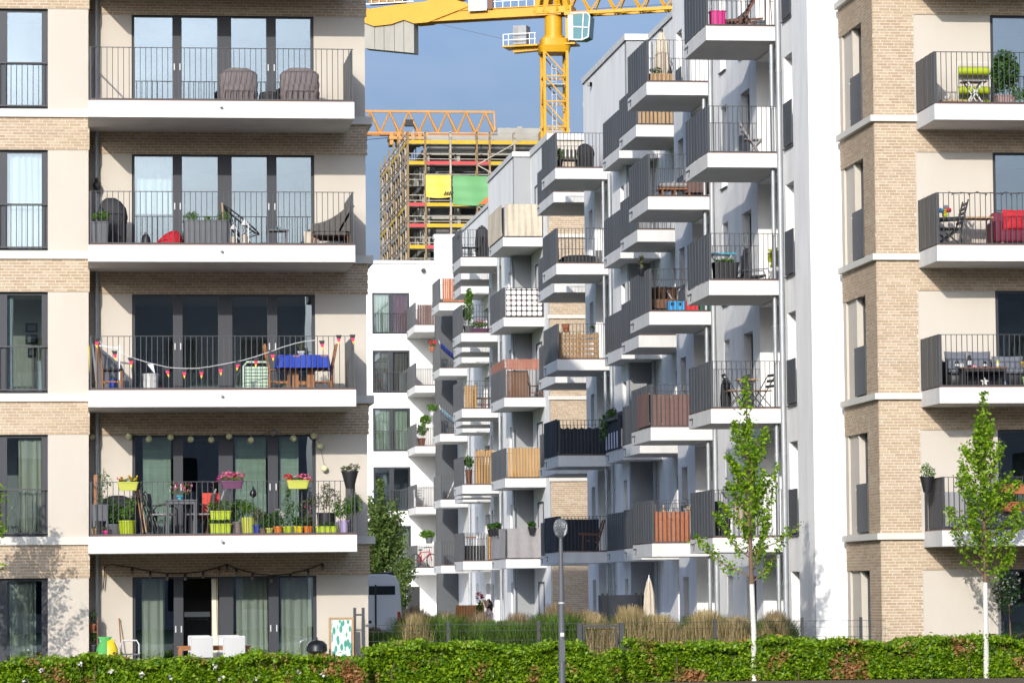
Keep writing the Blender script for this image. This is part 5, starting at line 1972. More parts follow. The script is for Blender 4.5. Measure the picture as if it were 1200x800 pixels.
# ------------------------------------------------------------------ balconies of the corner building
def right_items():
    # fourth floor: green cylinder planters, folding table, bamboo
    k, v = 4, 73.7
    Z = flz(k)
    U = lambda x, vv=v: at(x, 118, vv)[0]
    t = thing('hanging_planter_frame', 'white frame carrying two lime tube planters against the cream panel', 'plant stand', (U(1141.5, 74.3), 74.3, Z))
    w = U(1161, 74.3) - U(1123, 74.3)
    for x in (-w / 2, w / 2):
        MB().box(x - .012, x + .012, -.012, .012, 0, 1.1).build('post', WHITEP, t)
        MB().bar((x, 0, .1), (x, -.22, 0), .02).build('foot', WHITEP, t)
    MB().box(-w / 2, w / 2, -.01, .01, 1.08, 1.1).build('crossbar', WHITEP, t)
    for z in (.90, .48, .2):
        q = MB()
        q.tube([(-w / 2 + .02, 0, z), (w / 2 - .02, 0, z)], .085, 16)
        q.build('tube_planter', LIME, t, smooth=True)
    leaves('foliage', np.concatenate([cloud((-.1, -.05, .33), (.15, .1, .1), 60, 71), cloud((.1, -.05, .33), (.12, .1, .12), 40, 72), cloud((0, 0, .57), (.28, .06, .04), 26, 73)]), .05, LEAFA, t, seed=74)
    t = table('white folding side table standing before the lime tube planters', (U(1140), v - .1, Z), .52, .4, .58, LGREYF, WHITEP, lw=.028, cross=True, apron=False)
    t = thing('low_bench', 'low wooden bench shelf behind the folding table', 'bench', (U(1128, 74.0), 74.0, Z))
    for k_ in range(3):
        MB().box(-.5, .45, -.12 + .085 * k_, -.04 + .085 * k_, .18, .21).build('slat', PINE, t)
    for x in (-.42, .38):
        MB().box(x - .03, x + .03, -.1, .1, 0, .178).build('leg', BLACKF, t)
    t = thing('white_lamp_ball', 'white ball lamp lying on the low wooden bench', 'lamp', (U(1110, 73.95), 73.95, Z + .211))
    MB().ball((0, 0, .055), .06, 14, .9).build('globe', WHITEP, t, smooth=True)
    MB().lathe((0, 0, 0), [(.03, 0), (.03, .01)], 10).build('foot', STEEL, t)
    plant('bamboo_pot', 'mauve planter with bushy bamboo by the balcony window', (U(1177), v, Z), mat('mauve_plastic', (.28, .19, .18), .6), r=.18, h=.28, trough=.42, taper=.9, n=900, leaf=.085,
          fol=[((-.1, 0, .75), (.2, .16, .42), 2), ((.14, 0, .8), (.2, .16, .45), 2), ((0, 0, 1.0), (.22, .16, .3), 1)], fm=LEAFB, cat='potted bamboo')
    plant('window_herbs', 'dark trough with round-leaved herbs next to the bamboo', (U(1196), v - .15, Z), GREYP, r=.1, h=.12, trough=.5, n=260, leaf=.06, fol=[((-.1, 0, .3), (.2, .12, .18), 1), ((.2, 0, .25), (.2, .12, .14), 1)], fm=LEAFA)
    # third floor: bistro chair, glass table, red sofa
    k = 3
    Z = flz(k)
    U = lambda x, vv=v: at(x, 284, vv)[0]
    t = thing('reclining_chair', 'black slatted folding armchair with a patterned headrest at the grey side panel', 'chair', (U(1112), v, Z), rad(-90))
    for s in (-.24, .24):
        MB().bar((s, -.32, .02), (s, .22, .42), .03, .02, up=(1, 0, 0)).build('leg', BLACK, t)
        MB().bar((s, .26, .0), (s, -.25, .40), .03, .02, up=(1, 0, 0)).build('leg', BLACK, t)
        MB().bar((s, .2, .35), (s, .38, 1.02), .03, .02, up=(1, 0, 0)).build('frame', BLACK, t)
        MB().bar((s * 1.1, -.3, .6), (s * 1.1, .28, .63), .05, .025, up=(1, 0, 0)).build('armrest', BLACK, t)
        MB().bar((s * 1.1, -.26, .38), (s * 1.1, -.28, .6), .025, .02, up=(1, 0, 0)).build('frame', BLACK, t)
    for i in range(5):
        MB().box(-.24, .24, -.27 + .1 * i, -.2 + .1 * i, .395, .415).build('slat', BLACK, t)
    for i in range(5):
        MB().box(-.24, .24, .22 + .03 * i, .24 + .03 * i, .5 + .1 * i, .56 + .1 * i).build('back_slat', BLACK, t)
    t = thing('headrest_cushion', 'small patterned cushion with blue, yellow and red spots tied to the reclining chair', 'cushion', (U(1106.5), v - .05, Z + .68))
    for i, (m_, x, z) in enumerate(((mat('cushion_blue', (.1, .4, .6), .8), -.07, .12), (FYEL, 0, .1), (FRED, .1, .13), (LIME, .02, .03), (GREYF, .05, .19))):
        cushion(MB(), x, .01 * i, z, .06, .04, .05).build('patch', m_, t, smooth=True)
    table('small glass topped side table with a wooden tray beside the reclining chair', (U(1146), v + .1, Z), .62, .5, .66, PINE, RAIL, lw=.025, apron=False, name='side_table')
    t = thing('red_sofa', 'wine red sofa with a bright red cushion under the window', 'sofa', (U(1189, 74.0), 74.0, Z))
    superbox(MB(), .1, 0, .12, .4, .55, .36, .06).build('seat', WINE, t, smooth=True)
    superbox(MB(), .1, .3, .12, .82, .55, .12, .06).build('backrest', WINE, t, smooth=True)
    superbox(MB(), -.44, 0, .12, .6, .09, .36, .05).build('armrest', WINE, t, smooth=True)
    for x in (-.35, .5):
        MB().tube([(x, -.3, 0), (x, -.3, .13)], .03, 8).build('foot', PINE, t)
    t = thing('red_seat_cushion', 'bright red back cushion leaning on the wine red sofa', 'cushion', (U(1192, 73.95), 73.92, Z + .4))
    pillow(MB(), (0, 0, 0), .62, .46, .16, .12).build('cushion', REDF, t, smooth=True)
    # string lights along the third-floor rail
    t = thing('rail_string_lights', 'dark unlit string lights wound along the railing above the red sofa', 'string lights', (U(1098), 72.78, Z + 1.1))
    c = MB()
    P = [(.03 + i * .09, -.03 + .03 * math.sin(i * 1.9), .01 - .055 * abs(math.sin(i * .9))) for i in range(24)]
    c.tube(P, .007, 5)
    c.build('cord', BLACK, t)
    for p in P[1::2]:
        o = MB().ball((0, 0, -.02), .016, 6).build('bulb', BLACK, t)
        o.location = p
    # second floor: cushioned sofa and low table
    k = 2
    Z = flz(k)
    U = lambda x, vv=v: at(x, 450, vv)[0]
    t = thing('lounge_sofa', 'black wicker lounge sofa against the cream panel', 'sofa', (U(1137, 74.0), 74.0, Z))
    superbox(MB(), 0, 0, .06, .3, .58, .36, .03).build('base', BLACK, t, smooth=True)
    cushion(MB(), 0, -.02, .36, .54, .34, .07, 5).build('seat_cushion', GREYF, t, smooth=True)
    superbox(MB(), 0, .36, .06, .62, .58, .04, .03).build('backrest', BLACK, t, smooth=True)
    superbox(MB(), -.6, 0, .06, .58, .04, .36, .03).build('armrest', BLACK, t, smooth=True)
    t = thing('lounge_chair', 'grey cushioned lounge chair below the balcony window', 'armchair', (U(1184, 74.0), 74.0, Z))
    superbox(MB(), 0, 0, .06, .3, .45, .36, .03).build('base', BLACK, t, smooth=True)
    cushion(MB(), 0, -.02, .36, .42, .34, .07, 5).build('seat_cushion', GREYF, t, smooth=True)
    superbox(MB(), 0, .36, .06, .5, .45, .04, .03).build('backrest', BLACK, t, smooth=True)
    pillow(MB(), (0, .2, .42), .7, .3, .14, .1).build('back_cushion', GREYF, t, smooth=True)
    for i, x in enumerate((1122.5, 1150.5)):
        t = thing('sofa_pillow', ['grey pointed pillow nearest the side panel on the lounge sofa', 'grey pointed pillow nearest the window on the lounge sofa'][i], 'pillow', (U(x, 73.95), 74.05, Z + .4), 0, 'grey pillows on the lounge sofa')
        pillow(MB(), (0, 0, 0), .5, .42, .16, .22).build('pillow', GREYF, t, smooth=True)
    table('low brown wooden table with glasses in front of the lounge sofa', (U(1147), 73.35, Z), .98, .42, .42, DTEAK, BLACK, lw=.05, slats=3)
    for i, (x, hgt, m_, lb) in enumerate(((1122, .14, BLACK, 'dark preserving jar at the panel end of the low brown table'), (1127.5, .09, WHITEP, 'white cup beside the dark preserving jar'), (1136.5, .26, BLACK, 'black lantern jar with white label standing tallest on the low table'),
                                          (1142.5, .06, FPINK, 'pink bowl at the middle of the low brown table'), (1154.5, .13, BLACK, 'dark jar at the window half of the low brown table'), (1170, .16, mat('yellow_green_drink', (.45, .42, .08), .3), 'pair of yellow-green glasses at the window end of the table'))):
        t = thing('table_jar', lb, 'jar', (U(x, 73.3), 73.3, Z + .421))
        MB().lathe((0, 0, 0), [(.04, 0), (.045, hgt * .3), (.045, hgt * .75), (.03, hgt * .86), (.032, hgt)], 12).build('body', m_, t, smooth=True)
        MB().lathe((0, 0, hgt * .2), [(.0465, 0), (.0465, hgt * .35)], 12).build('label', WHITEP, t)
    t = thing('star_ornament', 'white star ornament standing on the floor under the low table', 'ornament', (U(1144), 73.0, Z))
    st = [((.10 if i % 2 == 0 else .045) * math.sin(i * math.pi / 5), .1 + (.10 if i % 2 == 0 else .045) * math.cos(i * math.pi / 5)) for i in range(10)]
    MB().prism(st, -.015, .015).build('star', FWHT, t)
    MB().box(-.05, .05, -.03, .03, 0, .02).build('foot', FWHT, t)
    t = thing('glass_lantern', 'small glass lantern on the floor at the window end of the low table', 'lantern', (U(1168), 73.0, Z))
    MB().lathe((0, 0, 0), [(.05, 0), (.05, .01)], 10).build('base', STEEL, t)
    MB().lathe((0, 0, .01), [(.045, 0), (.05, .06), (.035, .12)], 12).build('glass', GLASSL, t, smooth=True)
    MB().lathe((0, 0, .01), [(.02, 0), (.02, .06), (.002, .065)], 8).build('candle', WHITEP, t)
    plant('yellow_flowering_pot', 'yellow flowering cactus pot on the floor below the window', (U(1193), 73.0, Z), mat('pale_green_glaze', (.35, .5, .2), .5), r=.085, h=.2, n=70, leaf=.05, fol=[((0, 0, .3), (.1, .08, .1), 1)],
          flowers=[(FYEL, (0, -.02, .46), (.13, .08, .1), 40, .05)])
    # first floor: hanging pot, grey screen, terracotta troughs
    k = 1
    Z = flz(k)
    sv = 73.25
    zt = Z + 1.10
    plant('side_pot', 'black railing pot with herbs hooked on the side rail', (at(1089.5, 585, sv)[0] - .05, sv, zt - .32), BLACK, r=.15, h=.34, taper=.55, n=150, leaf=.05,
          fol=[((-.02, 0, .48), (.13, .12, .16), 2), ((.12, 0, .42), (.08, .08, .1), 1)], fm=LEAFA, hang=.16)
    t = thing('side_screen', 'dark upper panel behind the side rail of the first-floor balcony', 'privacy screen', (17.96, 72.9, Z))
    MB().box(0, .015, 0, 1.5, .78, 1.1).build('panel', PANEL, t)
    MB().box(.016, .028, 0, 1.5, .05, .775).build('cloth', GREYP, t)
    screen('grey_screen', 'light grey mesh cloth tied inside the first-floor front railing', (17.97, 72.9), (19.5, 72.9), Z + .06, Z + .78, mat('grey_mesh_cloth', (.26, .26, .27), .85, .1), wav=.006, nfold=5)
    for i, (z, lb) in enumerate(((.72, 'upper terracotta railing trough behind the street tree'), (.36, 'lower terracotta railing trough behind the street tree'))):
        plant('terracotta_trough', lb, (at(1188, 590, 72.65)[0], 72.62 + .12 * i, Z + z), TERRA, r=.1, h=.2, trough=.75, n=120, leaf=.05, fol=[((-.1, 0, .25), (.3, .1, .07), 1)], stems=False, hang=.4, group='terracotta troughs')


right_items()


# ------------------------------------------------------------------ what stands on the balconies of the white row
def row_items():
    # ---- nearest column (v 81.4-84.5)
    v = 82.0
    W1 = lambda x, y, vv=v: at(x, y, vv)[0]
    Z = flz(5)
    t = thing('pink_planter', 'bright pink cube planter on the uppermost visible white balcony', 'planter', (W1(838.5, 30), 81.75, Z))
    pot_trough(MB(), .36, .34, .38, .97).build('cube', PINKP, t, smooth=True)
    MB().box(-.15, .15, -.14, .14, .33, .345).build('soil', SOIL, t)
    t = thing('wooden_recliner', 'dark wooden folding recliner beside the pink cube planter', 'deckchair', (W1(871, 30), 82.1, Z), 0)
    for s in (-.25, .25):
        MB().bar((-.45, s, .18), (.45, s, .24), .03, .05).build('side_rail', DTEAK, t)
        MB().bar((.0, s, .2), (.42, s, 1.02), .03, .05).build('back_post', DTEAK, t)
        MB().bar((-.3, s, 0), (.1, s, .3), .03, .04).build('leg', DTEAK, t)
        MB().bar((.3, s, 0), (-.02, s, .35), .03, .04).build('leg', DTEAK, t)
    for i in range(7):
        MB().bar((.03 + .055 * i, -.24, .3 + .105 * i), (.03 + .055 * i, .24, .3 + .105 * i), .06, .02).build('back_slat', DTEAK, t)
    for i in range(6):
        MB().bar((-.42 + .08 * i, -.24, .21 + .008 * i), (-.42 + .08 * i, .24, .21 + .008 * i), .055, .02).build('seat_slat', DTEAK, t)
    t = thing('grey_crate', 'small dark grey storage box beside the dark wooden recliner', 'box', (W1(887.5, 30), 81.7, Z))
    superbox(MB(), 0, 0, 0, .17, .13, .1, .02).build('box', GREYP, t, smooth=True)
    MB().box(-.12, .12, -.105, -.098, .1, .12).build('handle', BLACK, t)
    for i, x in enumerate((899, 907)):
        t = thing('bamboo_cane', ['brown bamboo cane leaning between rail and wall, nearer the recliner', 'brown bamboo cane leaning against the wall by the drainpipe'][i], 'cane', (W1(x, 30), 82.2, Z), 0, 'bamboo canes')
        MB().tube([(0, 0, 0), (.06 * (1 - 2 * i), .2, 1.9)], .014, 6).build('cane', REEDB, t)
        MB().lathe((0, 0, .7), [(.018, 0), (.018, .02)], 6).build('knot', REEDB, t)
    Z = flz(4)
    chair('white folding slatted chair on the second white balcony from the top', (W1(888, 178), 82.6, Z), rad(80), LGREYF, slats=6, fold=True, bh=.82, lw=.03)
    Z = flz(3)
    table('turquoise metal folding table holding greenery', (W1(851.5, 330), 82.6, Z), .62, .5, .72, mat('turquoise_enamel', (.02, .38, .55), .35), STEEL, lw=.025, cross=True, apron=False)
    plant('black_trough', 'tall black trough planter with green lettuce under the turquoise table edge', (W1(851, 330), 82.1, Z), BLACK, r=.18, h=.46, trough=.62, taper=.85, n=130, leaf=.06, fol=[((0, 0, .5), (.28, .16, .06), 1)], fm=LEAFA, stems=False)
    t = thing('deckchair', 'black reclined sunlounger behind the railing with a steel arm', 'lounger', (W1(880, 330), 82.7, Z))
    MB().bar((-.35, 0, .12), (.45, 0, .2), .5, .05).build('seat', BLACKF, t)
    MB().bar((-.05, 0, .2), (.02, 0, .85), .5, .04).build('backrest', BLACKF, t)
    for s in (-.27, .27):
        MB().tube([(-.3, s, 0), (-.2, s, .3), (.5, s, .36), (.55, s, .22), (.5, s, 0)], .014, 6).build('arm', GREYP, t)
    plant('yellow_green_plant', 'yellow-green plant in a pot at the wall end of the turquoise table balcony', (W1(908, 330), 82.0, Z), WHITEP, r=.12, h=.26, n=80, leaf=.16, fol=[((0, 0, .55), (.14, .12, .26), 1)], fm=leaf_mat('leaf_yellow', (.25, .3, .01), (.5, .5, .02)))
    Z = flz(2)
    for i, (x, rz) in enumerate(((864, 90), (894, -75))):
        chair(['wooden bistro folding chair on the outer side of the bistro table', 'wooden bistro folding chair on the drainpipe side of the bistro table'][i], (W1(x, 478), 82.2, Z), rad(rz), BLACK, slats=5, seatm=PINE, fold=True, bh=.84, lw=.022, group='bistro chairs')
    table('round-cornered wooden bistro folding table between two slatted chairs', (W1(878, 478), 82.3, Z), .5, .5, .72, PINE, BLACK, lw=.022, slats=6, cross=True, apron=False)
    t = thing('tall_bag', 'dark grey storage bag at the outer end of the bistro balcony', 'bag', (W1(856, 478), 82.6, Z))
    MB().loft([(0, .12, .12), (.3, .13, .13), (.62, .11, .11), (.72, .05, .05), (.78, .07, .03)], 16, 2.6).build('sack', BLACKF, t, smooth=True)
    MB().tube([(-.05, 0, .74), (.05, 0, .74)], .02, 6).build('tie', GREYP, t)
    Z = flz(1)
    t = thing('lattice_trellis', 'pale wooden diamond trellis behind the street tree', 'trellis', (W1(868, 600), 81.55, Z + .25))
    for s in (-1, 1):
        for i in range(9):
            c = -.25 + .12 * i - .45            # lath x = c + s*z clipped to the 0.5 x 1.15 m outline
            seg = []
            for zz in np.linspace(0, 1.15, 24):
                x = (c + .62 * zz) * s
                if abs(x) <= .25:
                    seg.append((x, .006 * s, zz))
            if len(seg) > 1:
                MB().bar(seg[0], seg[-1], .03, .008, up=(0, 1, 0)).build('lath', PINE, t)
    plant('trellis_trough', 'green trough of herbs hung on the first-floor rail behind the street tree', (W1(857, 588), 81.33, Z + .88), GREYP, r=.1, h=.18, trough=.7, n=220, leaf=.06, fol=[((0, 0, .24), (.34, .12, .09), 1)], fm=LEAFB, hang=.4, stems=False)
    grill_covered('black covered barbecue behind the first-floor trellis', (W1(846, 630), 82.4, Z), .6, .85)

    # ---- second column (v 90.6-93.8)
    v = 91.2
    W2 = lambda x, y, vv=v: at(x, y, vv)[0]
    Z = flz(5)
    parasol('closed ecru parasol with a black cap on the high balcony', (W2(777.5, 95), 91.4, Z), 1.5, CREAMF)
    t = thing('wooden_planter', 'pine board planter with low herbs below the closed ecru parasol', 'planter', (W2(772.5, 95), 90.95, Z))
    for i in range(6):
        MB().box(-.31 + .104 * i, -.31 + .104 * i + .098, -.14, .14, 0, .24).build('board', PINE, t)
    leaves('foliage', cloud((-.12, 0, .32), (.18, .12, .1), 150, 88), .06, LEAFB, t, seed=89)
    t = thing('guitar_bag', 'slim black bag leaning beside the closed ecru parasol', 'bag', (W2(786, 95), 91.5, Z))
    MB().loft([(0, .09, .06), (.3, .11, .06), (.6, .07, .05, -.03, 0), (1.0, .03, .03, -.1, .1), (1.1, .015, .015, -.11, .1)], 14, 2.4).build('sack', BLACKF, t, smooth=True)
    MB().tube([(.06, -.06, .2), (.1, -.1, .5), (-.05, -.05, .85)], .012, 6).build('strap', GREYP, t)
    Z = flz(4)
    t = thing('daybed', 'low wooden lounge seat with a pale grey cushion on the second-column balcony', 'lounger', (W2(794, 230), 91.3, Z))
    for s in (-.42, -.1, .3):
        MB().box(s - .02, s + .02, -.25, .25, 0, .25).build('leg', TEAK, t)
    MB().box(-.5, .42, -.27, .27, .22, .26).build('frame', TEAK, t)
    cushion(MB(), -.06, 0, .34, .44, .26, .08, 5).build('cushion', LGREYF, t, smooth=True)
    t = thing('covered_lounger', 'lounge chair under a dark brown dust cover beside the pale cushioned seat', 'lounger', (W2(818, 230), 91.3, Z))
    MB().loft([(.14, .36, .3), (.3, .38, .32), (.5, .36, .28, .03, 0), (.62, .28, .2, .06, 0)], 24, 4).build('cover', BROWNF, t, smooth=True)
    for s in (-.28, .28):
        MB().bar((s, 0, 0), (s * .8, 0, .2), .05).build('leg', TEAK, t)
    Z = flz(3)
    for i, x in enumerate((771.5, 784)):
        t = thing('wicker_chair', ['brown wicker chair at the outer end of the crate balcony', 'brown wicker chair beside the blue crate'][i], 'chair', (W2(x, 365), 91.5, Z), 0, 'brown wicker chairs')
        MB().loft([(.12, .26, .26), (.35, .27, .27), (.36, .27, .27)], 18, 4).build('seat', WICKB, t, smooth=True)
        MB().sheet(lambda a, b: (.27 * math.sin((a - .5) * 4.2), .27 * math.cos((a - .5) * 4.2), .34 + .36 * b), 12, 4, th=(0, 0, .01)).build('backrest', WICKB, t, smooth=True)
        for sx in (-.2, .2):
            MB().bar((sx, -.18, 0), (sx, -.18, .13), .03).build('leg', BLACK, t)
    table('small grey folding table above the drinks crates', (W2(792, 365), 91.9, Z), .62, .5, .72, GREYP, STEEL, lw=.03, cross=True, apron=False)
    for i, (x, m_, lb) in enumerate(((785, mat('crate_blue', (.03, .28, .62), .45), 'bright blue drinks crate next to the wicker chairs'), (794.5, mat('crate_sky_blue', (.04, .33, .66), .45), 'bright blue drinks crate beside the red crate'),
                                     (807.5, mat('crate_red', (.62, .02, .03), .45), 'red drinks crate between blue and green ones'), (824, mat('crate_green', (.015, .09, .05), .45), 'dark green drinks crate nearest the wall'))):
        crate(lb, (W2(x, 365), 90.95, Z), m_, 'drinks crates', w=.21 if i < 2 else .33)
    plant('flower_bracket_pot', 'dark pot with dry grass hooked on the dark side panel above the crates', (14.55, 91.6, FL * 3 + 1.02), BLACK, r=.1, h=.22, taper=.6, n=26, leaf=.12, fol=[((0, 0, .42), (.05, .05, .18), 1)], fm=LEAFG, hang=.1)
    Z = flz(2)
    screen('brown_screen', 'brown cloth screen tied along the front railing in the second column', (14.66, 90.66), (16.28, 90.66), Z + .02, Z + .83, BROWNF, wav=.018, nfold=6, ties=7)
    screen('brown_side_screen', 'brown cloth tied outside the side panel in the second column', (14.545, 92.5), (14.545, 90.6), Z + .03, Z + .9, BROWNF, wav=.012, nfold=5)
    Z = flz(1)
    t = slat_screen('reed_screen', 'reddish brown reed mat behind the low second-column railing', (14.66, 90.72), (15.60, 90.72), Z + .02, Z + .8, mat('red_reed', (.36, .13, .06), .8, .3, 16, island=.2), pitch=.045, gap=.006, th=.012)
    for i, (x, m_) in enumerate(((768, WHITEP), (778, SAND), (786.5, WHITEP))):
        t = thing('bottle', ['white bottle behind the reed mat, nearest the side panel', 'sand coloured bottle standing above the middle of the reed mat', 'white bottle above the inner end of the reed mat'][i], 'bottle', (W2(x, 630), 91.2, Z + .62))
        MB().lathe((0, 0, 0), [(.045, 0), (.045, .2), (.02, .27), (.02, .34)], 10).build('body', m_, t, smooth=True)
        MB().lathe((0, 0, .34), [(.022, 0), (.022, .03)], 8).build('cap', STEEL, t)
    t = thing('bottle_shelf', 'low dark shelf behind the reed mat carrying bottles', 'shelf', (15.15, 91.3, Z))
    MB().box(-.45, .45, -.2, .2, .58, .62).build('board', DTEAK, t)
    for s in (-.42, .42):
        MB().box(s - .03, s + .03, -.18, .18, 0, .58).build('leg', DTEAK, t)
    t = thing('ironing_board', 'white board leaning beside the reed mat', 'board', (W2(794, 630), 91.0, Z))
    MB().bar((0, 0, 0), (-.03, .1, .75), .05, .02).build('edge', CREAMF, t)
    MB().bar((.03, .02, 0), (.0, .12, .7), .02, .02).build('strut', STEEL, t)
    t = thing('laundry', 'blue and grey clothes hanging over a wooden rack on the low balcony', 'laundry', (W2(801.5, 630), 91.3, Z))
    MB().sheet(lambda a, b: (-.1 + .2 * a + .02 * math.sin(7 * b), .02 * math.sin(8 * a), .25 + .45 * b), 6, 6, th=(0, .01, 0)).build('trousers', BLUEF, t, smooth=True)
    MB().sheet(lambda a, b: (.0 + .16 * a, -.03 + .02 * math.sin(9 * a), .55 + .35 * b), 6, 6, th=(0, .01, 0)).build('shirt', LGREYF, t, smooth=True)
    MB().bar((.12, -.08, 0), (.18, 0, .95), .035).build('rack_leg', PINE, t)
    MB().bar((.2, .1, 0), (.12, 0, .95), .035).build('rack_leg', PINE, t)

    # ---- recess stacks
    slat_screen('plank_screen', 'row of pine boards inside the high recess balcony', (15.72, 99.14), (17.05, 99.14), flz(5) + .02, flz(5) + .9, PINE, pitch=.13, uneven=.02)
    for i, (z, u_, lb) in enumerate(((4, 15.94, 'glimpse of a white and green plant pot in the slot between two side panels'), (3, 15.94, 'wooden pot with pink bloom at the panel slot'))):
        plant('slot_pot', lb, (u_ + .1, 104.15, flz(z)), WHITEP if i == 0 else PINE, r=.1, h=.4, n=90, leaf=.07, fol=[((0, 0, .6), (.1, .1, .25), 1)], flowers=[(FPINK, (0, 0, .8), (.08, .08, .1), 12, .06)] if i else None)
    t = thing('hanging_greenery', 'trailing green plants in railing boxes on the second-floor recess balcony', 'flower box', (15.88, 105.7, FL * 2 + .9))
    MB().box(-.12, .02, -1.1, 1.3, 0, .18).build('trough', GREYP, t)
    leaves('foliage', np.concatenate([cloud((-.12, y, z_), (.12, .3, h_), 90, 200 + i) for i, (y, z_, h_) in enumerate(((-.9, .2, .15), (-.3, .2, .15), (.4, .1, .25), (1.0, -.1, .4), (1.5, -.2, .5)))]), .1, LEAFB, t, seed=211)
    leaves('flower', cloud((-.12, -.7, .3), (.1, .4, .08), 30, 213), .06, FPINK, t, seed=214)
    t = thing('striped_cloth', 'dark cloth with white stripes tied on the side of the second-floor recess balcony', 'privacy screen', (15.86, 104.1, FL * 2))
    MB().box(-.015, .0, 0, 3.2, .05, 1.02).build('cloth', NAVYF, t)
    for i in range(5):
        MB().box(-.022, -.0155, .55 + .55 * i, .75 + .55 * i, .06, .55).build('stripe', mat('pale_lilac_cloth', (.55, .55, .68), .8), t)
    MB().box(.0, 1.2, -.02, -.005, .05, .6).build('front_cloth', mat('pale_rose_cloth', (.55, .46, .45), .8), t)

    # ---- shaded block column (v 109.4)
    v = 110.2
    W4 = lambda x, y, vv=v: at(x, y, vv)[0]
    Z = flz(5)
    grill_covered('round barbecue under a black cover on the highest balcony of the middle block', (W4(687, 195), 110.3, Z), .56, .86)
    t = thing('storage_bench', 'black garden bench beside the covered barbecue of the middle block', 'bench', (W4(667.5, 195), 110.4, Z))
    MB().box(-.3, .3, -.2, .2, .33, .37).build('seat', BLACK, t)
    for i in range(5):
        MB().box(-.3 + .125 * i, -.22 + .125 * i, .18, .2, .38, .72).build('back_slat', BLACK, t)
    for s in (-.26, .26):
        MB().box(s - .02, s + .02, -.18, .18, 0, .33).build('leg', BLACK, t)
    plant('bench_plant', 'small green plant in the corner by the black bench', (W4(655, 195), 110.0, Z), BLACK, r=.1, h=.3, n=120, leaf=.07, fol=[((0, 0, .5), (.13, .12, .2), 1)])
    Z = flz(4)
    t = thing('covered_lounger', 'long dark covered lounger on the railing side of the middle block', 'lounger', (W4(680, 307), 110.4, Z))
    MB().loft([(0, .62, .25), (.2, .64, .27), (.3, .5, .22), (.33, .3, .15)], 24, 4).build('cover', BLACKF, t, smooth=True)
    MB().box(-.5, .5, -.26, -.22, .0, .06).build('rail', GREYP, t)
    slat_screen('dark_slat_box', 'dark slatted box at the wall end of the covered lounger balcony', (15.95, 109.6), (16.38, 109.6), Z, Z + .42, GREYP, pitch=.1)
    Z = flz(3)
    t = thing('pallet_shelf', 'upright pale wooden pallet shelf behind the third-floor railing', 'pallet', (W4(677, 420), 109.75, Z))
    for i in range(5):
        MB().box(-.62, .62, -.02, .0, .04 + .16 * i, .15 + .16 * i).build('board', PINE, t)
    for s in (-.6, -.05, .55):
        MB().box(s - .04, s + .06, .002, .1, 0, .85).build('post', PINE, t)
    plant('pallet_pot', 'terracotta pot standing on the upright pallet shelf', (W4(661.5, 420), 109.8, Z + .86), TERRA, r=.12, h=.26, n=8, fol=[((0, 0, .24), (.06, .06, .02), 1)], stems=False, taper=.7)
    plant('pallet_herb', 'small dark green herb pot at the wall end of the pallet shelf', (W4(692, 400), 109.8, Z + .86), GREYP, r=.08, h=.1, n=60, fol=[((0, 0, .14), (.1, .1, .08), 1)], fm=LEAFB, leaf=.06)
    Z = flz(2)
    screen('black_screen', 'blue-black cloth screen with scalloped upper edge in the shade', (14.76, 109.46), (16.36, 109.46), Z + .02, Z + .86, NAVYF, wav=.02, nfold=8, sag=.05, ties=8)
    screen('black_side_screen', 'blue-black cloth on the side rail of the shaded block', (14.655, 112.6), (14.655, 109.4), Z + .02, Z + 1.12, NAVYF, wav=.01, nfold=7)
    Z = flz(1)
    screen('low_black_screen', 'blue-black cloth screen behind the wooden armchair in the shade', (14.76, 109.5), (15.95, 109.5), Z + .02, Z + 1.0, NAVYF, wav=.012, nfold=5)
    screen('low_black_side_screen', 'blue-black cloth on the side rail behind the street lamp', (14.655, 112.6), (14.655, 109.4), Z + .02, Z + 1.1, NAVYF, wav=.01, nfold=7)
    t = thing('wooden_armchair', 'dark wooden reclining armchair on the shaded first-floor balcony', 'armchair', (W4(690, 645), 109.25, Z), 0)
    t.location = (W4(690, 645), 109.75, Z)
    for s in (-.25, .25):
        MB().bar((-.3, s, 0), (-.28, s, .52), .05).build('leg', DTEAK, t)
        MB().bar((.12, s, 0), (.42, s, .98), .05).build('back_post', DTEAK, t)
        MB().bar((-.42, s, .55), (.3, s, .52), .04, .07).build('armrest', DTEAK, t)
    MB().bar((-.32, 0, .36), (.22, 0, .28), .5, .05).build('seat', DTEAK, t)
    for i in range(4):
        MB().bar((.2 + .06 * i, -.25, .4 + .16 * i), (.2 + .06 * i, .25, .4 + .16 * i), .07, .03).build('back_slat', LGREYF, t)

    # ---- courtyard corner column (v 131)
    Z5 = flz(5)
    screen('ecru_screen', 'tall ecru canvas screen wrapped round the front railing', (15.66, 130.94), (17.05, 130.94), Z5 + .02, Z5 + 1.22, CREAMF, wav=.03, nfold=6)
    screen('ecru_side_screen', 'tall ecru canvas screen along the side of the same corner balcony', (15.55, 135.4), (15.55, 130.95), Z5 + .02, Z5 + 1.22, CREAMF, wav=.02, nfold=8)
    Z = flz(4)
    screen('checked_screen', 'white and black checked cloth screen at the courtyard corner', (15.66, 130.94), (17.05, 130.94), Z + .02, Z + 1.05, stripe_mat('checked_cloth', (.03, .03, .035), (.62, .58, .55), 'Z', 1.6, axis2='X'), wav=.008, nfold=4)
    Z = flz(3)
    slat_screen('tall_reed_screen', 'brown reed mat rising above the third-floor corner railing', (15.7, 131.2), (16.5, 131.2), Z + .02, Z + 1.0, REEDB, pitch=.05, gap=.006)
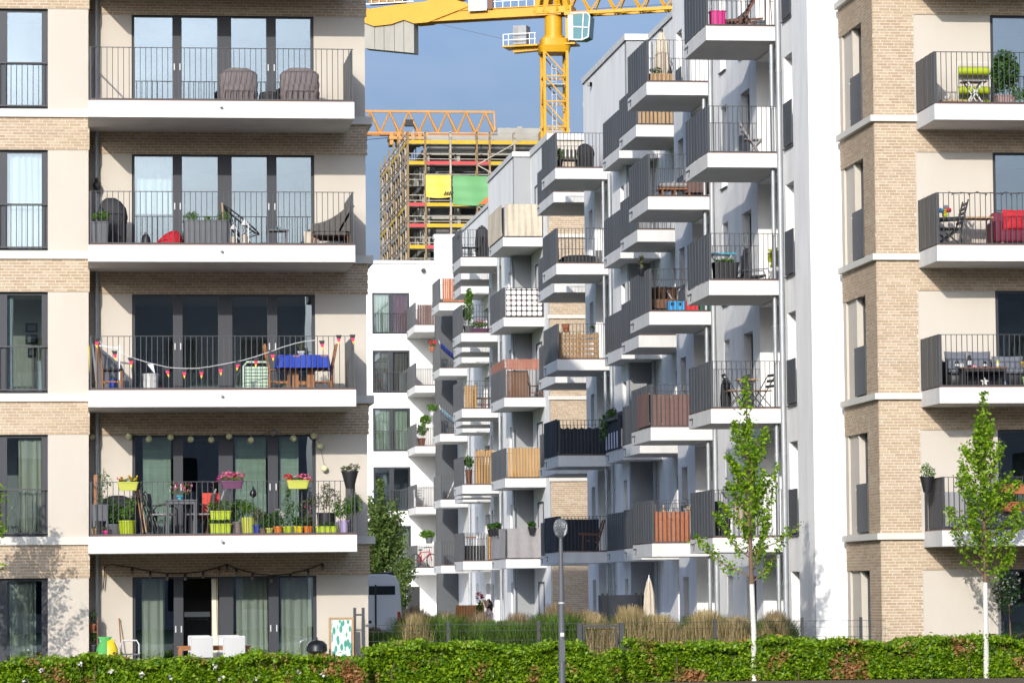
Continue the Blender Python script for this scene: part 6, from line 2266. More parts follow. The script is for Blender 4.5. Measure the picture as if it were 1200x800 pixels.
    slat_screen('brown_upper_screen', 'reddish brown slats standing above the railing of the courtyard corner', (15.66, 131.0), (17.08, 131.0), Z + 1.02, Z + 1.42, mat('rust_slat', (.30, .12, .08), .7, .2, island=.15), pitch=.09)
    slat_screen('brown_upper_side_screen', 'reddish brown slats standing above the side panel of the courtyard corner', (15.6, 135.3), (15.6, 131.0), Z + 1.02, Z + 1.42, mat('rust_slat', (.30, .12, .08)), pitch=.09)
    chair('brown wooden chair beside the tall reed mat at the courtyard corner', (16.8, 131.5, Z), rad(90), DTEAK, ladder=4, bh=.9, slats=4)
    Z = flz(2)
    slat_screen('bamboo_screen', 'golden split bamboo screen on the second-floor corner balcony', (15.68, 130.95), (17.07, 130.95), Z + .02, Z + 1.1, BAMB, pitch=.115, round_=True)
    Z = flz(1)
    screen('pale_grey_screen', 'creased pale grey cloth screen on the first-floor corner balcony', (15.64, 130.94), (17.07, 130.94), Z + .02, Z + 1.12, LGREYF, wav=.03, nfold=3, ties=8)
    screen('pale_grey_side_screen', 'creased pale grey cloth screen along the side of the corner balcony', (15.55, 135.4), (15.55, 130.95), Z + .02, Z + 1.12, LGREYF, wav=.02, nfold=6, ties=10)
    for i, (p, lb) in enumerate((((15.5, 135.0), 'farthest dark pot hooked on the pale grey side screen'), ((15.5, 134.0), 'second farthest dark pot hooked on the pale grey side screen'), ((15.5, 132.9), 'dark pot hooked near the middle of the pale grey side screen'), ((16.55, 130.86), 'dark pot hooked on the front of the pale grey screen'))):
        plant('rail_pot', lb, (p[0], p[1], Z + .88), BLACK, r=.15, h=.28, taper=.6, n=110, leaf=.1, fol=[((0, 0, .38), (.17, .17, .12), 1)], fm=LEAFB, group='dark pots hooked on the pale grey screen', stems=False, hang=.12)

    # ---- smaller columns beyond
    Z = flz(5)
    for i, x in enumerate((546, 556)):
        chair(['dark garden chair at the outer end of the high far balcony', 'dark garden chair next to the tall dark back on the high far balcony'][i], (at(x, 300, 139.8)[0], 139.8, Z), rad(90 - 180 * i), BLACK, ladder=4, bh=.9, group='dark garden chairs on the high far balcony')
    t = thing('covered_heater', 'tall dark covered object among the dark garden chairs', 'heater', (at(565, 300, 140)[0], 140.0, Z))
    MB().loft([(0, .26, .26), (.7, .28, .28), (1.15, .24, .24), (1.3, .12, .12)], 18, 3).build('cover', BLACKF, t, smooth=True)
    MB().lathe((0, 0, 1.3), [(.05, 0), (.05, .06)], 8).build('knob', BLACK, t)
    plant('climbing_plant', 'tall yellow-green climbing plant above pink flowers on a far balcony', (at(549, 390, 139.4)[0], 139.5, flz(4)), GREYP, r=.2, h=.3, n=260, leaf=.13, fol=[((0, 0, .9), (.22, .2, .55), 2), ((.05, 0, 1.5), (.15, .15, .3), 1)])
    plant('flower_trough', 'trough of pink and red flowers behind the far railing', (at(562, 390, 139.4)[0], 139.5, flz(4)), PURP, r=.12, h=.2, trough=.8, n=140, leaf=.1, fol=[((0, 0, .35), (.38, .14, .14), 1)], flowers=[(FPINK, (0, -.05, .45), (.36, .12, .1), 34, .07)])
    slat_screen('bamboo_half_screen', 'half width golden bamboo screen on a far third-floor balcony', (14.95, 139.1), (15.45, 139.1), flz(3) + .02, flz(3) + .9, BAMB, pitch=.11, round_=True)
    for i, x in enumerate((562, 571)):
        chair(['brown wooden chair next to the half bamboo screen', 'brown wooden chair farther from the half bamboo screen'][i], (at(x, 478, 139.8)[0], 139.8, flz(3)), rad(90 - 180 * i), DTEAK, ladder=4, bh=.9, group='brown wooden chairs on a far balcony')
    slat_screen('ragged_bamboo_screen', 'tall ragged golden bamboo screen on a far second-floor balcony', (15.35, 139.1), (16.42, 139.1), flz(2) + .02, flz(2) + 1.32, BAMB, pitch=.1, uneven=.06, round_=True)
    plant('bamboo_side_plant', 'green pot plant beside the ragged bamboo screen', (15.12, 139.3, flz(2)), DTEAK, r=.14, h=.6, n=120, leaf=.13, fol=[((0, 0, .9), (.2, .2, .25), 1)], fm=LEAFA)
    t = thing('wooden_rack', 'dark slatted crate row and golden cupboard on a far first-floor balcony', 'rack', (15.3, 139.4, flz(1)))
    for i in range(7):
        MB().box(-.35 + .12 * i, -.26 + .12 * i, -.1, .1, 0, .6).build('box', BLACK, t)
    MB().box(-.3, .1, -.1, .1, .9, .95).build('shelf', TEAK, t)
    t = thing('golden_cupboard', 'golden brown wooden cupboard at the wall end of a far first-floor balcony', 'cupboard', (16.15, 139.3, flz(1)))
    for i in range(4):
        MB().box(-.27, .27, -.15, -.13, .05 + .25 * i, .27 + .25 * i).build('drawer_front', BAMB, t)
    MB().box(-.28, .28, -.128, .2, 0, 1.05).build('carcass', TEAK, t)
    # hammocks and reed on the column before the dark grey wall
    slat_screen('far_reed_screen', 'reddish reed mat on the topmost far balcony before the dark wall', (16.35, 161.05), (17.45, 161.05), flz(5) + .02, flz(5) + 1.1, mat('red_reed', (.36, .13, .06)), pitch=.08)
    for k, lb, m_ in ((4, 'deep blue hammock slung on a far balcony', BLUEF), (3, 'pale blue hammock slung on a far balcony', mat('pale_blue_cloth', (.25, .42, .55), .8, .1))):
        t = thing('hammock', lb, 'hammock', (16.35, 162.2, flz(k) + .25))
        MB().sheet(lambda a, b: (.0 + 1.1 * a, (b - .5) * .7, .75 * (1 - a) ** 1.6 + .5 * (2 * b - 1) ** 2 * .4), 12, 6, th=(0, 0, .02)).build('cloth', m_, t, smooth=True)
        MB().tube([(0, 0, .8), (-.08, 0, 1.1)], .02, 6).build('rope', WHITEP, t)
    t = thing('white_drying_rack', 'white wire drying rack on a far second-floor balcony', 'drying rack', (16.9, 162, flz(2)))
    for i in range(5):
        MB().tube([(-.3, .1 * i, .1), (.1, .1 * i, 1.0), (.3, .1 * i, .5)], .012, 5).build('wire', WHITEP, t)
    plant('red_rail_pot', 'red flower pot on the side rail of a far balcony before the dark wall', (16.15, 164, FL * 4 + .95), TERRA, r=.14, h=.25, n=30, leaf=.1, fol=[((0, 0, .3), (.15, .15, .1), 1)], flowers=[(FRED, (0, 0, .45), (.2, .2, .15), 30, .1)], hang=.1)
    plant('leafy_rail_pot', 'pale leafy pot on the side rail of a far third-floor balcony', (16.15, 164.2, FL * 3 + 1.0), WHITEP, r=.14, h=.25, n=90, leaf=.12, fol=[((0, 0, .35), (.3, .4, .2), 1)], hang=.1)
    for k, lb in ((4, 'dark brown slatted screen on the end building balcony'), (3, None)):
        if lb:
            slat_screen('brown_slat_screen', 'dark brown slatted screen on the highest end building balcony', (16.45, 174.6), (17.9, 174.6), flz(5) + .02, flz(5) + 1.0, BROWNF, pitch=.12)
    plant('bushy_pot', 'leafy shrub in a brown pot on the end building balcony', (at(494, 520, 175)[0], 175, flz(3)), DTEAK, r=.2, h=.4, n=220, leaf=.16, fol=[((.05, 0, .8), (.3, .25, .3), 1), ((.2, 0, 1.3), (.28, .2, .25), 1)])
    chair('white garden chair on the end building balcony above the bicycle', (at(491.5, 590, 175)[0], 175, flz(2)), 0, WHITEP, ladder=3, w=.5, bh=.85)
    bicycle()
    plant('bicycle_plant', 'leafy pot hooked on the balcony panel next to the red bicycle', (at(503, 635, 174.4)[0], 174.4, FL + 1.2), GREYP, r=.2, h=.3, n=150, leaf=.15, fol=[((-.1, 0, .45), (.4, .3, .22), 1)], hang=.1)


def bicycle():
    v = 174.75
    u, z = at(491, 655, v)
    t = thing('bicycle', 'red bicycle parked upright on the lowest end building balcony', 'bicycle', (u + .25, v + .1, flz(1)), rad(35))
    for x in (-.52, .52):
        q = MB()
        q.tube([(x + .33 * math.cos(a), 0, .34 + .33 * math.sin(a)) for a in np.linspace(0, 2 * math.pi, 21)], .028, 6, cap=False)
        w = q.build('wheel', BLACK, t, smooth=True)
        s = MB()
        for k in range(8):
            s.tube([(x, 0, .34), (x + .32 * math.cos(k * math.pi / 4), 0, .34 + .32 * math.sin(k * math.pi / 4))], .006, 4)
        s.build('spoke', STEEL, w)
    RED = mat('red_bicycle_paint', (.55, .02, .03), .3)
    f = MB()
    for a, b in (((-.52, 0, .34), (-.12, 0, .30)), ((-.12, 0, .30), (-.22, 0, .82)), ((-.2, 0, .74), (.36, 0, .78)), ((-.12, 0, .30), (.38, 0, .70)), ((-.52, 0, .34), (-.2, 0, .74)), ((.52, 0, .34), (.36, 0, .9))):
        f.tube([a, b], .025, 6)
    f.build('frame', RED, t)
    MB().loft([(.84, .12, .07, -.22, 0), (.89, .13, .08, -.22, 0), (.91, .06, .04, -.22, 0)], 12).build('saddle', BLACK, t, smooth=True)
    MB().tube([(.25, -.28, .98), (.36, -.1, 1.0), (.36, .1, 1.0), (.25, .28, .98)], .018, 6).build('handlebar', BLACK, t)
    MB().lathe((-.12, 0, .22), [(.06, 0), (.06, .02)], 10).build('crank', STEEL, t)


row_items()


# ------------------------------------------------------------------ hedges, trees, grasses, fences, lamp, van, person
def hedge(label, u0, u1, v0, v1, top, seed, dens=900, notches=(), gap=None):
    g = np.random.default_rng(seed)
    t = thing('hedge', label, 'hedge', ((u0 + u1) / 2, (v0 + v1) / 2, -.06), world=True)
    L = u1 - u0

    def topf(u):
        z = top + .05 * np.sin(u * 1.7 + seed) + .035 * np.sin(u * 4.1) + .02 * np.sin(u * 9.3 + 1)
        if gap:
            z = np.where((u > gap[0]) & (u < gap[1]), z - gap[2], z)
        return z
    nf, ntp = int(L * dens * .95), int(L * dens * .75)
    uf = g.uniform(u0, u1, nf)
    zf = topf(uf) * g.uniform(-.03, 1.0, nf) ** .9 if False else -.05 + (topf(uf) + .05) * g.uniform(0, 1, nf)
    lump = .09 * np.sin(uf * 5.3 + zf * 3) + .07 * np.sin(uf * 2.1 - zf * 5 + 2)
    vf = v0 + .06 + np.abs(g.normal(0, .09, nf)) + lump * .9 + .10 * (zf / top) ** 2
    ut = g.uniform(u0, u1, ntp)
    vt = g.uniform(v0, v1, ntp)
    zt = topf(ut) + g.normal(0, .035, ntp) + .04 * np.sin(vt * 7 + ut * 3)
    nsh = int(L * 26)                       # stray shoots above the clipped top
    us = g.uniform(u0, u1, nsh)
    vs_ = g.uniform(v0, v1, nsh)
    zs = topf(us) + np.abs(g.normal(0, .06, nsh))
    pts = np.concatenate([np.c_[uf, vf, zf], np.c_[ut, vt, zt], np.c_[us, vs_, zs]])
    for n_ in notches:
        pts = pts[~((np.abs(pts[:, 0] * n_[1] / pts[:, 1] - n_[0]) < .075) & (pts[:, 1] < n_[1]) & (g.uniform(0, 1, len(pts)) < .88))]
    o = leaves('foliage', pts, .088, LEAFH, t, up=.2, seed=seed + 1, away=np.array([-.15, -.5, .3]), aspect=.62)
    stuff(o)
    c = MB()
    if notches:
        xs = sorted([u0 + .1, u1 - .1] + [n_[0] * .984 + d_ for n_ in notches for d_ in (-.2, .15)] + (list(gap[:2]) if gap else []))
        for a_, b_ in zip(xs[:-1], xs[1:]):
            if any(abs((a_ + b_) / 2 - n_[0] * .984) < .16 for n_ in notches):
                continue
            dip = gap[2] if gap and gap[0] < (a_ + b_) / 2 < gap[1] else 0
            c.box(a_ + .0005, b_ - .0005, v0 + .28, v1 - .1, -.05, top - .16 - dip)
    elif gap:
        c.box(u0 + .1, gap[0], v0 + .28, v1 - .1, -.05, top - .16)
        c.box(gap[1], u1 - .1, v0 + .28, v1 - .1, -.05, top - .16)
        c.box(gap[0] + .001, gap[1] - .001, v0 + .28, v1 - .1, -.05, top - .16 - gap[2])
    else:
        c.box(u0 + .1, u1 - .1, v0 + .28, v1 - .1, -.05, top - .16)
    c.build('twigs', mat('hedge_interior_twigs', (.035, .04, .015), .95, .4, 14), t)
    st = MB()
    for i in range(int(L / .35)):
        u = u0 + .15 + i * .35 + g.uniform(-.08, .08)
        st.tube([(u, v0 + .22, -.06), (u + g.uniform(-.05, .05), v0 + .2, .2), (u + g.uniform(-.12, .12), v0 + .15, .45)], [.014, .011, .006], 5)
    stuff(st.build('stem', BARK, t))
    return t


def street_tree(label, base, trunk_h, prof, n_leaf, seed, white=True, leaf=.085, lm=None, lean=0.0, cat='tree', r0=.055, name='street_tree', nb=26, spread=.16):
    """prof: list of (z, left, right) reach of the crown about the trunk"""
    g = np.random.default_rng(seed)
    t = thing(name, label, cat, base)
    H = prof[-1][0]
    tr = MB()
    tr.tube([(0, 0, -.02), (.005, 0, trunk_h * .5), (lean * .3, 0, trunk_h)], [r0 * 1.1, r0, r0 * .92], 12)
    trunk = tr.build('trunk', LIMEWASH if white else BARK, t, smooth=True)
    zs = [p[0] for p in prof]
    lead = MB()
    lp = [(lean * .3, 0, trunk_h), (lean * .6, .02, trunk_h + (H - trunk_h) * .35), (lean, 0, trunk_h + (H - trunk_h) * .7), (lean, .01, H)]
    lead.tube(lp, [r0 * .9, r0 * .6, r0 * .3, .008], 8)
    lead.build('limb', BARK, t, smooth=True)
    tips = []
    br = MB()
    for i in range(nb):
        q = (i + .5) / nb
        zb = trunk_h - .05 + (H - trunk_h) * .72 * q
        a = i * 2.399 + g.uniform(-.3, .3)
        rise = g.uniform(.55, 1.15) * (1 - .35 * q)
        ze = zb + rise
        le, ri = np.interp(ze, zs, [p[1] for p in prof]), np.interp(ze, zs, [p[2] for p in prof])
        reach = (ri if math.cos(a) > 0 else le) * abs(math.cos(a)) + .5 * (le + ri) * abs(math.sin(a)) * .9
        reach *= g.uniform(.6, 1.1)
        x, y = reach * math.cos(a), reach * math.sin(a)
        s0 = np.interp(zb, [p[2] for p in lp], [p[0] for p in lp])
        mid = (s0 + x * .55, y * .55, zb + rise * .38)
        end = (s0 + x, y, ze)
        br.tube([(s0, 0, zb), mid, end], [.017, .011, .004], 5)
        tips.append(((s0, 0, zb), mid, end))
    br.build('branch', BARK, t, smooth=True)
    pts = []
    per = int(n_leaf / (nb + 4))
    for (p0, p1, p2) in tips:
        nn_ = max(20, int(per * g.uniform(.35, 1.5)))
        s_ = g.uniform(.22, 1.06, nn_)
        P0, P1, P2 = map(np.array, (p0, p1, p2))
        c = np.where((s_ < .5)[:, None], P0 + (P1 - P0) * (s_ / .5)[:, None], P1 + (P2 - P1) * ((s_ - .5) / .5)[:, None])
        pts.append(c + g.normal(0, 1, (nn_, 3)) * np.array([spread * .62, spread * .62, spread * .8]) * (0.6 + .6 * (1 - s_))[:, None])
    k = per * 3
    zc = g.uniform(trunk_h + (H - trunk_h) * .35, H + .05, k)
    w = np.interp(zc, zs, [min(p[1], p[2]) for p in prof]) * .22 + .035
    pts.append(np.c_[lean + g.normal(0, 1, k) * w, g.normal(0, 1, k) * w, zc])
    leaves('crown', np.concatenate(pts), leaf, lm or LEAFT, t, up=.35, seed=seed + 3, aspect=.72)
    return t


def grass_field(name, areas, m, seed, kind='stuff'):
    """areas: (x0, x1, ytop, v0, v1, blades, spread, hvar)  in photo columns; blades rise from the ground there"""
    g = np.random.default_rng(seed)
    Q = []
    for x0, x1, yt, va, vb, n, lean, hv, wd in areas:
        for i in range(n):
            v = g.uniform(va, vb)
            x = g.uniform(x0, x1)
            u, zt = at(x, yt + 11 * (2 * (x - x0) / (x1 - x0) - 1) ** 2, v)
            h = max(.25, (zt + .06) * (1 - hv * g.beta(1.4, 2.2)) * (.82 + .18 * math.sin(x * .11 + 1.7) * math.sin(x * .037) + .06))
            a = g.uniform(0, 2 * math.pi)
            dx, dy = math.cos(a), math.sin(a)
            L = lean * g.uniform(.2, 1) * h
            w = wd * g.uniform(.7, 1.3)
            px, py = -dy * w, dx * w
            b0 = np.array([u, v, -.08])
            b1 = b0 + np.array([dx * L * .25, dy * L * .25, h * .55])
            b2 = b0 + np.array([dx * L * .95, dy * L * .95, h])
            p = np.array([px, py, 0])
            Q += [b0 - p, b0 + p, b1 + p * .9, b1 - p * .9, b1 - p * .9, b1 + p * .9, b2 + p * .25, b2 - p * .25]
    o = quads(name, np.array(Q), m)
    o['kind'] = kind
    tag(o, {'green_grass': 'lush green arching grass behind the long hedge', 'straw_grass': 'straw coloured upright feather grass in front of the white row', 'plume_grass': 'brownish plumed grass rising above the green grass'}[name], 'grass')
    return o


def mesh_fence(label, u0, u1, v, h, posts, z0=-.06):
    t = thing('wire_fence', label, 'fence', (u0, v, z0))
    W = u1 - u0
    for x in posts:
        MB().box(x - u0 - .03, x - u0 + .03, -.02, .03, 0, h + .06).build('post', RAIL, t)
    m = MB()
    z = .05
    while z < h:
        m.bar((0, -.03, z), (W, -.03, z), .008)
        z += .2
    m.bar((0, -.03, h - .01), (W, -.03, h - .01), .010)
    n = int(W / .1)
    for i in range(n + 1):
        m.bar((W * i / n, -.024, 0), (W * i / n, -.024, h), .0035)
    m.build('wire_mesh', RAIL, t)
    return t


def person():
    v = 92.0
    u, ztop = at(572, 702, v)
    t = thing('person', 'person with dark hair in a pale pink top standing among the tall grasses', 'person', (u, v, -.06), rad(-60))
    H = ztop + .06
    k = H / 1.62
    P = {'pelvis': (0, 0, .88), 'waist': (0, .0, 1.02), 'chest': (0, .01, 1.2), 'neck0': (0, .01, 1.34), 'neck': (0, 0, 1.40)}
    V, E, Rr = [], [], []

    def add(p, r, parent=None):
        V.append(tuple(c * k for c in p))
        Rr.append(tuple(q * k for q in (r if isinstance(r, tuple) else (r, r))))
        if parent is not None:
            E.append((parent, len(V) - 1))
        return len(V) - 1
    pe = add((0, 0, .86), (.135, .10))
    wa = add((0, .0, 1.0), (.105, .085), pe)
    chs = add((0, .01, 1.18), (.13, .095), wa)
    sh = add((0, .015, 1.29), (.095, .07), chs)
    nk = add((0, .005, 1.38), .045, sh)
    hd = add((0, -.01, 1.44), .052, nk)
    for s in (-1, 1):
        s0 = add((s * .135, .015, 1.27), .05, sh)
        el = add((s * .19, -.02, 1.02), .036, s0)
        wr = add((s * .15, -.2, .93), .025, el)
        add((s * .14, -.25, .92), .03, wr)
        hp = add((s * .08, 0, .80), .085, pe)
        kn = add((s * .09, -.02, .46), .055, hp)
        an = add((s * .09, .02, .09), .036, kn)
        add((s * .095, -.11, .035), .032, an)
    me = bpy.data.meshes.new('body')
    me.from_pydata(V, E, [])
    o = bpy.data.objects.new('body', me)
    COL.objects.link(o)
    sk = o.modifiers.new('skin', 'SKIN')
    for i, sv in enumerate(me.skin_vertices[0].data):
        sv.radius = Rr[i]
        sv.use_root = i == 0
    o.modifiers.new('sub', 'SUBSURF').levels = 2
    dg = bpy.context.evaluated_depsgraph_get()
    m2 = bpy.data.meshes.new_from_object(o.evaluated_get(dg))
    bpy.data.objects.remove(o)
    SKIN = mat('skin', (.55, .33, .24), .5, .05)
    TOP = mat('pale_pink_jersey', (.72, .55, .53), .85, .06)
    TRO = mat('dark_blue_trousers', (.03, .04, .08), .85, .1)
    m2.materials.clear()
    for m in (SKIN, TOP, TRO):
        m2.materials.append(m)
    for p in m2.polygons:
        c = p.center
        p.use_smooth = True
        z = c.z / k
        p.material_index = 2 if z < .9 else (1 if z < 1.33 and not (abs(c.x / k) > .15 and z < 1.1) and c.y / k > -.1 else 0)
    b = link('body', m2, t)
    hz = 1.515
    h = MB()
    n = 12
    secs = []
    for i in range(11):
        q = i / 10
        z = hz - .115 + .23 * q
        r = .082 * math.sin(math.pi * min(.97, .14 + .86 * q) ** .85)
        secs.append((z * k, max(.02, r * .9) * k, max(.02, r * 1.08) * k, 0, -.012 * k))
    h.loft(secs, 16, 2.1)
    hd_ = h.build('head', SKIN, t, smooth=True)
    f = MB()
    f.add([(-.012 * k, -.1 * k, 1.5 * k), (.012 * k, -.1 * k, 1.5 * k), (0, -.125 * k, 1.495 * k), (0, -.098 * k, 1.535 * k)], [(0, 1, 2), (1, 3, 2), (3, 0, 2)])
    f.build('nose', SKIN, hd_)
    for s in (-1, 1):
        MB().ball((s * .03 * k, -.092 * k, 1.527 * k), .009 * k, 8).build('eye', BLACK, hd_)
        MB().ball((s * .078 * k, -.005 * k, 1.51 * k), .017 * k, 8, 1.5).build('ear', SKIN, hd_)
        for j in range(5):
            a = (j - 2) * .016
            MB().tube([(s * .14 * k, -.265 * k, (.925) * k), ((s * .14 + a) * k, (-.31 - .01 * (2 - abs(j - 2))) * k, .905 * k), ((s * .14 + a * 1.1) * k, (-.335 - .01 * (2 - abs(j - 2))) * k, .885 * k)], [.009 * k, .008 * k, .006 * k], 6).build('finger', SKIN, t, smooth=True)
    MB().box(-.02 * k, .02 * k, -.1 * k, -.09 * k, 1.465 * k, 1.472 * k).build('mouth', mat('lip', (.4, .12, .1), .5), hd_)
    hair = MB()
    secs = []
    for i in range(10):
        q = i / 9
        z = 1.40 + .24 * q
        r = .098 * math.sin(math.pi * min(.96, .3 + .7 * q) ** .9) + .004
        secs.append((z * k, max(.02, r) * k, max(.02, r) * k, 0, .028 * k))
    hair.loft(secs, 16, 2.1)
    hair.loft([(1.25 * k, .05 * k, .025 * k, 0, .085 * k), (1.4 * k, .075 * k, .04 * k, 0, .08 * k), (1.5 * k, .085 * k, .05 * k, 0, .07 * k)], 12)
    hair.build('hair', mat('dark_brown_hair', (.018, .012, .01), .5, .3, 60), t, smooth=True)


def van():
    v = 95.0
    u1, zt = at(471, 672, v)
    w, h, ln = 1.98, zt + .06, 5.2
    t = thing('delivery_van', 'silver grey delivery van seen from behind at the building corner', 'van', (u1 - w / 2, v, -.06))
    b = MB()
    n = 11
    # cross-sections along Y: rear rounded, windscreen sloping at the far end
    def sec(y, zb, ztop, hw):
        pts = [(-hw, zb), (-hw, h * .55), (-hw * .93, ztop * .9), (-hw * .84, ztop * .975), (-hw * .6, ztop), (hw * .6, ztop), (hw * .84, ztop * .975), (hw * .93, ztop * .9), (hw, h * .55), (hw, zb)]
        return [(x, y, z) for x, z in pts]
    S = [sec(.0, .45, h * .985, w / 2 * .985), sec(.06, .38, h, w / 2), sec(3.2, .38, h, w / 2), sec(3.9, .38, h * .93, w / 2), sec(4.5, .38, h * .52, w / 2 * .97), sec(ln, .4, h * .42, w / 2 * .9)]
    vs = [p for s in S for p in s]
    m = 10
    fs = [(i * m + j, i * m + (j + 1) % m, (i + 1) * m + (j + 1) % m, (i + 1) * m + j) for i in range(len(S) - 1) for j in range(m)]
    fs += [tuple(range(m)), tuple(range(len(S) * m - 1, (len(S) - 1) * m - 1, -1))]
    b.add(vs, fs)
    b.build('body', VANW, t)
    DG = mat('dark_van_glass', (.02, .025, .03), .08, .05, spec=.8)
    for s in (-1, 1):
        x0, x1 = (.015, w / 2 - .13) if s > 0 else (-w / 2 + .13, -.015)
        d = MB().box(x0, x1, -.035, -.002, .5, h * .90).build('rear_door', VANW, t)
        MB().box(x0 + .08, x1 - .06, -.046, -.036, h * .765, h * .865).build('window', DG, d)
        MB().box(x0 + .06, x1 - .06, -.043, -.0355, .62, h * .74).build('panel', VANW, d)
        if s > 0:
            MB().box(.04, .16, -.06, -.0355, 1.05, 1.12).build('handle', BLACK, d)
        l = MB()
        l.box(s * (w / 2 - .115) - .06, s * (w / 2 - .115) + .06, -.03, .02, .85, 1.35)
        l.build('tail_light', mat('red_lamp_glass', (.55, .02, .015), .15, .05), t)
        for y in (1.0, 4.2):
            q = MB()
            q.tube([(s * (w / 2 - .02), y, .36), (s * (w / 2 - .24), y, .36)], .36, 20)
            wl = q.build('wheel', BLACK, t, smooth=True)
            q = MB()
            q.tube([(s * (w / 2 - .012), y, .36), (s * (w / 2 - .06), y, .36)], .2, 14)
            q.build('rim', STEEL, wl, smooth=True)
        MB().box(s * (w / 2 + .02) - .07, s * (w / 2 + .02) + .07, 3.6, 3.75, h * .55, h * .68).build('mirror', BLACK, t)
        MB().box(s * (w / 2 - .0) - .012, s * (w / 2) + .012, .3, 4.6, .75, .83).build('side_strip', BLACK, t)
    MB().box(w / 2 - .74, w / 2 - .69, -.06, -.0465, .5, h * .88).build('door_bar', BLACK, t)
    MB().box(-w / 2 + .03, w / 2 - .03, -.12, .04, .38, .49).build('bumper', BLACK, t)
    MB().box(-.3, .3, -.05, -.0465, .66, .77).build('number_plate', WHITEP, t)
    for x in (-.75, .75):
        MB().tube([(x, .2, h + .05), (x, 3.0, h + .05)], .025, 6).build('roof_bar', BLACK, t)
    for y in (.3, 1.6, 2.8):
        MB().box(-.8, .8, y - .03, y + .03, h - .01, h + .03).build('roof_rack', BLACK, t)


def street_lamp():
    v = 66.0
    u, zg = at(657, 618, v)
    t = thing('street_lamp', 'grey steel lamp post with a clear drop shaped globe on the pavement', 'street lamp', (u, v, -.06))
    H = zg + .06
    MB().tube([(0, 0, 0), (0, 0, H * .62)], [.064, .058], 14).build('lower_pole', STEEL2, t, smooth=True)
    MB().tube([(0, 0, H * .62), (0, 0, H - .17)], [.052, .034], 14).build('upper_pole', STEEL2, t, smooth=True)
    zc = at(657, 706, v)[1] + .06
    MB().tube([(0, 0, zc - .012), (0, 0, zc + .012)], .060, 14).build('collar', WHITEP, t)
    zs = at(657, 743, v)[1] + .06
    MB().box(-.036, .036, -.0665, -.052, zs - .035, zs + .035).build('sticker', WHITEP, t)
    MB().lathe((0, 0, H - .2), [(.036, 0), (.055, .02), (.055, .05), (.03, .055)], 14).build('socket', STEEL2, t, smooth=True)
    m, nt, bs = _nt('lamp_globe_acrylic')
    bs.inputs['Base Color'].default_value = (.5, .53, .56, 1)
    bs.inputs['Roughness'].default_value = .06
    bs.inputs['Transmission Weight'].default_value = .82
    bs.inputs['IOR'].default_value = 1.06
    bs.inputs['Specular IOR Level'].default_value = 1.0
    gl = MB()
    gl.lathe((0, 0, H - .17), [(.06, 0), (.105, .04), (.132, .12), (.138, .19), (.125, .26), (.09, .315), (.04, .338), (.005, .342)], 24)
    gl.build('globe', m, t, smooth=True)
    MB().lathe((0, 0, H - .15), [(.05, 0), (.055, .1), (.1, .13), (.1, .14), (.02, .15)], 16).build('reflector', LGREYF, t, smooth=True)
    MB().box(-.05, .05, -.068, -.05, .55, .95).build('hatch', STEEL2, t)


STEEL2 = mat('painted_grey_steel', (.085, .09, .10), .42, .08, 3)


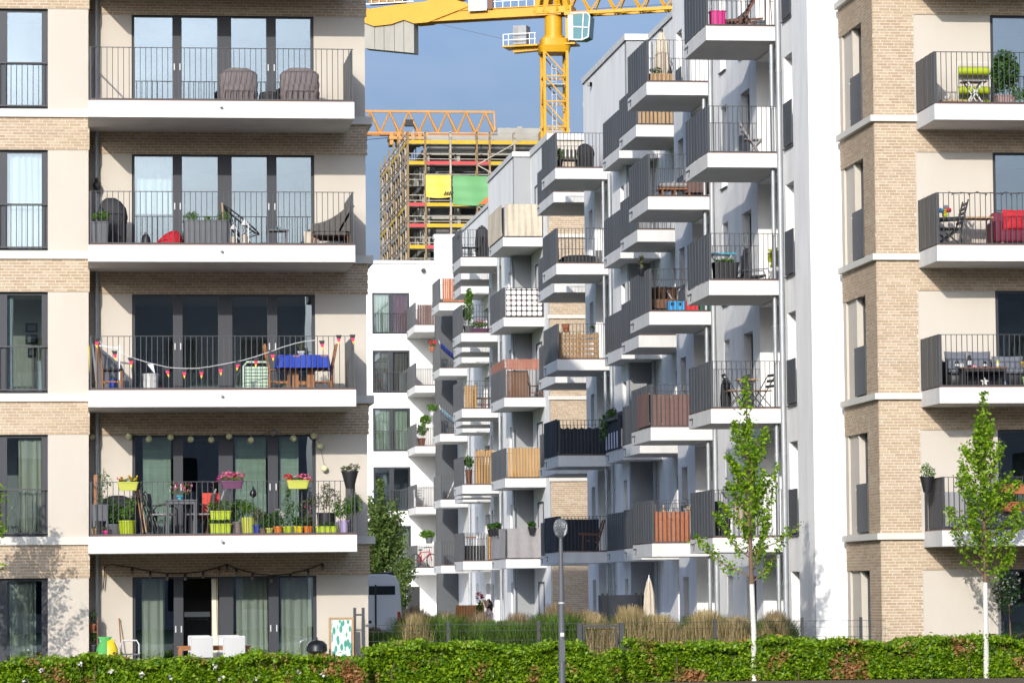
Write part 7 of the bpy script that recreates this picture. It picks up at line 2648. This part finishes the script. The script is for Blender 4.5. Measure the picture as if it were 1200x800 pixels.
def garden():
    uL = lambda x, v=72.6: at(x, 760, v)[0]
    ztop = lambda y, v, x=600: at(x, y, v)[1]
    xt, xr = 883, 1155
    ut, ur = at(xt, 740, 71.55)[0], at(xr, 740, 71.55)[0]
    gap = (uL(681), uL(733), .24)
    hedge('long clipped hornbeam hedge with withered patches in front of the white row', uL(425), uL(1260), 71.45, 73.3, ztop(754, 72.3, 800) - .03, 21, gap=gap, dens=2300)
    hedge('low hornbeam hedge with white blossoms in front of the terrace', uL(-60), uL(423), 71.0, 72.4, ztop(775, 71.3, 200), 33, dens=2300)
    bl = []
    g = np.random.default_rng(9)
    for x, y in ((48, 784), (95, 778), (130, 786), (165, 790), (252, 780), (258, 793), (297, 795), (350, 786), (377, 790), (30, 797), (200, 794)):
        u, z = at(x, y, 71.0)
        bl.append(cloud((u, 70.98, z), (.07, .03, .05), 9, int(x), .3))
    t = thing('blossom_sprays', 'white blossom sprays scattered on the low terrace hedge', 'blossoms', (2.7, 71.0, .4), world=True)
    stuff(leaves('flower', np.concatenate(bl), .06, FWHT, t, seed=8, aspect=1))
    # trees
    m = 1 / 56.5
    street_tree('slender street tree with a lime-washed trunk in front of the tall white wall', (ut, 71.55, -.06), at(xt, 684, 71.55)[1] + .06,
                [(1.75, .15, .55), (2.05, .45, .72), (2.35, .55, .62), (2.8, .82, .66), (3.2, 1.0, .78), (3.55, .75, .72), (4.0, .4, .55), (4.5, .42, .42), (5.0, .38, .34), (5.5, .3, .22), (6.15, .08, .06)], 5600, 61, lean=-.08, nb=24, spread=.105)
    street_tree('slender street tree with a lime-washed trunk before the first-floor balcony of the corner building', (ur, 71.55, -.06), at(xr, 682, 71.55)[1] + .06,
                [(1.9, .2, .3), (2.3, .5, .55), (2.8, .68, .75), (3.3, .64, .8), (3.8, .6, .78), (4.3, .56, .62), (4.8, .32, .4), (5.2, .2, .26), (5.85, .04, .06)], 6200, 67, lean=.04, nb=26, spread=.115)
    ul = at(-44, 740, 71.2)[0]
    street_tree('leafy tree edging in by the bay windows of the cream building', (ul, 71.2, -.06), 1.7,
                [(1.5, .3, .4), (2.0, .7, .85), (2.6, .9, 1.12), (3.2, .9, 1.05), (3.8, .75, .9), (4.4, .5, .6), (5.2, .1, .1)], 5600, 73, nb=26)
    ub = at(446, 640, 134)[0]
    street_tree('feathery young birch behind the van', (ub, 134, -.06), 1.0, [(1.2, .6, .6), (2.0, 1.1, 1.0), (3.0, 1.15, 1.0), (4.0, .95, .85), (5.0, .65, .55), (6.1, .12, .12)], 13000, 79, white=False, leaf=.14, lm=LEAFI, nb=44, name='birch_tree', spread=.3, r0=.06)
    # ornamental grasses
    GG = leaf_mat('grass_green', (.035, .095, .012), (.16, .25, .045))
    GT = leaf_mat('grass_straw', (.24, .18, .07), (.52, .41, .22))
    GB = leaf_mat('grass_plume_brown', (.12, .085, .045), (.36, .27, .16))
    A = []
    for x0, x1, yt in ((476, 512, 718), (503, 548, 710), (540, 567, 719), (562, 596, 737), (584, 630, 718), (612, 664, 713), (645, 698, 712), (684, 740, 717), (728, 775, 716), (770, 815, 719), (805, 850, 718), (840, 885, 719), (875, 925, 721), (426, 482, 726), (560, 600, 722)):
        A.append((x0, x1, yt, 76.5, 82, int((x1 - x0) * 150), .55, .3, .012))
    grass_field('green_grass', A, GG, 5)
    B_ = []
    for x0, x1, yt in ((686, 728, 703), (716, 756, 706), (750, 790, 710), (778, 826, 708), (812, 862, 709), (850, 896, 711), (474, 504, 713), (888, 924, 716)):
        B_.append((x0, x1, yt, 76.2, 79.5, int((x1 - x0) * 120), .24, .45, .010))
    grass_field('straw_grass', B_, GT, 6)
    C_ = []
    for x0, x1, yt in ((474, 516, 706), (508, 548, 705), (540, 568, 709), (594, 640, 706), (618, 668, 702), (655, 700, 703), (426, 484, 722), (426, 470, 728), (876, 926, 711)):
        C_.append((x0, x1, yt, 78, 82.5, int((x1 - x0) * 85), .2, .35, .010))
    grass_field('plume_grass', C_, GB, 7)
    # mesh fences and gate
    mesh_fence('thin dark wire mesh fence behind the long hedge', at(432, 740, 74.0)[0], 16.9, 74.0, ztop(728, 74.0, 800) + .06, [at(x, 740, 74.0)[0] for x in (525, 631, 838, 940, 1009)])
    mesh_fence('thin dark wire mesh fence behind the low terrace hedge', at(-30, 760, 72.66)[0], at(428, 760, 72.66)[0], 72.66, ztop(772, 72.66, 200) + .08, [at(x, 760, 72.66)[0] for x in (22, 109, 305, 425)])
    v = 73.75
    u0, u1 = at(679, 750, v)[0], at(728.5, 750, v)[0]
    t = thing('garden_gate', 'dark grey steel garden gate standing in the dip of the hedge', 'gate', (u0, v, -.06))
    W = u1 - u0
    hg = ztop(731, v, 700) + .06
    for x in (0, W):
        MB().box(x - .05, x + .05, -.05, .05, 0, hg + .02).build('post', RAIL, t)
    MB().box(.07, W - .07, -.02, .02, hg - .06, hg - .015).build('top_rail', RAIL, t)
    MB().box(.07, .11, -.019, .019, .08, hg - .061).build('stile', RAIL, t)
    MB().box(W - .13, W - .09, -.019, .019, .08, hg - .061).build('stile', RAIL, t)
    ms = MB()
    for i in range(12):
        x = .13 + (W - .28) * i / 11
        ms.bar((x, 0, .1), (x, 0, hg - .06), .005)
    for i in range(5):
        ms.bar((.11, .006, .12 + .2 * i), (W - .13, .006, .12 + .2 * i), .007)
    ms.build('wire_mesh', RAIL, t)
    MB().box(W - .16, W - .06, -.06, -.021, .5, .62).build('lock', BLACK, t)
    street_lamp()
    van()
    person()
    # ground-floor garden things
    parasol('closed ecru parasol standing in the garden before the shaded wall', (at(761, 720, 87)[0], 87, -.06), at(761, 675, 87)[1] + .06, CREAMF, STEEL)
    t = thing('trampoline', 'black garden trampoline with a dark net beside the closed ecru parasol', 'trampoline', (at(732, 705, 92)[0], 92.5, -.06))
    z1 = at(732, 694, 92)[1]
    R_ = .62
    net = MB()
    vs = [(R_ * math.cos(a) * (1 - .0 * q), R_ * math.sin(a), .7 + (z1 - .7) * q) for q in (0, 1) for a in np.linspace(0, 2 * math.pi, 25)[:-1]]
    net.add(vs, [(i, (i + 1) % 24, 24 + (i + 1) % 24, 24 + i) for i in range(24)])
    net.build('net', NAVYF, t, smooth=True)
    MB().lathe((0, 0, .68), [(R_, 0), (R_, .04), (.01, .041)], 24).build('mat', BLACK, t)
    for i in range(4):
        a = math.pi / 4 + i * math.pi / 2
        MB().tube([(R_ * 1.03 * math.cos(a), R_ * 1.03 * math.sin(a), 0), (R_ * 1.03 * math.cos(a), R_ * 1.03 * math.sin(a), z1 + .05)], .025, 6).build('pole', BLACK, t)
    v = 77.2
    t = thing('slatted_bench', 'reddish brown slatted wooden bench back below the drainpipes', 'bench', (at(907, 745, v)[0], v, -.06))
    RB = mat('red_brown_wood', (.20, .055, .035), .6, .2, 9)
    zb = at(907, 733, v)[1] + .06
    for i in range(6):
        MB().box(-.19, .19, .0, .025, zb - .05 - .085 * i, zb - .085 * i).build('back_slat', RB, t)
    for x in (-.16, 0, .16):
        MB().box(x - .02, x + .02, .026, .06, 0, zb).build('post', RB, t)
    MB().box(-.19, .19, -.35, -.01, .38, .42).build('seat', RB, t)
    for x in (-.16, .16):
        MB().box(x - .02, x + .02, -.33, -.28, 0, .379).build('leg', RB, t)
    plant('patio_flower', 'potted plant with a red bloom standing by the person in pale pink', (at(562, 715, 93)[0], 93, -.06), TERRA, r=.14, h=.5, n=70, leaf=.1, fol=[((0, 0, 1.0), (.12, .12, .5), 1), ((0, 0, 1.45), (.09, .09, .2), 1)],
          flowers=[(FRED, (0, -.05, 1.75), (.1, .08, .1), 16, .1), (FYEL, (.08, -.08, 1.6), (.08, .06, .06), 8, .09)])
    t = thing('wooden_fence_panel', 'orange stained wooden garden fence behind the grasses', 'fence', (at(551, 712, 98)[0], 98, -.06))
    for i in range(10):
        MB().box(-.4 + .08 * i, -.325 + .08 * i, 0, .03, 0, at(552, 706, 98)[1]).build('board', mat('orange_stained_wood', (.5, .2, .05), .7, .2, 6), t)
    MB().box(-.4, .4, .031, .07, .9, 1.0).build('batten', TEAK, t)
    t = thing('black_fence', 'stepped black fence panels under the end building balconies', 'fence', (at(480, 700, 168)[0], 168, -.06))
    for i, (x0, x1, y) in enumerate(((468, 476.5, 681), (476.8, 492, 687))):
        c0 = t.location.x
        MB().box(at(x0, 700, 168)[0] - c0, at(x1, 700, 168)[0] - c0, -.03, .03, 0, at(x0, y, 168)[1] + .06).build('panel', BLACK, t)
        MB().box(at(x0, 700, 168)[0] - c0, at(x0, 700, 168)[0] - c0 + .08, -.06, -.031, 0, at(x0, y, 168)[1] + .1).build('post', RAIL, t)
    # small white flowering shrub at the far end of the hedge
    u = at(1192, 700, 73.2)[0]
    t = thing('flowering_shrub', 'white flowering shrub behind the hedge at the corner building window', 'shrub', (u, 73.9, -.06))
    leaves('foliage', cloud((0, 0, 1.75), (.35, .3, .5), 500, 55, .1), .08, LEAFB, t, seed=56)
    leaves('flower', cloud((0, -.1, 1.85), (.3, .25, .42), 90, 57, .3), .06, FWHT, t, seed=58, aspect=1)
    MB().tube([(0, 0, 0), (.03, 0, .8), (0, 0, 1.5)], [.03, .02, .01], 6).build('stem', BARK, t)


garden()


# ------------------------------------------------------------------ building site behind: shell with scaffold, two cranes
def lattice(mb, p, q, w, h, n, r, rd, tri=False):
    """box or triangular lattice girder from p to q (world/local points), w wide (sideways), h high"""
    p, q = Vector(p), Vector(q)
    d = (q - p)
    L = d.length
    d.normalize()
    s = d.cross(Vector((0, 0, 1)))
    if s.length < .01:
        s = Vector((1, 0, 0))
    s.normalize()
    up = s.cross(d)
    A = [s * (-w / 2), s * (w / 2)]
    T = [up * h] if tri else [s * (-w / 2) + up * h, s * (w / 2) + up * h]
    for c in A + T:
        mb.bar(p + c, q + c, r)
    for i in range(n):
        a, b = p + d * (L * i / n), p + d * (L * (i + 1) / n)
        m = (a + b) / 2
        mb.bar(a + A[0], a + A[1], rd)
        mb.bar(a + A[0], b + A[1], rd)
        for k, c in enumerate(A):
            tc = T[0] if tri else T[k]
            if tri:
                mb.bar(a + c, m + tc, rd)
                mb.bar(m + tc, b + c, rd)
            else:
                if i % 2:
                    mb.bar(a + c, b + tc, rd)
                else:
                    mb.bar(a + tc, b + c, rd)
                mb.bar(a + c, a + tc, rd)
        if not tri:
            mb.bar(a + T[0], a + T[1], rd)
            mb.bar(a + T[0], b + T[1], rd)
    return mb


def site():
    v0 = 330.0
    P = lambda x, y, v=v0: at(x, y, v)
    uL = P(478, 200)[0]
    uR = P(655, 200)[0]
    vB = sd(446, 220, uL)[0]
    ys = [169, 193.4, 217.6, 242, 266.5, 291.5, 316]
    zs = [P(540, y)[1] for y in ys]
    dz = zs[0] - zs[1]
    while zs[-1] > 2.5:
        zs.append(zs[-1] - dz)
    top = zs[0]
    S = thing('building_shell', 'raw concrete building shell wrapped in scaffolding behind the white row', 'building', (uL, v0, 0), world=True)
    c = MB()
    c.box(uL + 2.2, uR, v0 + 3.2, vB - 2, 0, top - 1)
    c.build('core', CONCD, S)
    z = top - .4
    k = 0
    while z > 3:
        MB().box(uL + 1.5, uR, v0 + 1.7, vB - 1.4, z - .42, z).build('floor_slab', CONC, S)
        z -= 3.05
        k += 1
    for x in (uL + 1.7, uL + 4.6, uL + 9.6, uL + 14.2):
        MB().box(x, x + .55, v0 + 1.9, v0 + 2.5, 0, top - .9).build('column', CONC, S)
    for vv in np.linspace(v0 + 6, vB - 3, 5):
        MB().box(uL + 1.7, uL + 2.1, vv, vv + .6, 0, top - .9).build('column', CONC, S)
    MB().tube([(uL + 2.6, v0 + 1.2, top - 2.0), (uR, v0 + 1.2, top - 2.0)], .45, 12).build('pipe', mat('dull_plastic_pipe', (.12, .13, .14), .5), S, smooth=True)
    MB().box(uL + 2, uR, v0 + 1.65, v0 + 1.95, top - .38, top + 1.05).build('parapet', CONC, S)
    u2, z2 = at(583, 150, 358)
    u3 = at(668, 150, 358)[0]
    T = thing('stair_core', 'bare concrete stair tower rising behind the scaffolded shell', 'building', (u2, 358, 0), world=True)
    MB().box(u2, u3, 358, 368, 0, z2).build('wall', CONC, T)
    MB().box(u2 - .05, u3, 357.93, 357.998, z2 - 2.2, z2 - 2.05).build('joint', CONCD, T)
    for i in range(6):
        MB().box(u2 + 1 + i * 1.15, u2 + 1.5 + i * 1.15, 359, 360, z2 + .001, z2 + .15 + .12 * (i % 2)).build('formwork', SCAFF, T)

    F = thing('scaffolding', 'tube scaffolding with yellow and red toe boards round the concrete shell', 'scaffolding', (uL, v0, 0), world=True)
    xs = [478, 498.5, 528, 559, 574, 603, 633]
    us = [P(x, 200)[0] for x in xs]
    vs = list(np.linspace(v0, vB, 13))
    for i, u in enumerate(us):
        for j, dy in enumerate((0, 1.0)):
            MB().bar((u, v0 + dy, 0), (u, v0 + dy, top + 1.2), .17 if j == 0 else .11).build('standard', SCAFY if (i + j) % 3 != 2 else SCAFF, F)
    for i, v in enumerate(vs[1:]):
        for j, dx in enumerate((0, 1.0)):
            MB().bar((uL + dx, v, 0), (uL + dx, v, top + 1.2 + .8 * (i % 2)), .15 if j == 0 else .09).build('standard', SCAFY if (i + j) % 2 else SCAFF, F)
    for k, z in enumerate(zs):
        m_ = [(TOEY, 0, 7), (TOER, 1, 3), (TOER, 9, 9), (TOEY, 0, 7), (TOER, 0, 1), (TOEY, 0, 7), (TOEY, 0, 7)][k % 7]
        # front toe boards, bay by bay
        cols = {0: 'YYYYYY', 1: 'YRRRYY', 2: 'nnnnnn', 3: 'RYYYYY', 4: 'RYYYYY', 5: 'YRYYYY', 6: 'YYYYRY'}[k % 7]
        for i in range(len(us) - 1):
            ch = cols[i % 6]
            if ch == 'n' and k == 2:
                continue
            MB().box(us[i] + .1, us[i + 1] - .1, v0 - .12, v0 - .06, z, z + .34).build('toe_board', TOEY if ch == 'Y' else TOER, F)
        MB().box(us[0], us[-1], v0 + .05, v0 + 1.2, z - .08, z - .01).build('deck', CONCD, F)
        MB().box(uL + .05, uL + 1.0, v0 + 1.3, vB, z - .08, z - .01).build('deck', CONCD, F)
        for i in range(0, len(vs) - 1):
            if (i + k) % 4 != 3:
                MB().box(uL - .1, uL - .05, vs[i] + .15, vs[i + 1] - .15, z, z + .3).build('toe_board', TOEY if (i * 3 + k) % 3 == 0 else SCAFF, F)
        r = MB()
        for h in (.55, 1.05):
            r.bar((us[0], v0 - .05, z + h), (us[-1], v0 - .05, z + h), .07)
            r.bar((uL - .05, v0, z + h), (uL - .05, vB, z + h), .06)
        r.build('guard_rail', SCAFF, F)
    br = MB()
    for k in range(0, 6):
        if k in (1, 3):
            br.bar((us[3], v0 - .1, zs[k]), (us[5], v0 - .1, zs[k + 1]), .1)
        if k == 0:
            br.bar((us[3], v0 - .1, zs[1]), (us[4] + 4, v0 - .1, zs[0] + 1), .1)
        i = (k * 3) % 9
        br.bar((uL - .1, vs[i], zs[k + 1]), (uL - .1, vs[i + 2], zs[k]), .08)
    br.build('brace', SCAFF, F)
    # tarpaulins with print
    t = thing('yellow_tarpaulin', 'yellow tarpaulin banner tied to the scaffold', 'tarpaulin', (P(499, 231)[0], v0 - .25, P(499, 231)[1]))
    w, h = P(528, 231)[0] - P(499, 231)[0], P(499, 205.5)[1] - P(499, 231)[1]
    MB().sheet(lambda a, b: (w * a, .06 * math.sin(9 * a + 2 * b) + .03 * math.sin(17 * b), h * b - .12 * math.sin(3.1 * a) * (1 - b)), 16, 10, th=(0, .02, 0)).build('sheet', TARPY, t, smooth=True)
    for i in range(4):
        MB().add([(w * .70 + .22 * i, -.13, .15), (w * .70 + .22 * i + .1, -.13, .15), (w * .70 + .22 * i + .28, -.13, .5), (w * .70 + .22 * i + .18, -.13, .5)], [(0, 1, 2, 3)]).build('printed_bar', BLACK, t)
    x0, x1 = 530.5, 600
    t = thing('green_tarpaulin', 'green tarpaulin banner with an orange corner tied to the scaffold', 'tarpaulin', (P(x0, 240)[0], v0 - .25, P(x0, 240)[1]))
    w, h = P(x1, 240)[0] - P(x0, 240)[0], P(x0, 206)[1] - P(x0, 240)[1]
    fn = lambda a, b: (w * a, .06 * math.sin(13 * a + 2 * b) + .03 * math.sin(17 * b), h * b * (1 - .03 * a) - .12 * math.sin(3.1 * a) * (1 - b))
    MB().sheet(fn, 26, 10, th=(0, .02, 0)).build('sheet', TARPG, t, smooth=True)
    MB().add([(w * .42, -.12, .0), (w, -.12, .02), (w, -.12, h * .96)], [(0, 1, 2)]).build('orange_corner', TARPO, t)

    # ---------------- near tower crane
    vc = 320.0
    um, zm = at(649, 62, vc)
    K = thing('tower_crane', 'yellow tower crane with glass cab and concrete counterweight above the white row', 'crane', (um, vc, 0))
    s = .0771
    ms = MB()
    n = int(zm / 2.95)
    lattice(ms, (0, -1.2, zm), (0, -1.2, 0), 2.1, 2.1, int(n * 1.3), .24, .11)
    mast = ms.build('mast', CRANEY, K)
    mast.location = (0, 0, 0)
    # bring the lattice's square cross-section round the mast axis
    ld = MB()
    ld.bar((-.2, 0, 0), (-.2, 0, zm - 1), .06)
    ld.bar((.2, 0, 0), (.2, 0, zm - 1), .06)
    z = 1
    while z < zm - 1:
        ld.bar((-.2, 0, z), (.2, 0, z), .05)
        z += .6
    ld.build('ladder', STEEL, K)
    for z in (zm - 3.0, zm - 9.0, zm - 15):
        MB().box(-.95, .95, -.9, .9, z - .06, z).build('landing', STEEL, K)
    MB().box(-.6, .5, -.3, .3, zm - 14.2, zm - 10.5).build('lift_cage', mat('faded_red_mesh', (.55, .16, .13), .6), K)
    # slewing ring etc.  (pixel offsets: 1 px = 0.0771 m)
    MB().loft([(zm - .1, 1.35, 1.35), (zm + .5, 1.5, 1.5), (zm + .55, 1.25, 1.25), (zm + 1.2, 1.25, 1.25)], 24, 5).build('slewing_base', CRANEY, K, smooth=True)
    MB().lathe((0, 0, zm + 1.2), [(1.0, 0), (1.0, .3), (.82, .32), (.82, 2.25), (.95, 2.3), (.95, 2.5)], 24).build('slewing_tower', CRANEY, K, smooth=True)
    rz = -math.atan(.42)
    cs, sn = math.cos(rz), math.sin(rz)
    J = lambda x, y, z: (x * cs - y * sn, x * sn + y * cs, z)      # jib frame -> crane frame
    lp = s / cs
    X = lambda px: (px - 649) * lp
    Zp = lambda py: zm + (62 - py) * s
    def jbox(x0, x1, y0, y1, z0, z1, nm, m):
        return MB(J).box(x0, x1, y0, y1, z0, z1).build(nm, m, K)
    # counter-jib girders
    zb = Zp(16.5)
    for y in (-.75, .55):
        jbox(X(505), X(660), y, y + .2, zb - .05, zb + .72, 'counter_jib_girder', CRANEY)
        jbox(X(505), X(660), y - .12, y + .32, zb - .13, zb - .051, 'flange', CRANEY)
        jbox(X(505), X(660), y - .12, y + .32, zb + .721, zb + .8, 'flange', CRANEY)
    pl = [(X(428), zb + .3), (X(432), zb + 1.5), (X(440), zb + 1.35), (X(470), zb + 1.6), (X(505), zb + 1.75), (X(525), zb + 2.2), (X(545), zb + 1.6), (X(560), zb + 1.2), (X(508), zb - .2), (X(492), zb - .25), (X(480), zb + .15), (X(465), zb - .2), (X(445), zb - .3)]
    for y in (-.95, .75):
        MB(J).prism(pl, y, y + .2).build('counter_jib_plate', CRANEY, K)
    MB(J).bar((X(527), -.6, zb + 1.7), (X(600), -.6, zb + 3.6), .5).bar((X(527), .6, zb + 1.7), (X(600), .6, zb + 3.6), .5).build('tie_bar', CRANEY, K)
    jbox(X(432), X(492), -1.1, -1.0, zb + 1.75, zb + 1.85, 'walkway', STEEL)
    gr = MB(J)
    for i in range(7):
        gr.bar((X(434 + 9 * i), -1.05, zb + 1.8), (X(434 + 9 * i), -1.05, zb + 2.9), .06)
    for h in (2.3, 2.9):
        gr.bar((X(432), -1.05, zb + h), (X(492), -1.05, zb + h), .05)
    gr.build('handrail', STEEL, K)
    jbox(X(436), X(478), -.6, .6, zb + 1.9, zb + 3.6, 'winch_house', GREYP)
    for i in range(4):
        jbox(X(438), X(476), -.66, -.61, zb + 2.0 + .4 * i, zb + 2.25 + .4 * i, 'louvre', STEEL if i % 2 else CRANEO)
    # counterweight slabs
    cx = [433, 445, 456, 468, 479, 491]
    for a, b in zip(cx[:-1], cx[1:]):
        f = lambda x: zb - .2 - (27 + (x - 433) * .155) * s
        MB(J).prism([(X(a) + .02, f(a)), (X(b) - .02, f(b)), (X(b) - .02, zb + .25), (X(a) + .02, zb + .25)], -.7, .7).build('counterweight', CONC, K)
    jbox(X(556), X(577), -1.25, -1.2, zb + .55, zb + 2.4, 'name_board', WHITEP)
    jbox(X(577.5), X(583), -1.0, -.7, zb + .7, zb + 2.6, 'sign_post', DTEAK)
    hr = MB(J)
    for i in range(6):
        hr.bar((X(585 + 9 * i), -.8, zb + .8), (X(585 + 9 * i), -.8, zb + 1.9), .06)
    hr.bar((X(583), -.8, zb + 1.4), (X(632), -.8, zb + 1.4), .05)
    hr.bar((X(583), -.8, zb + 1.9), (X(632), -.8, zb + 1.9), .05)
    hr.build('handrail', STEEL, K)
    # tower head
    th = MB(J)
    for a, b in ((631, 641), (641, 650), (656, 650), (668, 652)):
        for y in (-.7, .7):
            th.bar((X(a), y, zb + .2), (X(b), y * .5, zb + 5.5), .42)
    th.bar((X(630), 0, zb + .35), (X(672), 0, zb + .35), 1.7, .6)
    th.build('tower_head', CRANEY, K)
    jb = MB(J)
    lattice(jb, (X(664), 0, Zp(17.5)), (X(664) + 52, 0, Zp(17.5)), 1.5, 2.1, 22, .28, .13, tri=True)
    jb.build('jib', CRANEY, K)
    MB(J).bar((X(690), 0, Zp(12)), (X(664) + 50, 0, Zp(8)), .05).build('hoist_rope', RAIL, K)
    # platform, cabinet, cab
    jbox(X(594), X(634), -1.1, 1.1, Zp(54.5), Zp(52.5), 'platform', CRANEY)
    MB(J).bar((X(604), 0, Zp(57)), (X(634), 0, Zp(55.5)), .9, .5).build('platform_bracket', CRANEY, K)
    q = MB(J)
    for px in (595, 601, 625, 631):
        q.bar((X(px), -1.05, Zp(52.5)), (X(px), -1.05, Zp(39)), .06)
    for h in (46, 39):
        q.bar((X(595), -1.05, Zp(h)), (X(632), -1.05, Zp(h)), .05)
    q.build('handrail', STEEL, K)
    cb = MB(J).box(X(605), X(620), -.7, .7, Zp(51), Zp(28.5)).build('switch_cabinet', mat('cabinet_grey', (.28, .29, .3), .5), K)
    for y0, y1 in ((49, 40), (38.5, 30)):
        MB(J).box(X(605.6), X(610.5), -.73, -.701, Zp(y0), Zp(y1)).build('door', LGREYF, cb)
    jbox(X(664), X(676), -.9, .9, Zp(54.5), Zp(52.5), 'platform', CRANEY)
    jbox(X(663.5), X(667.5), -.3, .3, Zp(50), Zp(16), 'cab_post', CRANEY)
    cabp = [(X(671), Zp(49)), (X(684), Zp(50)), (X(691), Zp(47)), (X(693), Zp(22)), (X(690), Zp(18)), (X(671), Zp(17.5))]
    cab = MB(J).prism(cabp, -.85, .85).build('cab', mat('cab_teal_glass', (.03, .16, .19), .08, .1, spec=.8), K)
    for (a, b) in ((cabp[0], cabp[1]), (cabp[1], cabp[2]), (cabp[2], cabp[3]), (cabp[4], cabp[5]), (cabp[3], cabp[4]), ((X(684), Zp(50)), (X(686), Zp(18))), ((X(674), Zp(34)), (X(692), Zp(36)))):
        MB(J).bar((a[0], -.87, a[1]), (b[0], -.87, b[1]), .12).build('cab_frame', WHITEP, cab)
    MB(J).box(X(668), X(674), -.88, .88, Zp(49.2), Zp(17.3)).build('cab_wall', WHITEP, cab)
    jbox(X(670), X(692), -.9, .9, Zp(17.2), Zp(15.5), 'cab_roof', CRANEO)
    MB(J).bar((X(524), -.9, Zp(23)), (X(597), -.9, Zp(45)), .035).build('cable', RAIL, K)

    # ---------------- far crane: faded orange jib
    vf = 395.0
    ua, za = at(430, 157, vf)
    ub = at(580, 157, vf)[0]
    umast = at(300, 157, vf)[0]
    O = thing('tower_crane', 'faded orange crane jib reaching over the scaffolded shell', 'crane', (umast, vf, 0))
    ht = at(500, 131, vf)[1] - za
    q = MB()
    lattice(q, (-12, 0, za), (ub - umast, 0, za), 1.5, ht, 18, .26, .16, tri=True)
    q.bar((ub - umast - .1, -.75, za), (ub - umast - .1, 0, za + ht), .18)
    q.build('jib', CRANEO, O)
    MB().box(ub - umast - .3, ub - umast + 1.4, -.9, .9, za - .45, za + .25).build('jib_end', CRANEO, O)
    q = MB()
    q.bar((0, -.95, za - .15), (ub - umast, -.95, za - .15), .3, .22)
    q.build('bottom_rail', mat('rusty_orange_rail', (.40, .15, .04), .7, .2, .6), O)
    q = MB()
    lattice(q, (0, -1, za), (0, -1, 0), 2.0, 2.0, 26, .25, .13)
    q.build('mast', CRANEO, O)
    xa, xb = at(458, 160, vf)[0] - umast, at(499, 160, vf)[0] - umast
    tr = MB()
    for x in np.linspace(xa, xb, 6):
        tr.box(x - .2, x + .2, -1.2, 1.2, za - 1.35, za + .1)
    tr.box(xa - .3, xb + .3, -1.3, 1.3, za - .75, za - .4)
    tr.build('trolley', CRANEO, O)
    MB().box(xa + 1.6, xa + 2.6, -.4, .4, za + .9, za + 1.6).build('motor', BLACK, O)
    q = MB()
    q.bar((at(430, 167, vf)[0] - umast - 8, 0, za - 1.4), (xa, 0, za - .4), .06)
    q.bar((xb, 0, za + .4), (ub - umast + 9, 0, za - 5), .05)
    q.build('rope', RAIL, O)


site()
